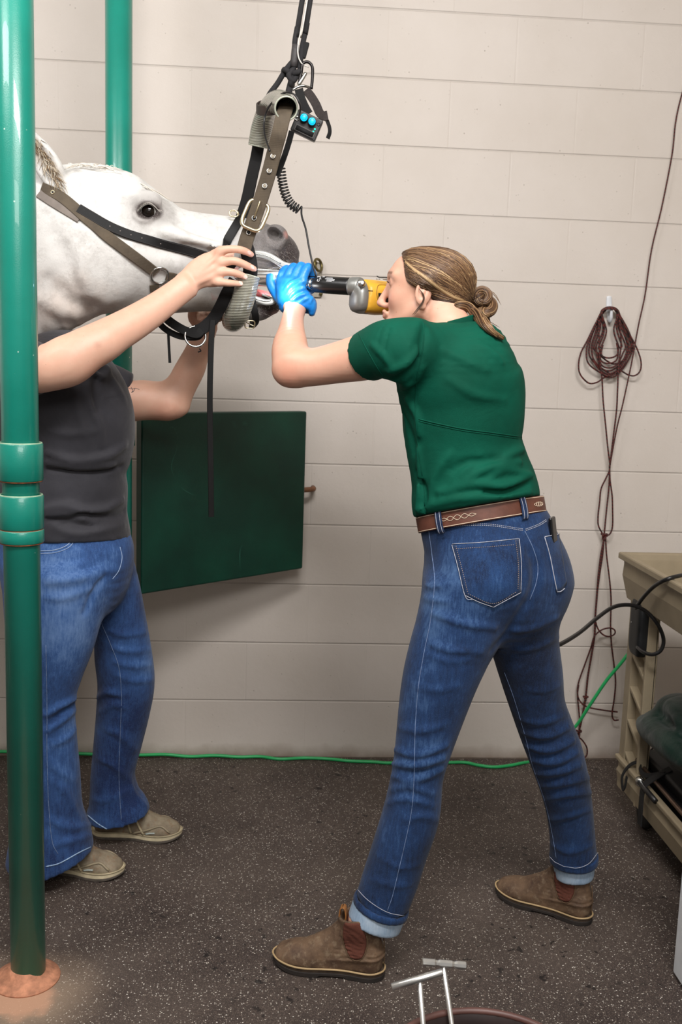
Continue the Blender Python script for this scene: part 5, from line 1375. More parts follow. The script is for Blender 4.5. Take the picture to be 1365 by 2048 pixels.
# shirt
PT = [(-4, 1082, 262, 1074, -.80, .74), (-6, 1030, 254, 1026, -.80, .76), (-6, 975, 255, 972, -.80, .76), (-4, 935, 249, 934, -.80, .76), (-6, 895, 265, 888, -.80, .78), (-10, 855, 270, 850, -.80, .80), (-14, 815, 262, 812, -.80, .82), (-20, 770, 236, 775, -.805, .9), (-24, 742, 212, 748, -.81, .95), (-20, 724, 190, 730, -.81, .9)]
pv = Vol((-.30, -1.14, .84), (.24, -.50, 1.44), .0058)
pv.loft([st(*r) for r in PT], k=.02, sm=4, cap=.6)
SR = at(40, 735, -1.00); SLf = at(150, 745, -.64)
pv.chain([SR, at(60, 738, -.90), at(110, 752, -.76), SLf], [.056, .046, .044, .052], k=.04, sm=3)
pv.chain([SR+(-.01, 0, 0), at(62, 736, -1.02)], [.060, .060], k=.03)
# far sleeve
pv.loft([(SLf, np.array([0, 0, 1.]), .056, .052), (at(215, 765, -.61), np.array([.35, 0, .94]), .052, .048), (at(252, 780, -.60), np.array([.5, 0, .87]), .048, .044)], k=.03, sm=4, cap=.2)
pvb = vol_bvh(pv)
for px, r, l, m in [
    ([(95, 905), (150, 922), (215, 912), (250, 890)], .012, .007, 'add'), ([(95, 938), (140, 940), (200, 944), (246, 934)], .007, .006, 'sub'), ([(95, 925), (160, 934), (225, 930)], .010, .005, 'add'),
    ([(92, 1018), (130, 1012), (170, 1022), (210, 1018), (244, 1000)], .011, .007, 'add'), ([(92, 1038), (125, 1040), (160, 1050), (200, 1058)], .007, .005, 'sub'), ([(95, 1030), (130, 1026), (170, 1036)], .008, .005, 'add'), ([(110, 1056), (150, 1068), (200, 1062), (248, 1050)], .010, .004, 'add'),
    ([(125, 1050), (160, 1030), (230, 1034), (250, 1022)], .007, .004, 'sub'), ([(175, 770), (182, 810), (200, 850), (205, 890)], .010, .004, 'add'), ([(150, 780), (160, 830), (175, 880)], .010, .003, 'add'), ([(196, 735), (190, 780), (196, 820)], .010, .004, 'sub'),
    ([(215, 745), (232, 770), (250, 800)], .008, .003, 'add'), ([(190, 728), (215, 738), (205, 756), (188, 744)], .008, .006, 'add'), ([(95, 860), (140, 868), (200, 862)], .010, .003, 'add')]:
    fold(pv, pvb, px, r*.9, l*1.6, k=.009, mode=m)
hc = at(262, 784, -.60); pv.cut(hc, np.array([.87, 0, -.5]), lo=(.08, -.70, 1.1), hi=(.4, -.45, 1.45))
hemcut(pv, 90, 1080, 262, 1077, -.80, (-.4, -1.2, .7), (.3, -.4, 1.0), tilt=-.10)
MSHIRT2 = cloth_mat('charcoal_jersey', lin(40, 39, 44), lin(54, 53, 59), .72, .15, .5, .3)
pshirt = sculpt('shirt', pv, MSHIRT2, per, relax=2)
# near sleeve end and collar
MB().strap([SR+np.array([.012, 0, .0])+np.array([0, math.cos(t)*.060, math.sin(t)*.060]) for t in np.linspace(0, 2*math.pi, 40, endpoint=False)], .02, .004, np.array([[0, math.cos(t), math.sin(t)] for t in np.linspace(0, 2*math.pi, 40, endpoint=False)]), closed=True).build('sleeve_hem', MSHIRT2, pshirt)
# body
HO2 = at(-42, 592, -1.00); hf2 = np.array([.97, .12, .12]); hf2 /= np.linalg.norm(hf2); HR2 = frame(hf2, z=(-.12, 0, 1))
qb = Vol((-.40, -1.16, .03), (.46, -.44, 1.68), .0078, fx=[(.22, .42, .0032)], fy=[(-1.0, -.84, .0036)], fz=[(1.44, 1.60, .0032), (1.35, 1.62, .0045)])
head_shape(qb, HO2, HR2, 1.0)
qb.chain([HO2+HR2@np.array([-.02, 0, -.04]), at(-20, 690, -.90), at(40, 730, -.84)], [.050, .052, .06], k=.03, sm=3)
qb.loft([(c, u, a-.026, b-.026) for c, u, a, b in [st(*r) for r in PT[::2]]], k=.02, sm=3)
qb.chain([SR, SLf], [.044, .044], k=.03)
# near arm
NA = [(36, 690, 56, 792, -1.02, .9), (80, 690, 104, 783, -1.03, .9), (120, 672, 150, 772, -1.03, .88), (158, 656, 186, 744, -1.025, .86), (196, 640, 224, 716, -1.01, .84), (240, 620, 268, 688, -.985, .80), (286, 596, 314, 655, -.955, .78), (328, 570, 356, 620, -.93, .74), (362, 546, 388, 594, -.915, .70)]
qb.loft([st(*r) for r in NA], k=.02, sm=4, cap=.6)
qb.ell(at(206, 690, -1.01), (.030, .028, .026), k=.03)
HYh = -.905
def hp(x, y, dy=0): return at(x, y, HYh+dy)
# back of the hand
qb.loft([(hp(372, 568), np.array([-.45, 0, .89]), .026, .019), (hp(398, 548), np.array([-.2, 0, .98]), .034, .017), (hp(420, 540), np.array([-.1, 0, .99]), .040, .015), (hp(440, 537, .002), np.array([0, 0, 1.]), .040, .012)], k=.012, sm=4, cap=.5)
FN = [([(430, 508), (444, 501), (468, 498), (489, 502), (503, 509)], [.0110, .0100, .0090, .0086, .0070]), ([(430, 527), (446, 524), (470, 522), (494, 531), (509, 538)], [.0112, .0102, .0094, .0086, .0070]),
      ([(428, 545), (441, 544), (461, 544), (480, 549), (496, 556)], [.0108, .0098, .0090, .0080, .0064]), ([(424, 562), (436, 564), (457, 566), (474, 567), (486, 568)], [.0104, .0094, .0084, .0072, .0060])]
for px, rs in FN:
    ds = [0, -.010, -.014, -.006, .006]
    qb.chain([hp(x, y, d) for (x, y), d in zip(px, ds)], rs, k=.0045, sm=4)
for kx, ky in ((443, 502), (446, 524), (442, 545), (437, 564)): qb.ell(hp(kx, ky, -.011), (.0095, .006, .0085), k=.008)
qb.chain([hp(392, 556, .008), hp(415, 530, .030), hp(440, 515, .048), hp(462, 508, .052)], [.015, .0135, .011, .009], k=.008, sm=4)
# tendons
for x1, y1, x2, y2 in ((392, 552, 440, 508), (394, 558, 444, 527), (396, 566, 440, 546)): qb.seg(hp(x1, y1, -.014), hp(x2, y2, -.013), .0035, .0045, k=.008)
# far arm
FA = [(SLf, np.array([-.3, 0, -1.])/1.044, .044, .044), st(245, 758, 240, 838, -.605, .95), st(285, 760, 295, 840, -.60, .95), st(320, 768, 345, 838, -.60, .95)]
qb.loft(FA, k=.03, sm=4, cap=.5)
FF = [(326, 790, 374, 822, -.60, .95), (336, 758, 393, 780, -.60, .92), (353, 730, 412, 738, -.605, .88), (370, 700, 420, 705, -.61, .82), (384, 668, 430, 675, -.615, .72), (392, 648, 437, 652, -.62, .66)]
qb.loft([st(*r) for r in FF], k=.03, sm=4, cap=.6)
qb.ell(at(345, 815, -.60), (.034, .034, .026), k=.03)
fh = lambda x, y, d=0: at(x, y, -.63+d)
qb.loft([(fh(412, 655), np.array([1., 0, 0]), .026, .016), (fh(414, 638, -.01), np.array([1., 0, 0]), .033, .014), (fh(420, 626, -.03), np.array([1., 0, 0]), .034, .014)], k=.01, sm=3, cap=.6)
for i, (x, y) in enumerate(((398, 634), (411, 630), (424, 630), (437, 634))):
    qb.chain([fh(x, y, -.02), fh(x+3, y-4, -.055), fh(x+3, y-2, -.085), fh(x+2, y+5, -.10)], [.0105, .0098, .0088, .0075], k=.004, sm=4)
qb.chain([fh(398, 652, -.004), fh(387, 640, -.03), fh(383, 628, -.055), fh(388, 620, -.07)], [.013, .012, .010, .0085], k=.006, sm=4)
qb.loft([(c, u, a-.014, b-.014) for c, u, a, b in [st(*r) for r in PP]], k=.02, sm=3)
qb.loft([(c, u, max(a-.014, .035)*.95, max(b-.014, .035)*.95) for c, u, a, b in [st(*r) for r in PN[:6]]]+[(at(100, 1690, -.82), np.array([1., 0, 0]), .034, .036)], k=.02, sm=3)
qb.loft([(c, u, max(a-.014, .035)*.95, max(b-.014, .035)*.95) for c, u, a, b in [st(*r) for r in PF[:6]]]+[(at(226, 1610, -.60), np.array([1., 0, 0]), .034, .036)], k=.02, sm=3)
def pcol(P):
    c = head_colors(P, HO2, HR2, 1.0, SK2)
    for p, r, a, col in ((at(194, 690, -1.05), .012, .55, lin(150, 96, 74)), (at(186, 660, -1.06), .010, .25, lin(170, 110, 86)), (at(195, 745, -1.02), .05, .35, lin(206, 132, 104)), (hp(495, 506, -.01), .016, .25, lin(226, 140, 120)), (hp(503, 536, -.01), .016, .3, lin(226, 140, 120)), (at(330, 830, -.62), .05, .4, lin(196, 112, 86))):
        w = np.clip(1-np.linalg.norm(P-p, axis=1)/r, 0, 1)[:, None]**.6*a; c = c*(1-w)+np.array(col)*w
    return c
pbody = sculpt('body', qb, MSKIN, per, relax=1, colfn=pcol)
eyes(HO2, HR2, 1.0, pbody)
# finger nails
MNAIL = simple('nail', lin(238, 200, 186), .3, var=.05, bump=0)
for x, y, ang in ((499, 506, .45), (505, 535, .5), (491, 553, .45), (482, 566, .1)):
    h_ = hit(pbody, x, y, .0002)
    if h_ is None: continue
    a, n_ = h_; ux = np.array([math.cos(ang), 0, -math.sin(ang)]); Rr = frame(n_, z=ux)
    mb = MB(); vv = []; ff = []
    for j in range(5):
        for i in range(5):
            u, w = (i/4-.5)*2, (j/4-.5)*2; q = math.sqrt(max(0, 1-(abs(u)**3))); p = Rr@np.array([.0004-(w*w)*.0016-(u*u)*.0006, w*.0046*(.65+.35*q), u*.0060]); vv.append(a+p)
    ff = [(j*5+i, j*5+i+1, (j+1)*5+i+1, (j+1)*5+i) for j in range(4) for i in range(4)]
    mb.add(vv, ff).build('fingernail', MNAIL, pbody)
# forearm tattoo and upper arm tattoo as thin ink lines on the skin
MINK = simple('tattoo_ink', lin(70, 66, 72), .6, bump=0)
for px in ([(256, 776), (264, 778), (272, 777), (279, 779)], [(262, 774), (266, 781), (263, 785), (268, 782), (270, 776)]):
    P, N = lay(pbody, px, .0001, 5)
    if len(P) > 3: MB().tube(P, .0007, 5).build('tattoo', MINK, pbody)
P, N = lay(pbody, [(399, 697), (402, 702), (396, 704)], .0001, 5)
if len(P) > 3: MB().tube(P, .0016, 5).build('tattoo', MINK, pbody)
# hair of the person (tied back)
h2 = Vol(HO2-np.array([.16, .13, .14]), HO2+np.array([.13, .13, .14]), .0045)
h2.ell(HO2+HR2@np.array([-.017, 0, .031]), (.090, .078, .068), HR2, k=.01); h2.ell(HO2+HR2@np.array([-.06, 0, -.015]), (.040, .055, .055), HR2, k=.02)
h2.cut(HO2+HR2@np.array([.040, 0, .045]), HR2@np.array([1., 0, -.35])); h2.ell(HO2+HR2@np.array([-.115, 0, .01]), (.030, .028, .030), HR2, k=.01)
sculpt('hair', h2, MHAIR, per, colfn=lambda P: np.tile(np.array(lin(92, 62, 42)), (len(P), 1)))
# sneakers
MSNK = leather_mat('grey_mesh', lin(112, 98, 80), lin(146, 134, 112), lin(120, 78, 42))
sm = [MSNK, simple('sneaker_outsole', lin(84, 76, 68), .8, var=.3, nscale=60), simple('sneaker_midsole', lin(206, 192, 160), .6, var=.15, nscale=30), simple('sneaker_edge', lin(170, 156, 126), .6, var=.15)]
def sneaker(toe_px, hd, lab):
    t = fl(*toe_px); h = np.array(hd)/np.linalg.norm(hd); o = np.array([t[0]-h[0]*.243, t[1]-h[1]*.243, 0])
    sh = footwear(o, h, 'sneaker', per, sm); sh['label'] = lab
    sc_ = .905; R = frame([h[0], h[1], 0], z=(0, 0, 1))*sc_; T = lambda P: np.asarray(P)@R.T+o
    bb = o_bvh[sh.name]
    def drape(pts, r, name, mat):
        for s in (-1, 1):
            out = []
            for x, z in pts:
                a = V(T([x, s*.2, z])); d = V(R@np.array([0, -s, 0.])/sc_); h_, n_, i_, t_ = bb.ray_cast(a, d)
                if h_ is not None: out.append(np.array(h_)+np.array(n_)*.0012)
            if len(out) > 3: MB().tube(np.array(out), r, 6).build(name, mat, sh)
    drape(spline([(.245, .034), (.215, .052), (.17, .040), (.13, .028)], 4), .0030, 'toe_overlay', simple('sneaker_overlay', lin(156, 142, 116), .6, var=.2))
    drape(spline([(.165, .028), (.150, .050), (.140, .068)], 4), .0034, 'side_overlay', sm[3]); drape(spline([(.125, .028), (.115, .055), (.112, .075)], 4), .0034, 'side_overlay', sm[3])
    drape(spline([(.200, .034), (.185, .033), (.172, .030)], 4), .0024, 'side_stripe', simple('silver_stripe', lin(176, 184, 178), .4, var=.1))
    for i in range(4):
        x = .128+i*.016; z = .098-i*.0115
        MB().tube(T([(x, -.016, z-.006), (x+.002, 0, z+.002), (x, .016, z-.006)]), .0022, 6, smooth=3).build('lace', sm[2], sh)
sneaker((243, 1752), (.97, -.20), 'worn grey sneaker, foot nearer the camera'); sneaker((359, 1676), (.985, -.10), 'worn grey sneaker, far foot')
# ------------------------------------------------------------------ straps, slings and dental gear
MWEB = None
def web_mat(name, c1, c2, sc=240):
    m, nt, b = new_mat(name); e = NT(nt)
    w = e.n('ShaderNodeTexWave', wave_type='BANDS', bands_direction='Z'); w.inputs['Scale'].default_value = sc; w.inputs['Distortion'].default_value = .6
    e.link(e.obj(), w.inputs['Vector'])
    w2 = e.n('ShaderNodeTexWave', wave_type='BANDS', bands_direction='X'); w2.inputs['Scale'].default_value = sc; w2.inputs['Distortion'].default_value = .6; e.link(e.obj(), w2.inputs['Vector'])
    f = e.m('MULTIPLY', w.outputs['Fac'], w2.outputs['Fac'])
    c = e.mix(e.ramp(e.noise(30, 4), .3, .7), c1, c2); c = e.mix(e.m('MULTIPLY', f, .4), c, tuple(min(1, q*1.8) for q in c2))
    e.link(c, b.inputs['Base Color']); b.inputs['Roughness'].default_value = .7; e.link(e.bump(f, .6, .0010), b.inputs['Normal']); return m
MWEB = web_mat('brown_webbing', lin(74, 64, 52), lin(96, 84, 68))
MBLK = simple('black_leather', lin(10, 9, 9), .6, spec=.3, var=.2, nscale=60, bump=.25)
MBLKW = web_mat('black_webbing', lin(9, 8, 9), lin(16, 15, 16))
MROPE = web_mat('black_rope', lin(20, 19, 22), lin(40, 38, 40), 330)
MSTEEL = simple('polished_steel', lin(196, 196, 192), .22, metal=1.0, var=.05, bump=.05)
MALU = simple('cast_aluminium', lin(190, 190, 186), .42, metal=.55, var=.08, bump=.2)
MBRASS = simple('brass', lin(226, 212, 178), .34, metal=1.0, var=.1, bump=.1)
MPLAST = simple('black_plastic', lin(24, 23, 24), .38, var=.1)
def strap_on(o, px, w, t, name, mat, parent, lift=.003, k=6, smoothn=3):
    P, N = lay(o, px, lift, k)
    for _ in range(smoothn):
        P[1:-1] = (P[:-2]+2*P[1:-1]+P[2:])/4; N[1:-1] = (N[:-2]+2*N[1:-1]+N[2:])/4
    N /= np.linalg.norm(N, axis=1)[:, None]
    return MB().strap(P, w, t, N).build(name, mat, parent), P, N
def eyelets(P, N, idx, name, mat, parent, r=.0038, up=.0022):
    for i in idx:
        MB().ring(P[i]+N[i]*up, r, .0011, N[i], seg=18, sseg=6, up=(.1, .2, 1)).build(name, mat, parent)
        MB().lathe([(0, 0), (r*.9, 0), (r*.9, .0006), (0, .0006)], P[i]+N[i]*(up-.0004), N[i], 14).build('hole', MPLAST, parent)
def glow_(name, col, st_):
    m, nt, b = new_mat(name); b.inputs['Base Color'].default_value = (*col, 1); b.inputs['Emission Color'].default_value = (*col, 1); b.inputs['Emission Strength'].default_value = st_; return m
# halter of brown webbing
halter = empty('halter', at(318, 549, -.88), 'brown webbing halter running from behind the horse ear down the cheek to a steel ring', 'halter')
ch, P, N = strap_on(hbody, [(86, 376), (112, 388), (140, 408), (176, 440), (216, 474), (258, 504), (290, 527), (312, 544)], .025, .0035, 'cheek_strap', MWEB, halter, lift=.0045)
eyelets(P, N, [5], 'eyelet', MBRASS, ch)
strap_on(hbody, [(78, 388), (100, 402), (130, 420), (160, 438)], .020, .003, 'throat_strap', simple('grey_lining', lin(122, 112, 104), .7), halter, lift=.0025)
cq = hit(hbody, 319, 549, .006)
MB().ring(cq[0], .0205, .0026, cq[1], seg=40).build('ring', MSTEEL, halter)
strap_on(hbody, [(332, 550), (350, 554), (372, 560), (400, 560), (430, 556)], .022, .0035, 'nose_strap', MWEB, halter, lift=.0045)
strap_on(hbody, [(308, 568), (312, 590), (322, 612)], .022, .0035, 'chin_strap', MWEB, halter, lift=.004)
for px in ([(296, 530), (303, 542)], [(306, 536), (313, 550)]): pass
# speculum headstall of black leather
spec = empty('dental_speculum', at(500, 570, -.86), 'steel dental speculum with black leather headstall holding the mouth of the horse open', 'speculum')
hs_, P, N = strap_on(hbody, [(158, 418), (185, 434), (220, 454), (262, 471), (305, 483), (352, 495), (395, 507), (440, 520), (470, 530)], .0215, .0035, 'headstall_strap', MBLK, spec, lift=.0045)
for i in (12, 15, 18, 21, 26): MB().lathe([(0, 0), (.0016, 0), (.0016, .0008), (0, .0008)], P[i]+N[i]*.0016, N[i], 10).build('punch_hole', simple('hole_grey', lin(120, 112, 108), .6), hs_)
for s in (-1, 1): MB().tube(P+N*.0018+np.cross(N, np.gradient(P, axis=0)/np.linalg.norm(np.gradient(P, axis=0), axis=1)[:, None])*s*.0085, .0005, 5).build('stitching', simple('dark_thread', lin(54, 50, 50), .7), hs_)
nb, P, N = strap_on(hbody, [(486, 430), (478, 444), (468, 460), (458, 476), (448, 492), (440, 508)], .021, .004, 'noseband', MBLK, spec, lift=.005)
def plate(px, w, Y, th, name, mat, parent, k=6):
    """cast bar: outline follows the photographed line at plane Y, thickness th in depth"""
    q = spline(np.array([at(x, y, Y) for x, y in px]), k)
    return MB().strap(q, w, th, np.array([[0, -1.0, 0]]*len(q))).build(name, mat, parent, bevel=.0015)
YS = -.842
for s in (-1, 1):
    Y = HY+s*(HY-YS)*1.0; Yn = Y
    u = plate([(497, 509), (515, 507), (535, 511), (552, 520), (566, 529), (580, 533), (592, 533)], .0165, Y, .009, 'upper_arm', MALU, spec)
    q = spline([at(x, y, Y-.0055) for x, y in [(500, 509), (515, 508), (535, 512), (550, 520), (562, 527)]], 5); MB().tube(q, .0012, 6).build('rib', MSTEEL, u)
    MB().ring(at(582, 535, Y-.0045), .0048, .0012, (0, -1, 0), sx=1.3, sy=.7, seg=24).build('slot', MSTEEL, u)
    l = plate([(497, 590), (512, 598), (528, 604), (542, 604), (552, 598), (561, 600), (568, 608), (570, 617)], .0145, Y, .009, 'lower_arm', MALU, spec)
    q = spline([at(x, y, Y-.0055) for x, y in [(500, 590), (514, 598), (530, 602), (542, 601)]], 5); MB().tube(q, .0012, 6).build('rib', MSTEEL, l)
    MB().ring(at(561, 605, Y-.0045), .0045, .0012, (0, -1, 0), sx=.8, sy=1.4, seg=24).build('slot', MSTEEL, l)
    MB().tube([at(571, 541, Y), at(577, 541, Y+.001), at(590, 541, Y)], .0040, 10).build('hinge_pin', MSTEEL, spec)
MCLR = simple('clear_block', lin(214, 206, 186), .2, var=.05); MCLR.node_tree.nodes['Principled BSDF'].inputs['Transmission Weight'].default_value = .35
MB().box(at(583, 549, YS+.004), (.024, .014, .020), roty(.05)).build('light_block', MCLR, spec, bevel=.002)
MLED = glow_('led_white', (1, 1, 1), 9.0)
MB().box(at(574, 553, YS+.006), (.003, .009, .010)).build('led', MLED, spec)
_ld = bpy.data.lights.new('speculum_lamp', 'SPOT'); _ld.energy = 2.2; _ld.shadow_soft_size = .006; _ld.spot_size = 2.6; _ld.spot_blend = .6
_lo = bpy.data.objects.new('speculum_lamp', _ld); COL.objects.link(_lo); _lo.location = V(at(570, 555, YS-.012)); _lo.rotation_euler = (V(at(480, 570, HY+.01))-_lo.location).to_track_quat('-Z', 'Y').to_euler()
_ld2 = bpy.data.lights.new('speculum_lamp', 'POINT'); _ld2.energy = .20; _ld2.shadow_soft_size = .006
_lo2 = bpy.data.objects.new('speculum_lamp', _ld2); COL.objects.link(_lo2); _lo2.location = V(at(568, 583, -.925))
MB().tube([at(592, 552, YS+.002), at(600, 552, YS+.002)], .0058, 14).build('lamp_head', MPLAST, spec)
MB().tube([at(600, 552, YS+.002), at(616, 553, -.885), at(634, 553, -.915)], .0011, 8, smooth=5).build('lamp_lead', MPLAST, spec)
MB().box(at(545, 545, HY), (.075, .12, .005), roty(-.02)).build('upper_bite_plate', MSTEEL, spec, bevel=.001)
MB().box(at(540, 598, HY), (.040, .12, .005), roty(.35)).build('lower_bite_plate', MSTEEL, spec, bevel=.001)
MB().tube([at(496, 548, YS), at(535, 547, YS), at(572, 547, YS)], .0034, 10).build('side_rail', MALU, spec)
# curb strap below the chin with its brass buckle
cb = MB().strap([at(503, 596, -.850), at(507, 612, -.856), at(511, 630, -.852), at(512, 645, -.835), at(506, 653, -.80), at(505, 652, -.73), at(507, 640, -.69)], .017, .004, [[0, -1., .1]]*3+[[.4, -.8, -.4], [.2, -.1, -1.], [.1, .1, -1], [.1, 1, 0]], smooth=5).build('curb_strap', MBLK, spec)
MB().ring(at(500, 649, -.852), .0105, .0016, (.2, -1, -.3), sx=1.1, sy=.9, seg=28, power=4).build('buckle', MBRASS, cb)
MB().tube([at(493, 645, -.853), at(510, 653, -.857)], .0012, 8).build('buckle_tongue', MBRASS, cb)
# small steel cheek buckle and the screw above the hand
for a, b_ in (((418, 488), (440, 497)), ((440, 497), (452, 490)), ((430, 494), (436, 505))):
    MB().tube([hit(hbody, *a, .006)[0], hit(hbody, *b_, .006)[0]], .0018, 8).build('cheek_buckle', MSTEEL, spec)
c_ = hit(hbody, 470, 428, .004)
MB().ring(at(468, 427, -.80), .0095, .0020, (.3, -1, .2), sx=1.1, sy=.75, seg=28, power=3).build('noseband_buckle', MBRASS, spec)
MB().tube([at(459, 424, -.80), at(470, 420, -.80), at(478, 430, -.80)], .0016, 8, smooth=4).build('buckle_tongue', MBRASS, spec)
# lead strap: down from the hand, round the steel ring and back under the jaw
YB = -.815
def flat(px, w, t, Ys, name, mat, parent, nn=(0, -1., 0), k=6, tw=None):
    P = np.array([at(x, y, Y) for (x, y), Y in zip(px, Ys if hasattr(Ys, '__len__') else [Ys]*len(px))])
    N = np.array([nn]*len(px), float) if np.ndim(nn) == 1 else np.array(nn, float)
    return MB().strap(P, w, t, N, smooth=k).build(name, mat, parent)
lead = empty('lead_strap', at(392, 672, YB), 'black leather lead strap through a steel ring under the jaw, one long end hanging', 'strap')
flat([(470, 560), (455, 585), (442, 612), (428, 636), (408, 655), (388, 664), (372, 668)], .029, .004, [-.850, -.848, -.842, -.830, -.822, -.818, -.818], 'upper_strap', MBLKW, lead, nn=(.1, -1, .1))
flat([(320, 620), (332, 636), (350, 650), (372, 662), (394, 668), (404, 660)], .021, .004, [-.835, -.832, -.826, -.824, -.826, -.826], 'lower_strap', MBLK, lead)
flat([(308, 628), (322, 650), (338, 663), (358, 672), (378, 675), (396, 674), (404, 666)], .015, .004, [-.82, -.812, -.806, -.808, -.812, -.812, -.812], 'under_strap', MBLK, lead)
MB().ring(at(391, 673, -.822), .0245, .0026, (.15, -1, .2), sx=1.0, sy=1.0, seg=44).build('ring', MSTEEL, lead)
flat([(426, 640), (423, 680), (421, 740), (420, 800), (421, 880), (422, 950), (423, 1034)], .0140, .003, [-.832, -.834, -.834, -.832, -.828, -.826, -.824], 'hanging_end', MBLK, lead, nn=(.25, -1, 0))
flat([(337, 668), (338, 690), (340, 726)], .0065, .003, -.812, 'thin_end', MBLK, lead)

# head support: two braided hose loops joined by webbing, hung from the ceiling rope
def hose_mat():
    m, nt, b = new_mat('braided_hose'); e = NT(nt)
    w = e.n('ShaderNodeTexWave', wave_type='BANDS', bands_direction='Z'); w.inputs['Scale'].default_value = 88; w.inputs['Distortion'].default_value = .3; e.link(e.obj(), w.inputs['Vector'])
    e.link(e.mix(w.outputs['Fac'], lin(96, 92, 80), lin(176, 176, 160)), b.inputs['Base Color']); b.inputs['Roughness'].default_value = .25; b.inputs['Coat Weight'].default_value = .5
    b.inputs['Transmission Weight'].default_value = .12
    e.link(e.bump(w.outputs['Fac'], .7, .0016), b.inputs['Normal']); return m
MHOSE = hose_mat()
sup = empty('head_support', at(560, 215, -.86), 'hanging head support of brown webbing and clear braided hose holding up the horse nose', 'head support')
def hosepipe(pts, r, name, up=(0, 0, 1), k=8):
    q = spline(pts, k); n = 24
    mb = MB(); outer = [(r*math.cos(t), r*math.sin(t)) for t in np.linspace(0, 2*math.pi, n, endpoint=False)]
    mb.sweep(q, outer, caps=False, up=up); a = MB(); inner = [(x*.86, y*.86) for x, y in outer]
    mb.sweep(q[::-1], inner, caps=False, up=up)
    o = mb.build(name, MHOSE, sup)
    for e_, d in ((0, 1), (-1, -2)):
        t = q[e_]-q[d if e_ == 0 else -2]; t /= np.linalg.norm(t)
        MB().ring(q[e_], r*.93, r*.075, t, seg=30, up=(0.1, 1, .2)).build('rim', simple('hose_rim', lin(176, 180, 164), .3), o)
    return q
hosepipe([at(573, 217, -.975), at(570, 210, -.935), at(561, 204, -.885), at(548, 208, -.82), at(534, 228, -.760), at(524, 258, -.725), at(518, 292, -.715)], .0265, 'upper_hose')
hosepipe([at(497, 552, -.880), at(489, 590, -.880), at(478, 625, -.865), at(468, 640, -.82), at(466, 640, -.74), at(472, 620, -.68), at(482, 580, -.655)], .0270, 'lower_hose')
# near webbing with holes and buckle
Pw = [(575, 208), (567, 232), (559, 266), (550, 300), (537, 350), (521, 402), (507, 442), (495, 474), (487, 502)]
P = spline([at(x, y, Y) for (x, y), Y in zip(Pw, [-.930, -.968, -.970, -.950, -.930, -.914, -.905, -.90, -.897])], 7)
N = np.array([[-.12, -1., .12]]*len(P))
wb_ = MB().strap(P, .0335, .0045, N).build('near_webbing', MWEB, sup)
def loc_on(px_y): 
    i = int(np.argmin([abs((lambda v: 1024-FPX*((v@_U2)/(v@_F)))(p-CAMP)-px_y) for p in P])); return i
for yy in (316, 346, 374, 438, 466):
    i = loc_on(yy); nn_ = np.array([-.12, -1, .12]); nn_ /= np.linalg.norm(nn_)
    MB().ring(P[i]+nn_*.0034, .0050, .0011, nn_, seg=20, sseg=6).build('eyelet', MSTEEL, wb_)
    MB().lathe([(0, 0), (.0042, 0), (.0042, .0004), (0, .0004)], P[i]+nn_*.0034, nn_, 14).build('hole', simple('hole_tan', lin(150, 140, 124), .7) if yy < 400 else MPLAST, wb_)  # upper holes are tan discs, the lower ones black
ib = loc_on(430); tb_ = P[ib+2]-P[ib-2]
bu = MB().ring(P[ib]+(0, -.006, 0), .0310, .0043, (-.12, -1, .12), sx=.80, sy=1.05, seg=44, power=4.5, up=tb_).build('buckle', MBRASS, sup)
MB().tube([P[loc_on(405)]+(0, -.006, 0), P[loc_on(420)]+(0, -.010, 0), P[loc_on(436)]+(0, -.006, 0)], .0018, 8, smooth=4).build('buckle_tongue', MBRASS, bu)
flat([(490, 485), (497, 510), (501, 535), (499, 560), (492, 590)], .034, .004, [-.895, -.893, -.890, -.886, -.884], 'lower_webbing', MBLKW, sup)
# far strap, black, running behind
flat([(520, 270), (514, 310), (505, 350), (494, 400), (482, 440), (474, 470), (470, 505)], .0300, .004, [-.700, -.690, -.688, -.680, -.672, -.668, -.665], 'far_webbing', MBLKW, sup, nn=(-.2, -1, 0))
flat([(584, 262), (578, 285), (570, 310), (562, 332), (554, 352)], .014, .003, [-.935, -.93, -.925, -.92, -.92], 'edge_strap', MBLK, sup, nn=(-.5, -1, 0))
# leather loop round the hose and the black ring cord
MB().strap([at(540, 214, -.81)+np.array([.034*math.cos(t)*.9, .020*math.cos(t)*-1.0+.018*math.sin(t)*0, 0])+np.array([.0, -.0, .0])+np.array([0, math.sin(t)*.034, math.sin(t)*.016]) for t in np.linspace(0, 2*math.pi, 30, endpoint=False)], .022, .004, np.array([[math.cos(t), math.sin(t)*.9, math.sin(t)*.3] for t in np.linspace(0, 2*math.pi, 30, endpoint=False)]), closed=True).build('leather_loop', simple('brown_black_leather', lin(52, 40, 36), .5, var=.3), sup)
MB().tube([at(x, y, Y) for x, y, Y in [(540, 302, -.965), (530, 270, -.92), (529, 240, -.90), (538, 214, -.91), (556, 194, -.94), (572, 185, -.97), (590, 190, -.99), (601, 212, -.99), (598, 236, -.965)]], .0022, 8, smooth=6).build('ring_cord', MPLAST, sup)

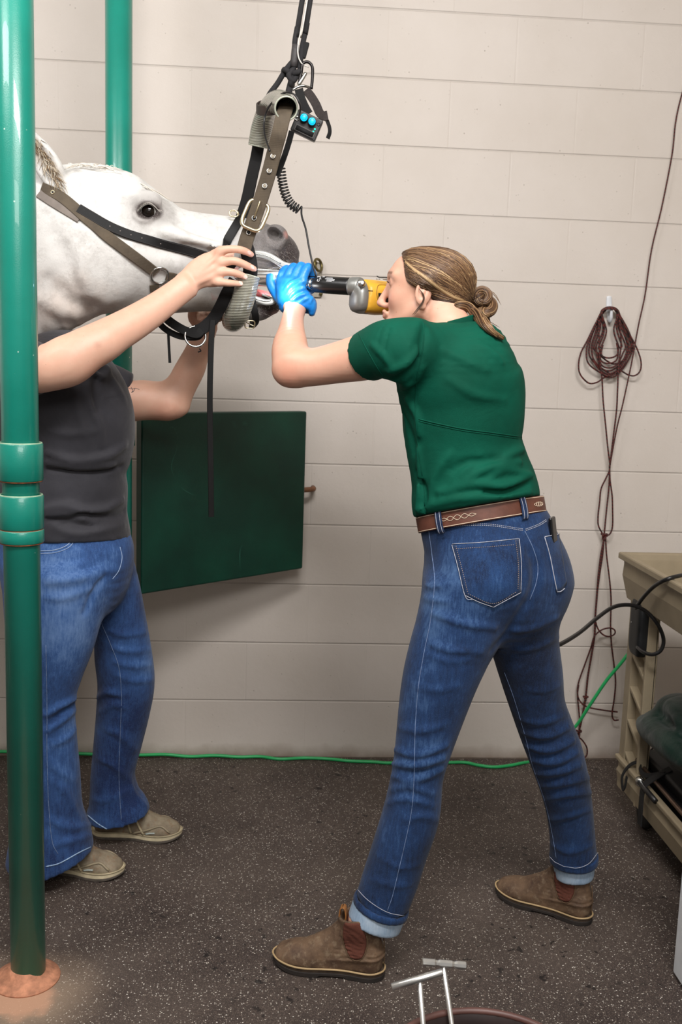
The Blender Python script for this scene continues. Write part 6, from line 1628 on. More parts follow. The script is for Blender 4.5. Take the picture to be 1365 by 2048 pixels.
# ceiling rope with knot
rope = empty('hoist_rope', at(600, 100, -.84), 'doubled black braided rope coming down from the ceiling to the head support', 'rope')
YR = -.84
topd = at(604, 0, YR)-at(592, 82, YR); topd = topd/topd[2]
zc = 3.02
def up_to_ceiling(p, d): return p+d*(zc-p[2])
A1, A2 = at(605, 0, YR), at(621, 0, YR)
dd = (at(606, 0, YR)-at(593, 82, YR)); dd /= dd[2]
MB().tube([up_to_ceiling(A1, dd), A1, at(595, 55, YR), at(590, 85, YR), at(590, 118, YR), at(588, 140, YR)], .0062, 12, smooth=4).build('rope_strand', MROPE, rope)
MB().tube([up_to_ceiling(A2, dd), A2, at(615, 45, YR+.004), at(606, 88, YR+.004), at(602, 118, YR), at(600, 140, YR)], .0062, 12, smooth=4).build('rope_strand', MROPE, rope)
MB().tube([up_to_ceiling(at(615, 0, YR-.008), dd), at(615, 0, YR-.008), at(604, 55, YR-.010), at(597, 88, YR-.012), at(597, 112, YR-.012), at(605, 128, YR-.012), at(618, 134, YR-.006)], .0016, 8, smooth=5).build('white_cord', simple('white_cord', lin(214, 208, 200), .6), rope)
MB().lathe([(.0085, -.0245), (.0092, -.01), (.0088, .01), (.0084, .0245)], at(590, 112, YR), (.06, 0, 1), 20).build('tape_wrap', simple('grey_tape', lin(62, 58, 58), .6, var=.3, nscale=120, bump=.5), rope)
MB().box(at(608, 100, YR+.004), (.018, .012, .036), roty(.25)).build('web_tab', MBLKW, rope, bevel=.003)
kn = empty  # knot: three interlocked turns in one mesh
kc = at(584, 152, YR); ks = []
for t in np.linspace(0, 2*math.pi, 60, endpoint=False):
    ks.append(kc+np.array([.0125*math.sin(t)+.009*math.sin(2*t), -.012*math.sin(3*t), .0125*math.cos(t)-.009*math.cos(2*t)]))
MB().tube(ks, .0064, 10, closed=True).build('knot', MROPE, rope)
MB().tube([at(588, 138, YR), at(578, 150, YR-.012), at(586, 162, YR-.012), at(594, 150, YR), at(584, 142, YR+.01)], .0064, 10, smooth=5).build('knot_turn', MROPE, rope)
MB().tube([at(590, 118, YR+.004), at(572, 140, YR+.002), at(556, 166, YR), at(541, 186, YR+.006), at(533, 200, YR+.03)], .0062, 12, smooth=5).build('rope_tail', MROPE, rope)
MB().tube([at(584, 160, YR), at(580, 176, YR), at(576, 190, YR)], .0080, 12, smooth=4).build('rope_tail', MROPE, rope)
# carabiner
car = empty('carabiner', at(616, 150, -.85), 'black carabiner with a bright steel gate clipped below the rope knot', 'carabiner')
MB().tube([at(598, 168, -.85), at(603, 145, -.85), at(606, 128, -.85), at(616, 124, -.85), at(625, 134, -.85), at(625, 160, -.85), at(623, 178, -.85)], .0036, 10, smooth=6).build('frame', simple('black_anodised', lin(34, 30, 30), .3, metal=.6), car)
MB().lathe([(.0036, -.016), (.0042, -.013), (.0042, .013), (.0036, .016)], at(605, 158, -.856), (.5, 0, .86), 16).build('gate', MSTEEL, car)
MB().tube([at(586, 180, -.856), at(596, 174, -.856), at(608, 172, -.856), at(619, 175, -.85)], .0030, 10, smooth=5, scales=None).build('base_bar', MSTEEL, car)
# control box
box = empty('control_box', at(612, 255, -.875), 'small black control box with two glowing blue knobs, strapped beside the upper hose', 'control box')
bx = at(600, 217, -.885); ur = at(649, 241, -.885)-bx; wlen = np.linalg.norm(ur); ur /= wlen
ln = np.array([.10, -.96, -.15]); ln -= ur*(ln@ur); ln /= np.linalg.norm(ln); dn = np.cross(ln, ur); dn = dn if dn[2] < 0 else -dn
Rb = np.stack([ur, ln, dn], 1); cb_ = at(614, 252, -.865)
MB().box(cb_, (.062, .030, .050), Rb).build('case', simple('charcoal_case', lin(50, 48, 48), .45, var=.15), box, bevel=.003)
fc = cb_+ln*.0153
F2 = lambda a, b_, c=0: fc+ur*a+dn*b_+ln*c
MB().box(F2(.001, .014, .0), (.050, .0035, .015), Rb).build('slot_frame', simple('slot_edge', lin(70, 66, 64), .5), box, bevel=.001)
MB().box(F2(.001, .014, .0012), (.043, .003, .010), Rb).build('dark_slot', simple('slot_black', (.004, .004, .004), .8), box)
def glow(name, col, st_):
    m, nt, b = new_mat(name); b.inputs['Base Color'].default_value = (*col, 1); b.inputs['Emission Color'].default_value = (*col, 1); b.inputs['Emission Strength'].default_value = st_; b.inputs['Roughness'].default_value = .3; return m
MCY = glow('cyan_glow', (0.0, .46, .80), .85); MGR = glow('green_glow', (.02, .9, .5), 1.6)
for a in (-.0115, .0085):
    kb = MB().lathe([(.0092, 0), (.0096, .003), (.0092, .012), (.0085, .0125), (0, .0125)], F2(a, -.011, 0), ln, 28).build('knob', simple('knob_navy', lin(8, 30, 52), .4), box)
    MB().lathe([(.0082, .0126), (.0082, .0142), (.0074, .015), (0, .015)], F2(a, -.011, 0), ln, 28).build('lens', MCY, kb)
    MB().ring(F2(a, -.011, .0152), .0052, .0006, ln, seg=24, sseg=6).build('lens_mark', simple('lens_blue', (0, .25, .55), .3), kb)
MB().lathe([(.0020, 0), (.0020, .0012), (0, .002)], F2(.0205, .000, 0), ln, 12).build('indicator_light', MGR, box)
MB().lathe([(.0020, 0), (.0020, .0012), (0, .002)], F2(.0195, .0065, 0), ln, 12).build('indicator_light', MGR, box)
MB().ring(F2(-.026, -.004, .001), .0042, .0012, ln, seg=20).build('socket', MSTEEL, box)
MB().ring(F2(.024, -.013, .0006), .0034, .0008, ln, seg=20).build('socket', MPLAST, box)
flat([(598, 178), (602, 195), (610, 214), (618, 228)], .020, .003, -.872, 'hook_strap', MBLKW, box, nn=(-.3, -1, 0))
flat([(612, 180), (622, 192), (632, 208), (640, 226), (648, 232), (656, 231)], .022, .003, [-.868, -.868, -.870, -.872, -.87, -.87], 'velcro_tab', simple('velcro_dark', lin(44, 36, 34), .85, var=.25, nscale=200, bump=.5), box, nn=(.3, -1, .2))
flat([(638, 228), (650, 234), (658, 250), (660, 264), (656, 277)], .011, .003, -.868, 'strap_tail', MBLKW, box, nn=(.7, -.8, 0))

# coiled lead from the hose to the speculum lamp
cc_ = empty('coiled_cable', at(575, 380, -.90), 'black coiled cable dropping from the control box to the drill', 'cable')
ax_ = spline([at(562, 338, -.90), at(565, 362, -.90), at(571, 388, -.90), at(582, 408, -.90), at(599, 420, -.90)], 60)
L_ = np.r_[0, np.cumsum(np.linalg.norm(np.diff(ax_, axis=0), axis=1))]; tt = L_/L_[-1]; turns = 15
T_ = np.gradient(ax_, axis=0); T_ /= np.linalg.norm(T_, axis=1)[:, None]; B_ = np.cross(T_, [0, 1., 0]); B_ /= np.linalg.norm(B_, axis=1)[:, None]; C_ = np.cross(T_, B_)
coil_pts = ax_+.0095*(B_*np.cos(tt*turns*2*math.pi)[:, None]+C_*np.sin(tt*turns*2*math.pi)[:, None])
MB().tube(coil_pts, .0020, 8).build('coil', MPLAST, cc_)
MB().tube([at(545, 300, -.905), at(552, 322, -.905), at(556, 334, -.90), coil_pts[0]], .0018, 8, smooth=5).build('upper_lead', MPLAST, cc_)
MB().tube([coil_pts[-1], at(604, 432, -.90), at(612, 458, -.90), at(618, 492, -.905), at(625, 525, -.91), at(632, 552, -.915)], .0023, 8, smooth=6).build('lower_lead', MPLAST, cc_)

# ------------------------------------------------------------------ drill
drill = empty('drill', at(740, 590, -.97), 'yellow and grey power drill driving a long silver shaft with a black sleeve', 'drill')
DA = at(508, 563, -.800); D0 = at(625, 568, -.905); D1 = at(703, 573, -.965); ddv = (D1-D0)/np.linalg.norm(D1-D0)
MB().tube([DA, at(565, 565, -.853), D0], .0105, 20, smooth=3).build('shaft', simple('bright_steel', lin(226, 226, 222), .2, metal=.9, var=.03, bump=0), drill)
MB().tube([at(440, 560, -.775), DA], .0070, 16).build('float_head', MSTEEL, drill)
MB().lathe([(.0135, 0), (.0135, .008), (.011, .008), (.011, .011), (.0145, .011), (.0145, .017)], D0-ddv*.006, ddv, 28).build('collar', MSTEEL, drill)
LB = np.linalg.norm(D1-D0)
sl = MB().lathe([(.0165, .008), (.0192, .012), (.0198, .04), (.0200, LB-.006), (.0192, LB)], D0, ddv, 40).build('sleeve', simple('black_grip', lin(18, 17, 18), .35, var=.15), drill)
MWT = simple('white_print', lin(210, 212, 214), .5, bump=0)
upv = np.array([0, 0, 1.])-ddv*ddv[2]; upv /= np.linalg.norm(upv); nrv = np.cross(ddv, upv); nrv = nrv if nrv[1] < 0 else -nrv
def print_on(s_, h_): 
    a = math.asin(min(.95, h_/.0203)); return D0+ddv*s_+upv*.0203*math.sin(a)+nrv*.0203*math.cos(a)
for strokes in ([(.020, .0155), (.024, .0170), (.030, .0160), (.029, .0125), (.034, .0115)], [(.025, .0110), (.025, .0065), (.030, .0055), (.030, .0100)], [(.034, .0165), (.039, .0175)],
                [(.046, .0152), (.052, .0150), (.058, .0150), (.063, .0148)], [(.044, .0126), (.050, .0126), (.058, .0124), (.070, .0122)], [(.050, .0100), (.056, .0099), (.070, .0097)], [(.049, .0076), (.056, .0075), (.064, .0073)]):
    MB().tube([print_on(*q) for q in strokes], .00085, 5).build('lettering', MWT, sl)
MGR_ = simple('grey_cast', lin(138, 138, 134), .42, metal=.5, var=.1)
MYEL = simple('yellow_plastic', lin(214, 160, 48), .42, var=.06)
MB().lathe([(.0205, -.001), (.0215, .002), (.0225, .020), (.0200, .026)], D1, ddv, 36).build('neck_ring', MGR_, drill)
G = at(722, 598, -.975)
ax2 = np.array([.92, .36, -.05]); ax2 /= np.linalg.norm(ax2)
gh = Vol(G-.07, G+.07, .003); g2 = frame(ax2, z=(0, 0, 1))
gh.ell(G+g2@np.array([-.004, 0, 0]), (.017, .031, .031), g2, k=.004, p=3.0); gh.ell(D1+ddv*.022+(0, 0, -.004), (.020, .021, .021), k=.01)
gh.seg(G+(0, 0, -.022), G+(.016, .004, -.024), .011, .010, k=.006)
sculpt('gear_head', gh, MGR_, drill)
yv = Vol(G+(-.03, -.09, -.075), G+(.20, .12, .075), .0035)
yv.loft([(G+g2@np.array([.012, 0, .004]), g2[:, 1], .033, .035), (G+g2@np.array([.035, 0, .004]), g2[:, 1], .034, .036), (G+g2@np.array([.065, 0, .006]), g2[:, 1], .034, .035), (G+g2@np.array([.100, 0, .006]), g2[:, 1], .032, .034), (G+g2@np.array([.130, 0, .004]), g2[:, 1], .026, .028)], k=.006, sm=4, cap=.3, p=3.2)
yv.seg(G+g2@np.array([.008, 0, .032]), G+g2@np.array([.10, 0, .034]), .012, .012, k=.012)
ysh = sculpt('motor_housing', yv, MYEL, drill)
def on_y(px, r, name, mat, k=5, lift=.0004):
    P, N = lay(ysh, px, lift, k)
    if len(P) > 2: return MB().tube(P, r, 6).build(name, mat, ysh)
on_y([(733, 583), (734, 596), (731, 618)], .0018, 'vent_slot', MPLAST); on_y([(724, 579), (735, 581), (746, 582)], .0011, 'seam_line', MPLAST)
on_y([(757, 604), (754, 588), (755, 575), (760, 570), (779, 571)], .0010, 'panel_edge', simple('dark_yellow', lin(150, 106, 26), .5))
P_, F_ = [], []
for j in range(6):
    for i in range(6):
        q = hit(ysh, 757+(20*i/5), 586+(20*j/5)+.3*i, .0008)
        P_.append(q[0] if q else at(757+4*i, 586+4*j, -1.0))
MB().add(P_+[p+np.array([0, .002, 0]) for p in P_], [(j*6+i, j*6+i+1, (j+1)*6+i+1, (j+1)*6+i) for j in range(5) for i in range(5)]+[(36+j*6+i, 36+(j+1)*6+i, 36+(j+1)*6+i+1, 36+j*6+i+1) for j in range(5) for i in range(5)]).build('black_label', MPLAST, ysh)
MB().lathe([(.0075, 0), (.0085, .002), (.0085, .012), (.006, .014)], at(724, 569, -1.0), (-.2, -1, .25), 20).build('side_button', MSTEEL, drill)
MB().tube([at(754, 552, -.985), at(759, 555, -.985), at(782, 556, -.985)], .0013, 8).build('top_clip', MPLAST, drill)
MB().tube([at(753, 558, -.99), at(766, 559, -.99), at(782, 560, -.985)], .0011, 8).build('top_clip', MSTEEL, drill)

# tie ring on the wall behind the glove
ring = empty('tie_ring', at(634, 540, -.01), 'small brass tie ring on the block wall behind the gloved hand', 'ring')
MBRZ = simple('dull_brass', lin(120, 108, 70), .4, metal=.8, var=.3, nscale=60)
MB().ring(at(637, 530, -.030), .019, .0042, (.75, -.6, .2), seg=30, up=(0, 0, 1)).build('ring', MBRZ, ring)
MB().lathe([(.0, 0), (.007, 0), (.007, .024), (.0, .026)], at(630, 527, 0)+(0, .001, 0), (0, -1, 0), 16).build('eye_bolt', MBRZ, ring)
MB().box(at(634, 560, -.004), (.030, .008, .11)).build('wall_plate', simple('plate_grey', lin(150, 142, 128), .5, metal=.4), ring, bevel=.002)
MB().lathe([(0, 0), (.006, 0), (.006, .012), (0, .014)], at(642, 588, -.005), (0, -1, 0), 14).build('bolt', MBRZ, ring)
# ------------------------------------------------------------------ hook and hanging cord on the wall
def cord_mat():
    m, nt, b = new_mat('red_black_cord'); e = NT(nt)
    w = e.n('ShaderNodeTexWave', wave_type='BANDS', bands_direction='DIAGONAL'); w.inputs['Scale'].default_value = 60; w.inputs['Distortion'].default_value = 2.5; e.link(e.obj(), w.inputs['Vector'])
    e.link(e.mix(e.ramp(w.outputs['Fac'], .45, .6), lin(36, 20, 18), lin(96, 34, 28)), b.inputs['Base Color']); b.inputs['Roughness'].default_value = .7; return m
MCORD = cord_mat()
hook = empty('wall_hook', at(1219, 612, 0), 'white plastic hook on the wall holding the coiled red and black cord', 'hook')
MHOOK = simple('white_plastic', lin(220, 222, 226), .35, var=.03)
hk = Vol(at(1219, 612, -.03)-.06, at(1219, 612, -.03)+.06, .0018)
hk.loft([(at(1219, 594, -.004), np.array([1., 0, 0]), .009, .004), (at(1219, 612, -.004), np.array([1., 0, 0]), .010, .004), (at(1220, 640, -.004), np.array([1., 0, 0]), .009, .004)], k=.003, sm=3, cap=1)
hk.chain([at(1220, 630, -.006), at(1221, 642, -.020), at(1223, 634, -.034), at(1224, 617, -.040)], [.0065, .0062, .0058, .0042], k=.004, sm=4)
sculpt('hook_body', hk, MHOOK, hook)
cord = empty('cord', at(1220, 700, -.02), 'thin red and black cord coiled over the white hook, its loops hanging to the floor', 'cord')
rc = random.Random(9)
def cpath(px, Y, r=.0027, name='cord_run', k=8, closed=False, jit=.0):
    Ys = Y if hasattr(Y, '__len__') else [Y]*len(px)
    return MB().tube([at(x, y, yy) for (x, y), yy in zip(px, Ys)], r, 8, smooth=k, closed=closed).build(name, MCORD, cord)
loops = [(1176, 1262, 742, 0), (1182, 1257, 748, .0), (1188, 1252, 736, 0), (1171, 1259, 752, 4), (1195, 1246, 727, -2), (1200, 1240, 716, 0), (1180, 1266, 748, 5), (1186, 1264, 728, 6), (1192, 1258, 755, -3)]
for i, (xl, xr, yb, sk_) in enumerate(loops):
    y0 = 613+rc.uniform(-1, 5); Yd = -.018-.0045*(i % 6)
    xm = (xl+xr)/2+sk_; jx = lambda: rc.uniform(-2, 2)
    cpath([(1221, y0), (1205+jx(), y0+8), (xl+14+jx(), y0+45), (xl+2+jx(), y0+78), (xl+8+jx(), yb-26), (xm-16, yb-6), (xm, yb), (xm+16, yb-8), (xr-6+jx(), yb-30), (xr+jx(), y0+76), (xr-12+jx(), y0+42), (1236+jx(), y0+8)],
          [Yd-.008, Yd-.004, Yd, Yd, Yd-rc.uniform(0, .006), Yd, Yd-.004, Yd, Yd-rc.uniform(0, .006), Yd, Yd, Yd-.004], name='coil_loop', closed=True)
cpath([(1216, 616), (1196, 640), (1176, 680), (1163, 705), (1158, 730), (1162, 750), (1178, 766), (1194, 765), (1208, 756), (1222, 748), (1240, 738)], [-.03, -.026, -.022, -.028, -.036, -.038, -.034, -.03, -.026, -.026, -.026], name='slack_loop')
cpath([(1228, 616), (1244, 640), (1262, 672), (1276, 700), (1283, 724), (1281, 742), (1271, 751), (1258, 750), (1244, 742), (1232, 736)], [-.03, -.028, -.028, -.032, -.036, -.036, -.034, -.03, -.028, -.026], name='slack_loop')
cpath([(1199, 640), (1199, 680), (1201, 720), (1205, 760), (1207, 800), (1212, 850), (1217, 900), (1221, 930)], -.044, name='hanging_run')
cpath([(1240, 640), (1243, 690), (1238, 730), (1236, 780), (1234, 820), (1228, 870), (1223, 910), (1220, 935)], -.042, name='hanging_run')
p0 = at(1363, 195, -.02)
MB().tube([np.array([p0[0]+.10, -.02, 2.6]), at(1363, 195, -.02), at(1345, 310, -.02), at(1325, 412, -.02), at(1304, 500, -.022), at(1291, 590, -.03), at(1278, 650, -.04), at(1266, 716, -.046), at(1257, 760, -.046), at(1246, 810, -.044), at(1236, 850, -.042), at(1228, 890, -.040), at(1221, 930, -.040)], .0024, 8, smooth=8).build('ceiling_run', MCORD, cord)
cpath([(1221, 930), (1219, 943), (1212, 958), (1203, 978), (1200, 1005), (1197, 1032), (1198, 1052), (1208, 1071)], -.036, name='hanging_run')
cpath([(1220, 930), (1221, 960), (1225, 990), (1226, 1020), (1226, 1050), (1222, 1066), (1212, 1074)], -.040, name='hanging_run')
cpath([(1220, 930), (1219, 970), (1215, 1010), (1212, 1040), (1209, 1072)], -.034, name='hanging_run')
cpath([(1209, 1072), (1206, 1110), (1200, 1150), (1195, 1190), (1192, 1230), (1191, 1260), (1186, 1285), (1172, 1325), (1158, 1365), (1156, 1388), (1162, 1404), (1176, 1414), (1205, 1420), (1236, 1424)], -.030, name='hanging_run')
cpath([(1210, 1073), (1203, 1110), (1198, 1150), (1194, 1200), (1191, 1240), (1190, 1270), (1184, 1310), (1177, 1350), (1172, 1395), (1164, 1440), (1157, 1470)], -.036, r=.0034, name='hanging_run')
cpath([(1212, 1074), (1214, 1110), (1220, 1160), (1223, 1200), (1222, 1250), (1224, 1290), (1229, 1330), (1232, 1365), (1229, 1400), (1225, 1428), (1229, 1440), (1238, 1440)], -.040, name='hanging_run')
cpath([(1191, 1240), (1197, 1258), (1208, 1270), (1220, 1273), (1230, 1268), (1230, 1260), (1220, 1256), (1204, 1260), (1190, 1272), (1184, 1290)], -.050, name='hanging_run')
cpath([(1158, 1370), (1156, 1392), (1160, 1440), (1158, 1468)], -.026, name='hanging_run')
cpath([(1157, 1474), (1165, 1480), (1174, 1494), (1175, 1508), (1170, 1515), (1166, 1512)], -.032, name='end_loop')
for x, y, s in ((1209, 1072, 1.0), (1157, 1466, 1.2), (1172, 1396, .7)):
    c0 = at(x, y, -.036)
    MB().tube([c0+np.array([.007*s*math.sin(t)+.003*math.sin(2*t), -.006*s*math.sin(3*t), .009*s*math.cos(t)-.004*s*math.cos(2*t)]) for t in np.linspace(0, 2*math.pi, 40, endpoint=False)], .0034, 8, closed=True).build('knot', MCORD, cord)

# ------------------------------------------------------------------ green hose along the wall
MGH = simple('bright_green_hose', lin(40, 170, 96), .4, var=.08)
gp = []
for x, y in [(-60, 1502), (0, 1503), (60, 1504), (130, 1506), (200, 1509), (280, 1510), (330, 1509), (380, 1513), (430, 1511), (480, 1514), (520, 1513), (560, 1518), (610, 1516), (660, 1518), (700, 1522), (750, 1524), (780, 1526), (840, 1523), (895, 1525), (930, 1525), (960, 1531), (990, 1534), (1020, 1531), (1045, 1526), (1068, 1520)]:
    p = at(x, y, -.014); p = fl(x, y, .0058) if p[2] < .0058 else p; gp.append(p)
gp += [at(1110, 1490, -.06), at(1150, 1455, -.10), at(1180, 1411, -.14), at(1213, 1362, -.18), at(1243, 1326, -.2), at(1272, 1288, -.2), at(1298, 1254, -.2), at(1318, 1226, -.2), at(1340, 1190, -.19), at(1352, 1150, -.18), at(1372, 1120, -.12)]
gh_ = MB().tube(gp, .0055, 10, smooth=8).build('green_hose', MGH); tag(gh_, 'bright green hose lying along the foot of the wall and climbing behind the cart', 'hose')

# ------------------------------------------------------------------ utility cart
MCART = simple('beige_plastic', lin(150, 136, 112), .6, var=.07, nscale=14, bump=.3, bscale=240)
YC = -.42; c0 = at(1238, 1103, YC); X0 = c0[0]; ZT = c0[2]; XL = at(1244, 1440, YC)[0]; LEN = .86; WID = .52; YE = YC-LEN
cart = empty('utility_cart', (XL, YC-.3, 0), 'beige plastic utility cart with a deep top tray at the right edge', 'cart')
def tray(z1, z0, x0, x1, y0, y1, flare, name, wall=.012, lip=.022):
    """open tub: top rim rectangle flares outward from the floor rectangle"""
    def rect(ins, z): return [(x0+ins, y0-ins, z), (x1-ins, y0-ins, z), (x1-ins, y1+ins, z), (x0+ins, y1+ins, z)]
    R_ = [rect(flare+.002, z0), rect(flare*.5, (z0+z1)/2), rect(.014, z1-lip*1.5), rect(.013, z1-lip), rect(0, z1-lip*.85), rect(0, z1-.003), rect(.003, z1), rect(.018, z1), rect(.022, z1-.004), rect(.022+wall*.3, z1-.02), rect(flare+wall, z0+.012)]
    v = [p for r in R_ for p in r]; f = [(3, 2, 1, 0)]
    for i in range(len(R_)-1):
        for q in range(4): r = (q+1) % 4; f.append((i*4+q, i*4+r, (i+1)*4+r, (i+1)*4+q))
    m = (len(R_)-1)*4; f.append((m, m+1, m+2, m+3))
    mb = MB().add(v, [t[::-1] for t in f]); return mb.build(name, MCART, cart, smooth=False, bevel=.004)
tray(ZT, ZT-.135, X0, X0+WID, YC, YE, .024, 'top_tray')
zs1 = at(1240, 1506, YC)[2]; zs0 = at(1241, 1566, YC)[2]
tray(zs1, zs0, XL-.012, XL+WID-.04, YC+.002, YE, .010, 'lower_shelf', lip=.016)
def leg(x, y, sy, sx):
    z0, z1 = zs0-.005, ZT-.10; L_ = .155
    mb = MB()
    # C-shaped corner post: outer wall, two flanges and slanted ribs across the hollow
    xo = x if sx > 0 else x-.012
    mb.box((xo+.030*sx*.5+.0, y-sy*.022, (z0+z1)/2), (.034, .044, z1-z0)); mb.box((xo+sx*.026, y-sy*L_/2, (z0+z1)/2), (.008, L_, z1-z0)); mb.box((xo+sx*.015, y-sy*(L_-.006), (z0+z1)/2), (.034, .012, z1-z0))
    for i in range(5):
        zz = z0+.10+(z1-z0-.12)*i/5; mb.box((xo+sx*.012, y-sy*.095, zz), (.026, .115, .012), rotx(.42*sy))
    return mb.build('leg', MCART, cart, smooth=False, bevel=.003)
leg(XL, YC-.004, 1, 1); leg(XL+WID-.085, YC-.004, 1, 1); leg(XL, YE+.004+.0, -1, 1); leg(XL+WID-.085, YE+.004, -1, 1)
for x in (XL+.06, XL+WID-.12):
    for y in (YC-.10, YE+.10):
        zc_ = zs0; w_ = MB().lathe([(.012, -.016), (zc_*.46, -.014), (zc_*.49, 0), (zc_*.46, .014), (.012, .016)], (x, y, zc_*.5), (1, 0, .0), 28).build('caster_wheel', simple('caster_rubber', lin(34, 32, 32), .7), cart)
        MB().box((x, y, zc_-.012), (.052, .05, .022)).build('caster_fork', MALU, cart, bevel=.003)
# pouch hooked on the leg
pch = MB(); pa = at(1264, 1192, YC-.09); pbot = at(1270, 1306, YC-.09)
xp = XL-.010; pv_ = Vol((xp-.05, YC-.22, pbot[2]-.02), (xp+.05, YC, pa[2]+.02), .004)
pv_.ell((xp, YC-.115, (pa[2]+pbot[2])/2), (.020, .042, (pa[2]-pbot[2])/2), k=.004, p=5)
po = sculpt('battery_pouch', pv_, simple('black_pouch', lin(16, 18, 20), .55, var=.2, nscale=30, bump=.4)); tag(po, 'black battery pouch hooked on the upper leg of the beige cart', 'pouch')
MB().lathe([(.0015, 0), (.0022, .001), (0, .002)], (xp-.021, YC-.10, (pa[2]+pbot[2])/2+.01), (-1, 0, 0), 10).build('snap', MSTEEL, po)
# black cable from the pouch to the person and over the tray
cab = empty('black_cable', at(1200, 1235, -.7), 'thick black cable looping from the green-shirted person to the pouch on the cart', 'cable')
xq = XL-.035
def at_x(x, y, X):
    d = _dir(x, y); return CAMP+d*(X-CAMP[0])/d[0]
MB().tube([at(1085, 1302, -1.02), at(1122, 1288, -.95), at(1160, 1265, -.85), at(1195, 1236, -.75), at(1228, 1214, -.69), at(1262, 1210, -.66), at(1292, 1222, -.65), at(1316, 1248, -.65), at(1328, 1278, -.65), at(1323, 1300, -.65), at(1306, 1309, -.64), at(1288, 1304, -.61), at(1276, 1294, -.57)], .0055, 12, smooth=7).build('loop', MPLAST, cab)
MB().tube([at_x(1272, 1216, X0-.012), at_x(1288, 1194, X0-.014), at_x(1310, 1172, X0-.014), at_x(1336, 1158, X0-.004), at_x(1368, 1150, X0+.05), at_x(1410, 1144, X0+.16)], .0055, 12, smooth=7).build('tray_run', MPLAST, cab)
# green bag and tool case on the shelf
gb_ = Vol((XL-.10, YC-.85, zs1-.10), (XL+.50, YC+.05, zs1+.40), .0085)
for p, r in ((at(1312, 1462, -.66), (.045, .10, .035)), (at(1348, 1424, -.64), (.050, .05, .035)), (at(1345, 1490, -.78), (.050, .16, .035)), (at(1392, 1440, -.72), (.085, .16, .055)), (at(1375, 1500, -.74), (.07, .18, .05))): gb_.ell(p, r, k=.025)
gbb = vol_bvh(gb_)
for px, r, l, m in [([(1300, 1428), (1322, 1446), (1345, 1478), (1362, 1500)], .012, .010, 'add'), ([(1318, 1425), (1330, 1440), (1352, 1452)], .012, .010, 'sub'), ([(1290, 1440), (1310, 1462), (1340, 1500)], .010, .008, 'add'), ([(1340, 1405), (1352, 1430), (1362, 1460)], .010, .008, 'add')]:
    fold(gb_, gbb, px, r, l, k=.02, mode=m)
bag = sculpt('duffel_bag', gb_, cloth_mat('dark_green_nylon', lin(3, 24, 18), lin(6, 38, 29), .5, .1, .9), relax=2); tag(bag, 'dark green fabric bag lying on the lower shelf of the cart', 'bag')
cs = empty('tool_case', at(1330, 1530, -.75), 'open black tool case holding metal rods below the green bag on the cart', 'tool case')
MCASE = simple('case_black', lin(22, 22, 24), .5, var=.25, nscale=20, bump=.3)
zf = zs0+.014
MB().box((XL+.155, YC-.40, zf+.045), (.26, .62, .09)).build('case_body', MCASE, cs, bevel=.012)
MB().box((XL+.085, YC-.36, zf+.125), (.10, .50, .05), roty(-.35)).build('case_lid', MCASE, cs, bevel=.01)
MRODC = simple('worn_bronze', lin(136, 112, 98), .35, metal=.8, var=.2)
for dx, dz in ((.018, .102), (.040, .128)):
    MB().tube([(XL+dx, YC-.10, zf+dz), (XL+dx, YC-.60, zf+dz-.01)], .0065, 12).build('rod', MRODC, cs)
MB().lathe([(.010, 0), (.013, .003), (.013, .020), (.008, .022)], (XL-.020, YC-.235, zs1+.006), (.3, 1, 0), 20).build('chrome_end', MSTEEL, cs)
MB().tube([(XL-.020, YC-.235, zs1+.006), (XL-.016, YC-.34, zs1-.0)], .008, 12).build('rod', MPLAST, cs)
MB().lathe([(.008, 0), (.014, .003), (.014, .02), (.009, .03)], (XL+.04, YC-.44, zs1+.03), (.2, 1, 0), 18).build('copper_end', simple('copper', lin(170, 104, 76), .3, metal=1.0), cs)
xs = XL-.016
def sx_strap(pts, w, name, mat=MBLKW):
    return MB().strap([(x, YC+y, z) for x, y, z in pts], w, .004, np.array([[-1., 0, .25]]*len(pts)), smooth=6).build(name, mat, cs)
sx_strap([(xs+.05, -.13, zs1+.03), (xs+.012, -.115, zs1+.012), (xs-.006, -.10, zs1-.03), (xs-.006, -.11, zs1-.065), (xs-.006, -.125, zs1-.055), (xs-.004, -.13, zs1-.02)], .012, 'strap')
sx_strap([(xs+.07, -.26, zs1+.06), (xs+.02, -.26, zs1+.03), (xs-.004, -.26, zs1+.004), (xs-.008, -.262, zs1-.05), (xs-.008, -.264, zs1-.105)], .028, 'strap')
sx_strap([(xs+.09, -.08, zs1+.05), (xs+.03, -.14, zs1+.03), (xs+.02, -.2, zs1+.015), (xs+.05, -.27, zs1+.05)], .014, 'strap')

# ------------------------------------------------------------------ foreground: bucket with two tools, white bin
far_pt = at(938, 2021, -1.86); RB = .155; bz = far_pt[2]; bcx, bcy = far_pt[0], far_pt[1]-RB
bucket = empty('bucket', (bcx, bcy, 0), 'dark bucket with a maroon brown rim in the foreground holding two metal tools', 'bucket')
MBK = simple('maroon_rubber', lin(92, 62, 56), .45, var=.15, nscale=20)
MB().lathe([(.0, .003), (RB*.78, .003), (RB*.80, .010), (RB*.97, bz-.03), (RB*.99, bz-.012), (RB*1.02, bz-.008), (RB*1.02, bz-.001), (RB*.995, bz+.002), (RB*.965, bz-.002), (RB*.94, bz-.03), (RB*.76, .02), (0, .02)], (bcx, bcy, 0), seg=64).build('pail', simple('dark_pail', lin(40, 26, 24), .5, var=.2), bucket)
MB().ring((bcx, bcy, bz), RB*.995, .0055, (0, 0, 1), seg=72, up=(0, 1, 0)).build('rim', MBK, bucket)
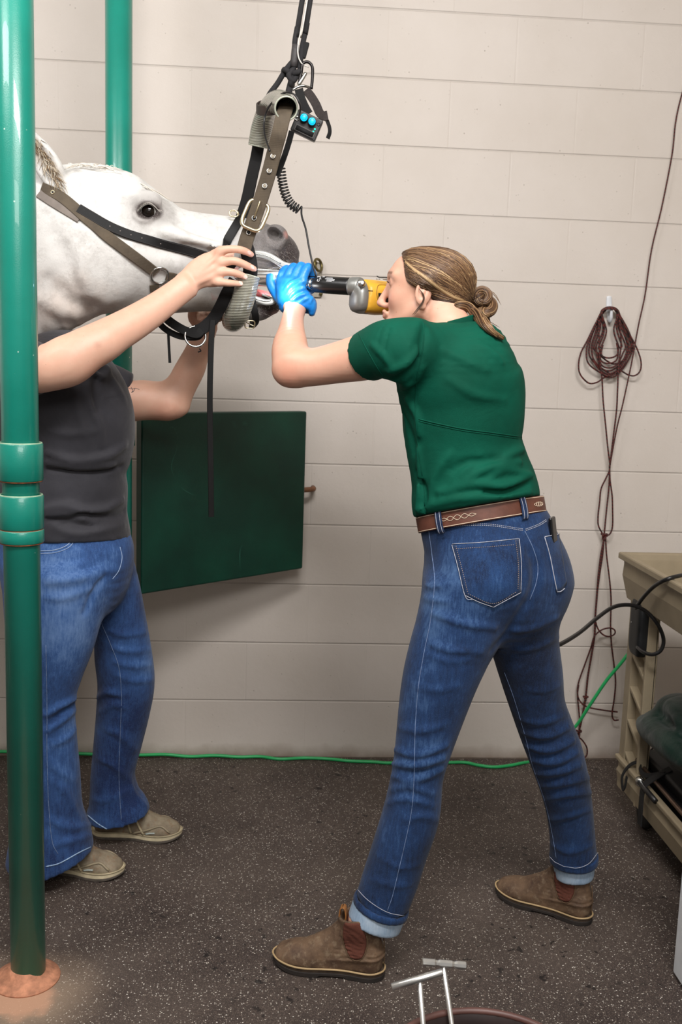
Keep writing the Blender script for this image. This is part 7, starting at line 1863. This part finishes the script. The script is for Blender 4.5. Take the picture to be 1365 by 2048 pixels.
MB().tube([(bcx+RB*math.cos(t), bcy-.02+RB*1.02*math.sin(t)*.5, bz-.02-.10*abs(math.sin(t))) for t in np.linspace(math.pi, 2*math.pi, 16)], .003, 8).build('bail', MALU, bucket)
MTOOL = simple('satin_steel', lin(206, 204, 200), .3, metal=.85, var=.06)
def tool(h0, h1, rod, foot, Yh, label, facet):
    a, b_, c_ = at(*h0, Yh), at(*h1, Yh), at(*rod, Yh)
    t = empty('float_tool', (c_[0], c_[1], .03), label, 'tool', 'dental tools in the bucket')
    ax = (b_-a); L_ = np.linalg.norm(ax)
    if facet: MB().lathe([(.0052, 0), (.0060, .001), (.0060, L_*.28), (.0048, L_*.32), (.0048, L_*.36), (.0060, L_*.40), (.0060, L_*.68), (.0046, L_*.74), (.0062, L_*.80), (.0062, L_), (.0050, L_+.001)], a, ax, 8).build('handle', MTOOL, t, smooth=False)
    else: MB().lathe([(.0046, 0), (.0054, .001), (.0054, L_-.001), (.0046, L_)], a, ax, 24).build('handle', MTOOL, t)
    MB().tube([c_, foot], .0038, 14).build('rod', MTOOL, t)
tool((784, 1974), (886, 1944), (840, 1962), np.array([bcx-.05, bcy+.02, .03]), -1.90, 'steel T-handled tool in the bucket, its bar lower and slanting to the left', False)
tool((845, 1924), (931, 1931), (887, 1930), np.array([bcx+.02, bcy+.05, .03]), -1.86, 'steel T-handled tool in the bucket, its faceted bar higher and nearly level', True)
cn = fl(1345, 1950)
bn_ = empty('storage_bin', (cn[0]+.2, cn[1]-.2, 0), 'white plastic bin cut off by the lower right edge of the picture', 'bin')
MWB = simple('white_bin_plastic', lin(214, 216, 218), .4, var=.03)
MB().box((cn[0]+.17, cn[1]-.19, .235), (.34, .38, .455)).build('bin_body', MWB, bn_, bevel=.006)
MB().box((cn[0]+.17, cn[1]-.19, .478), (.36, .40, .03)).build('lid', MWB, bn_, bevel=.006)
for sx in (.04, .30):
    for sy in (.05, .33): MB().lathe([(.016, 0), (.016, .010)], (cn[0]+sx, cn[1]-sy, 0), seg=16).build('foot', MPLAST, bn_)
# phone in the back pocket
pq = hit(jeans, 1106, 1066, .0, -1.1)[0]
pqn = hit(jeans, 1108, 1070, .0, -1.1)[1]; ph = MB().box(pq+pqn*.0045+np.array([-.004, 0, .006]), (.026, .009, .056), roty(-.16)@rotz(math.atan2(pqn[0], -pqn[1]))).build('phone', simple('phone_black', lin(14, 14, 16), .15, var=.05, coat=.5), bevel=.004)
tag(ph, 'black phone sticking out of the back jeans pocket', 'phone')
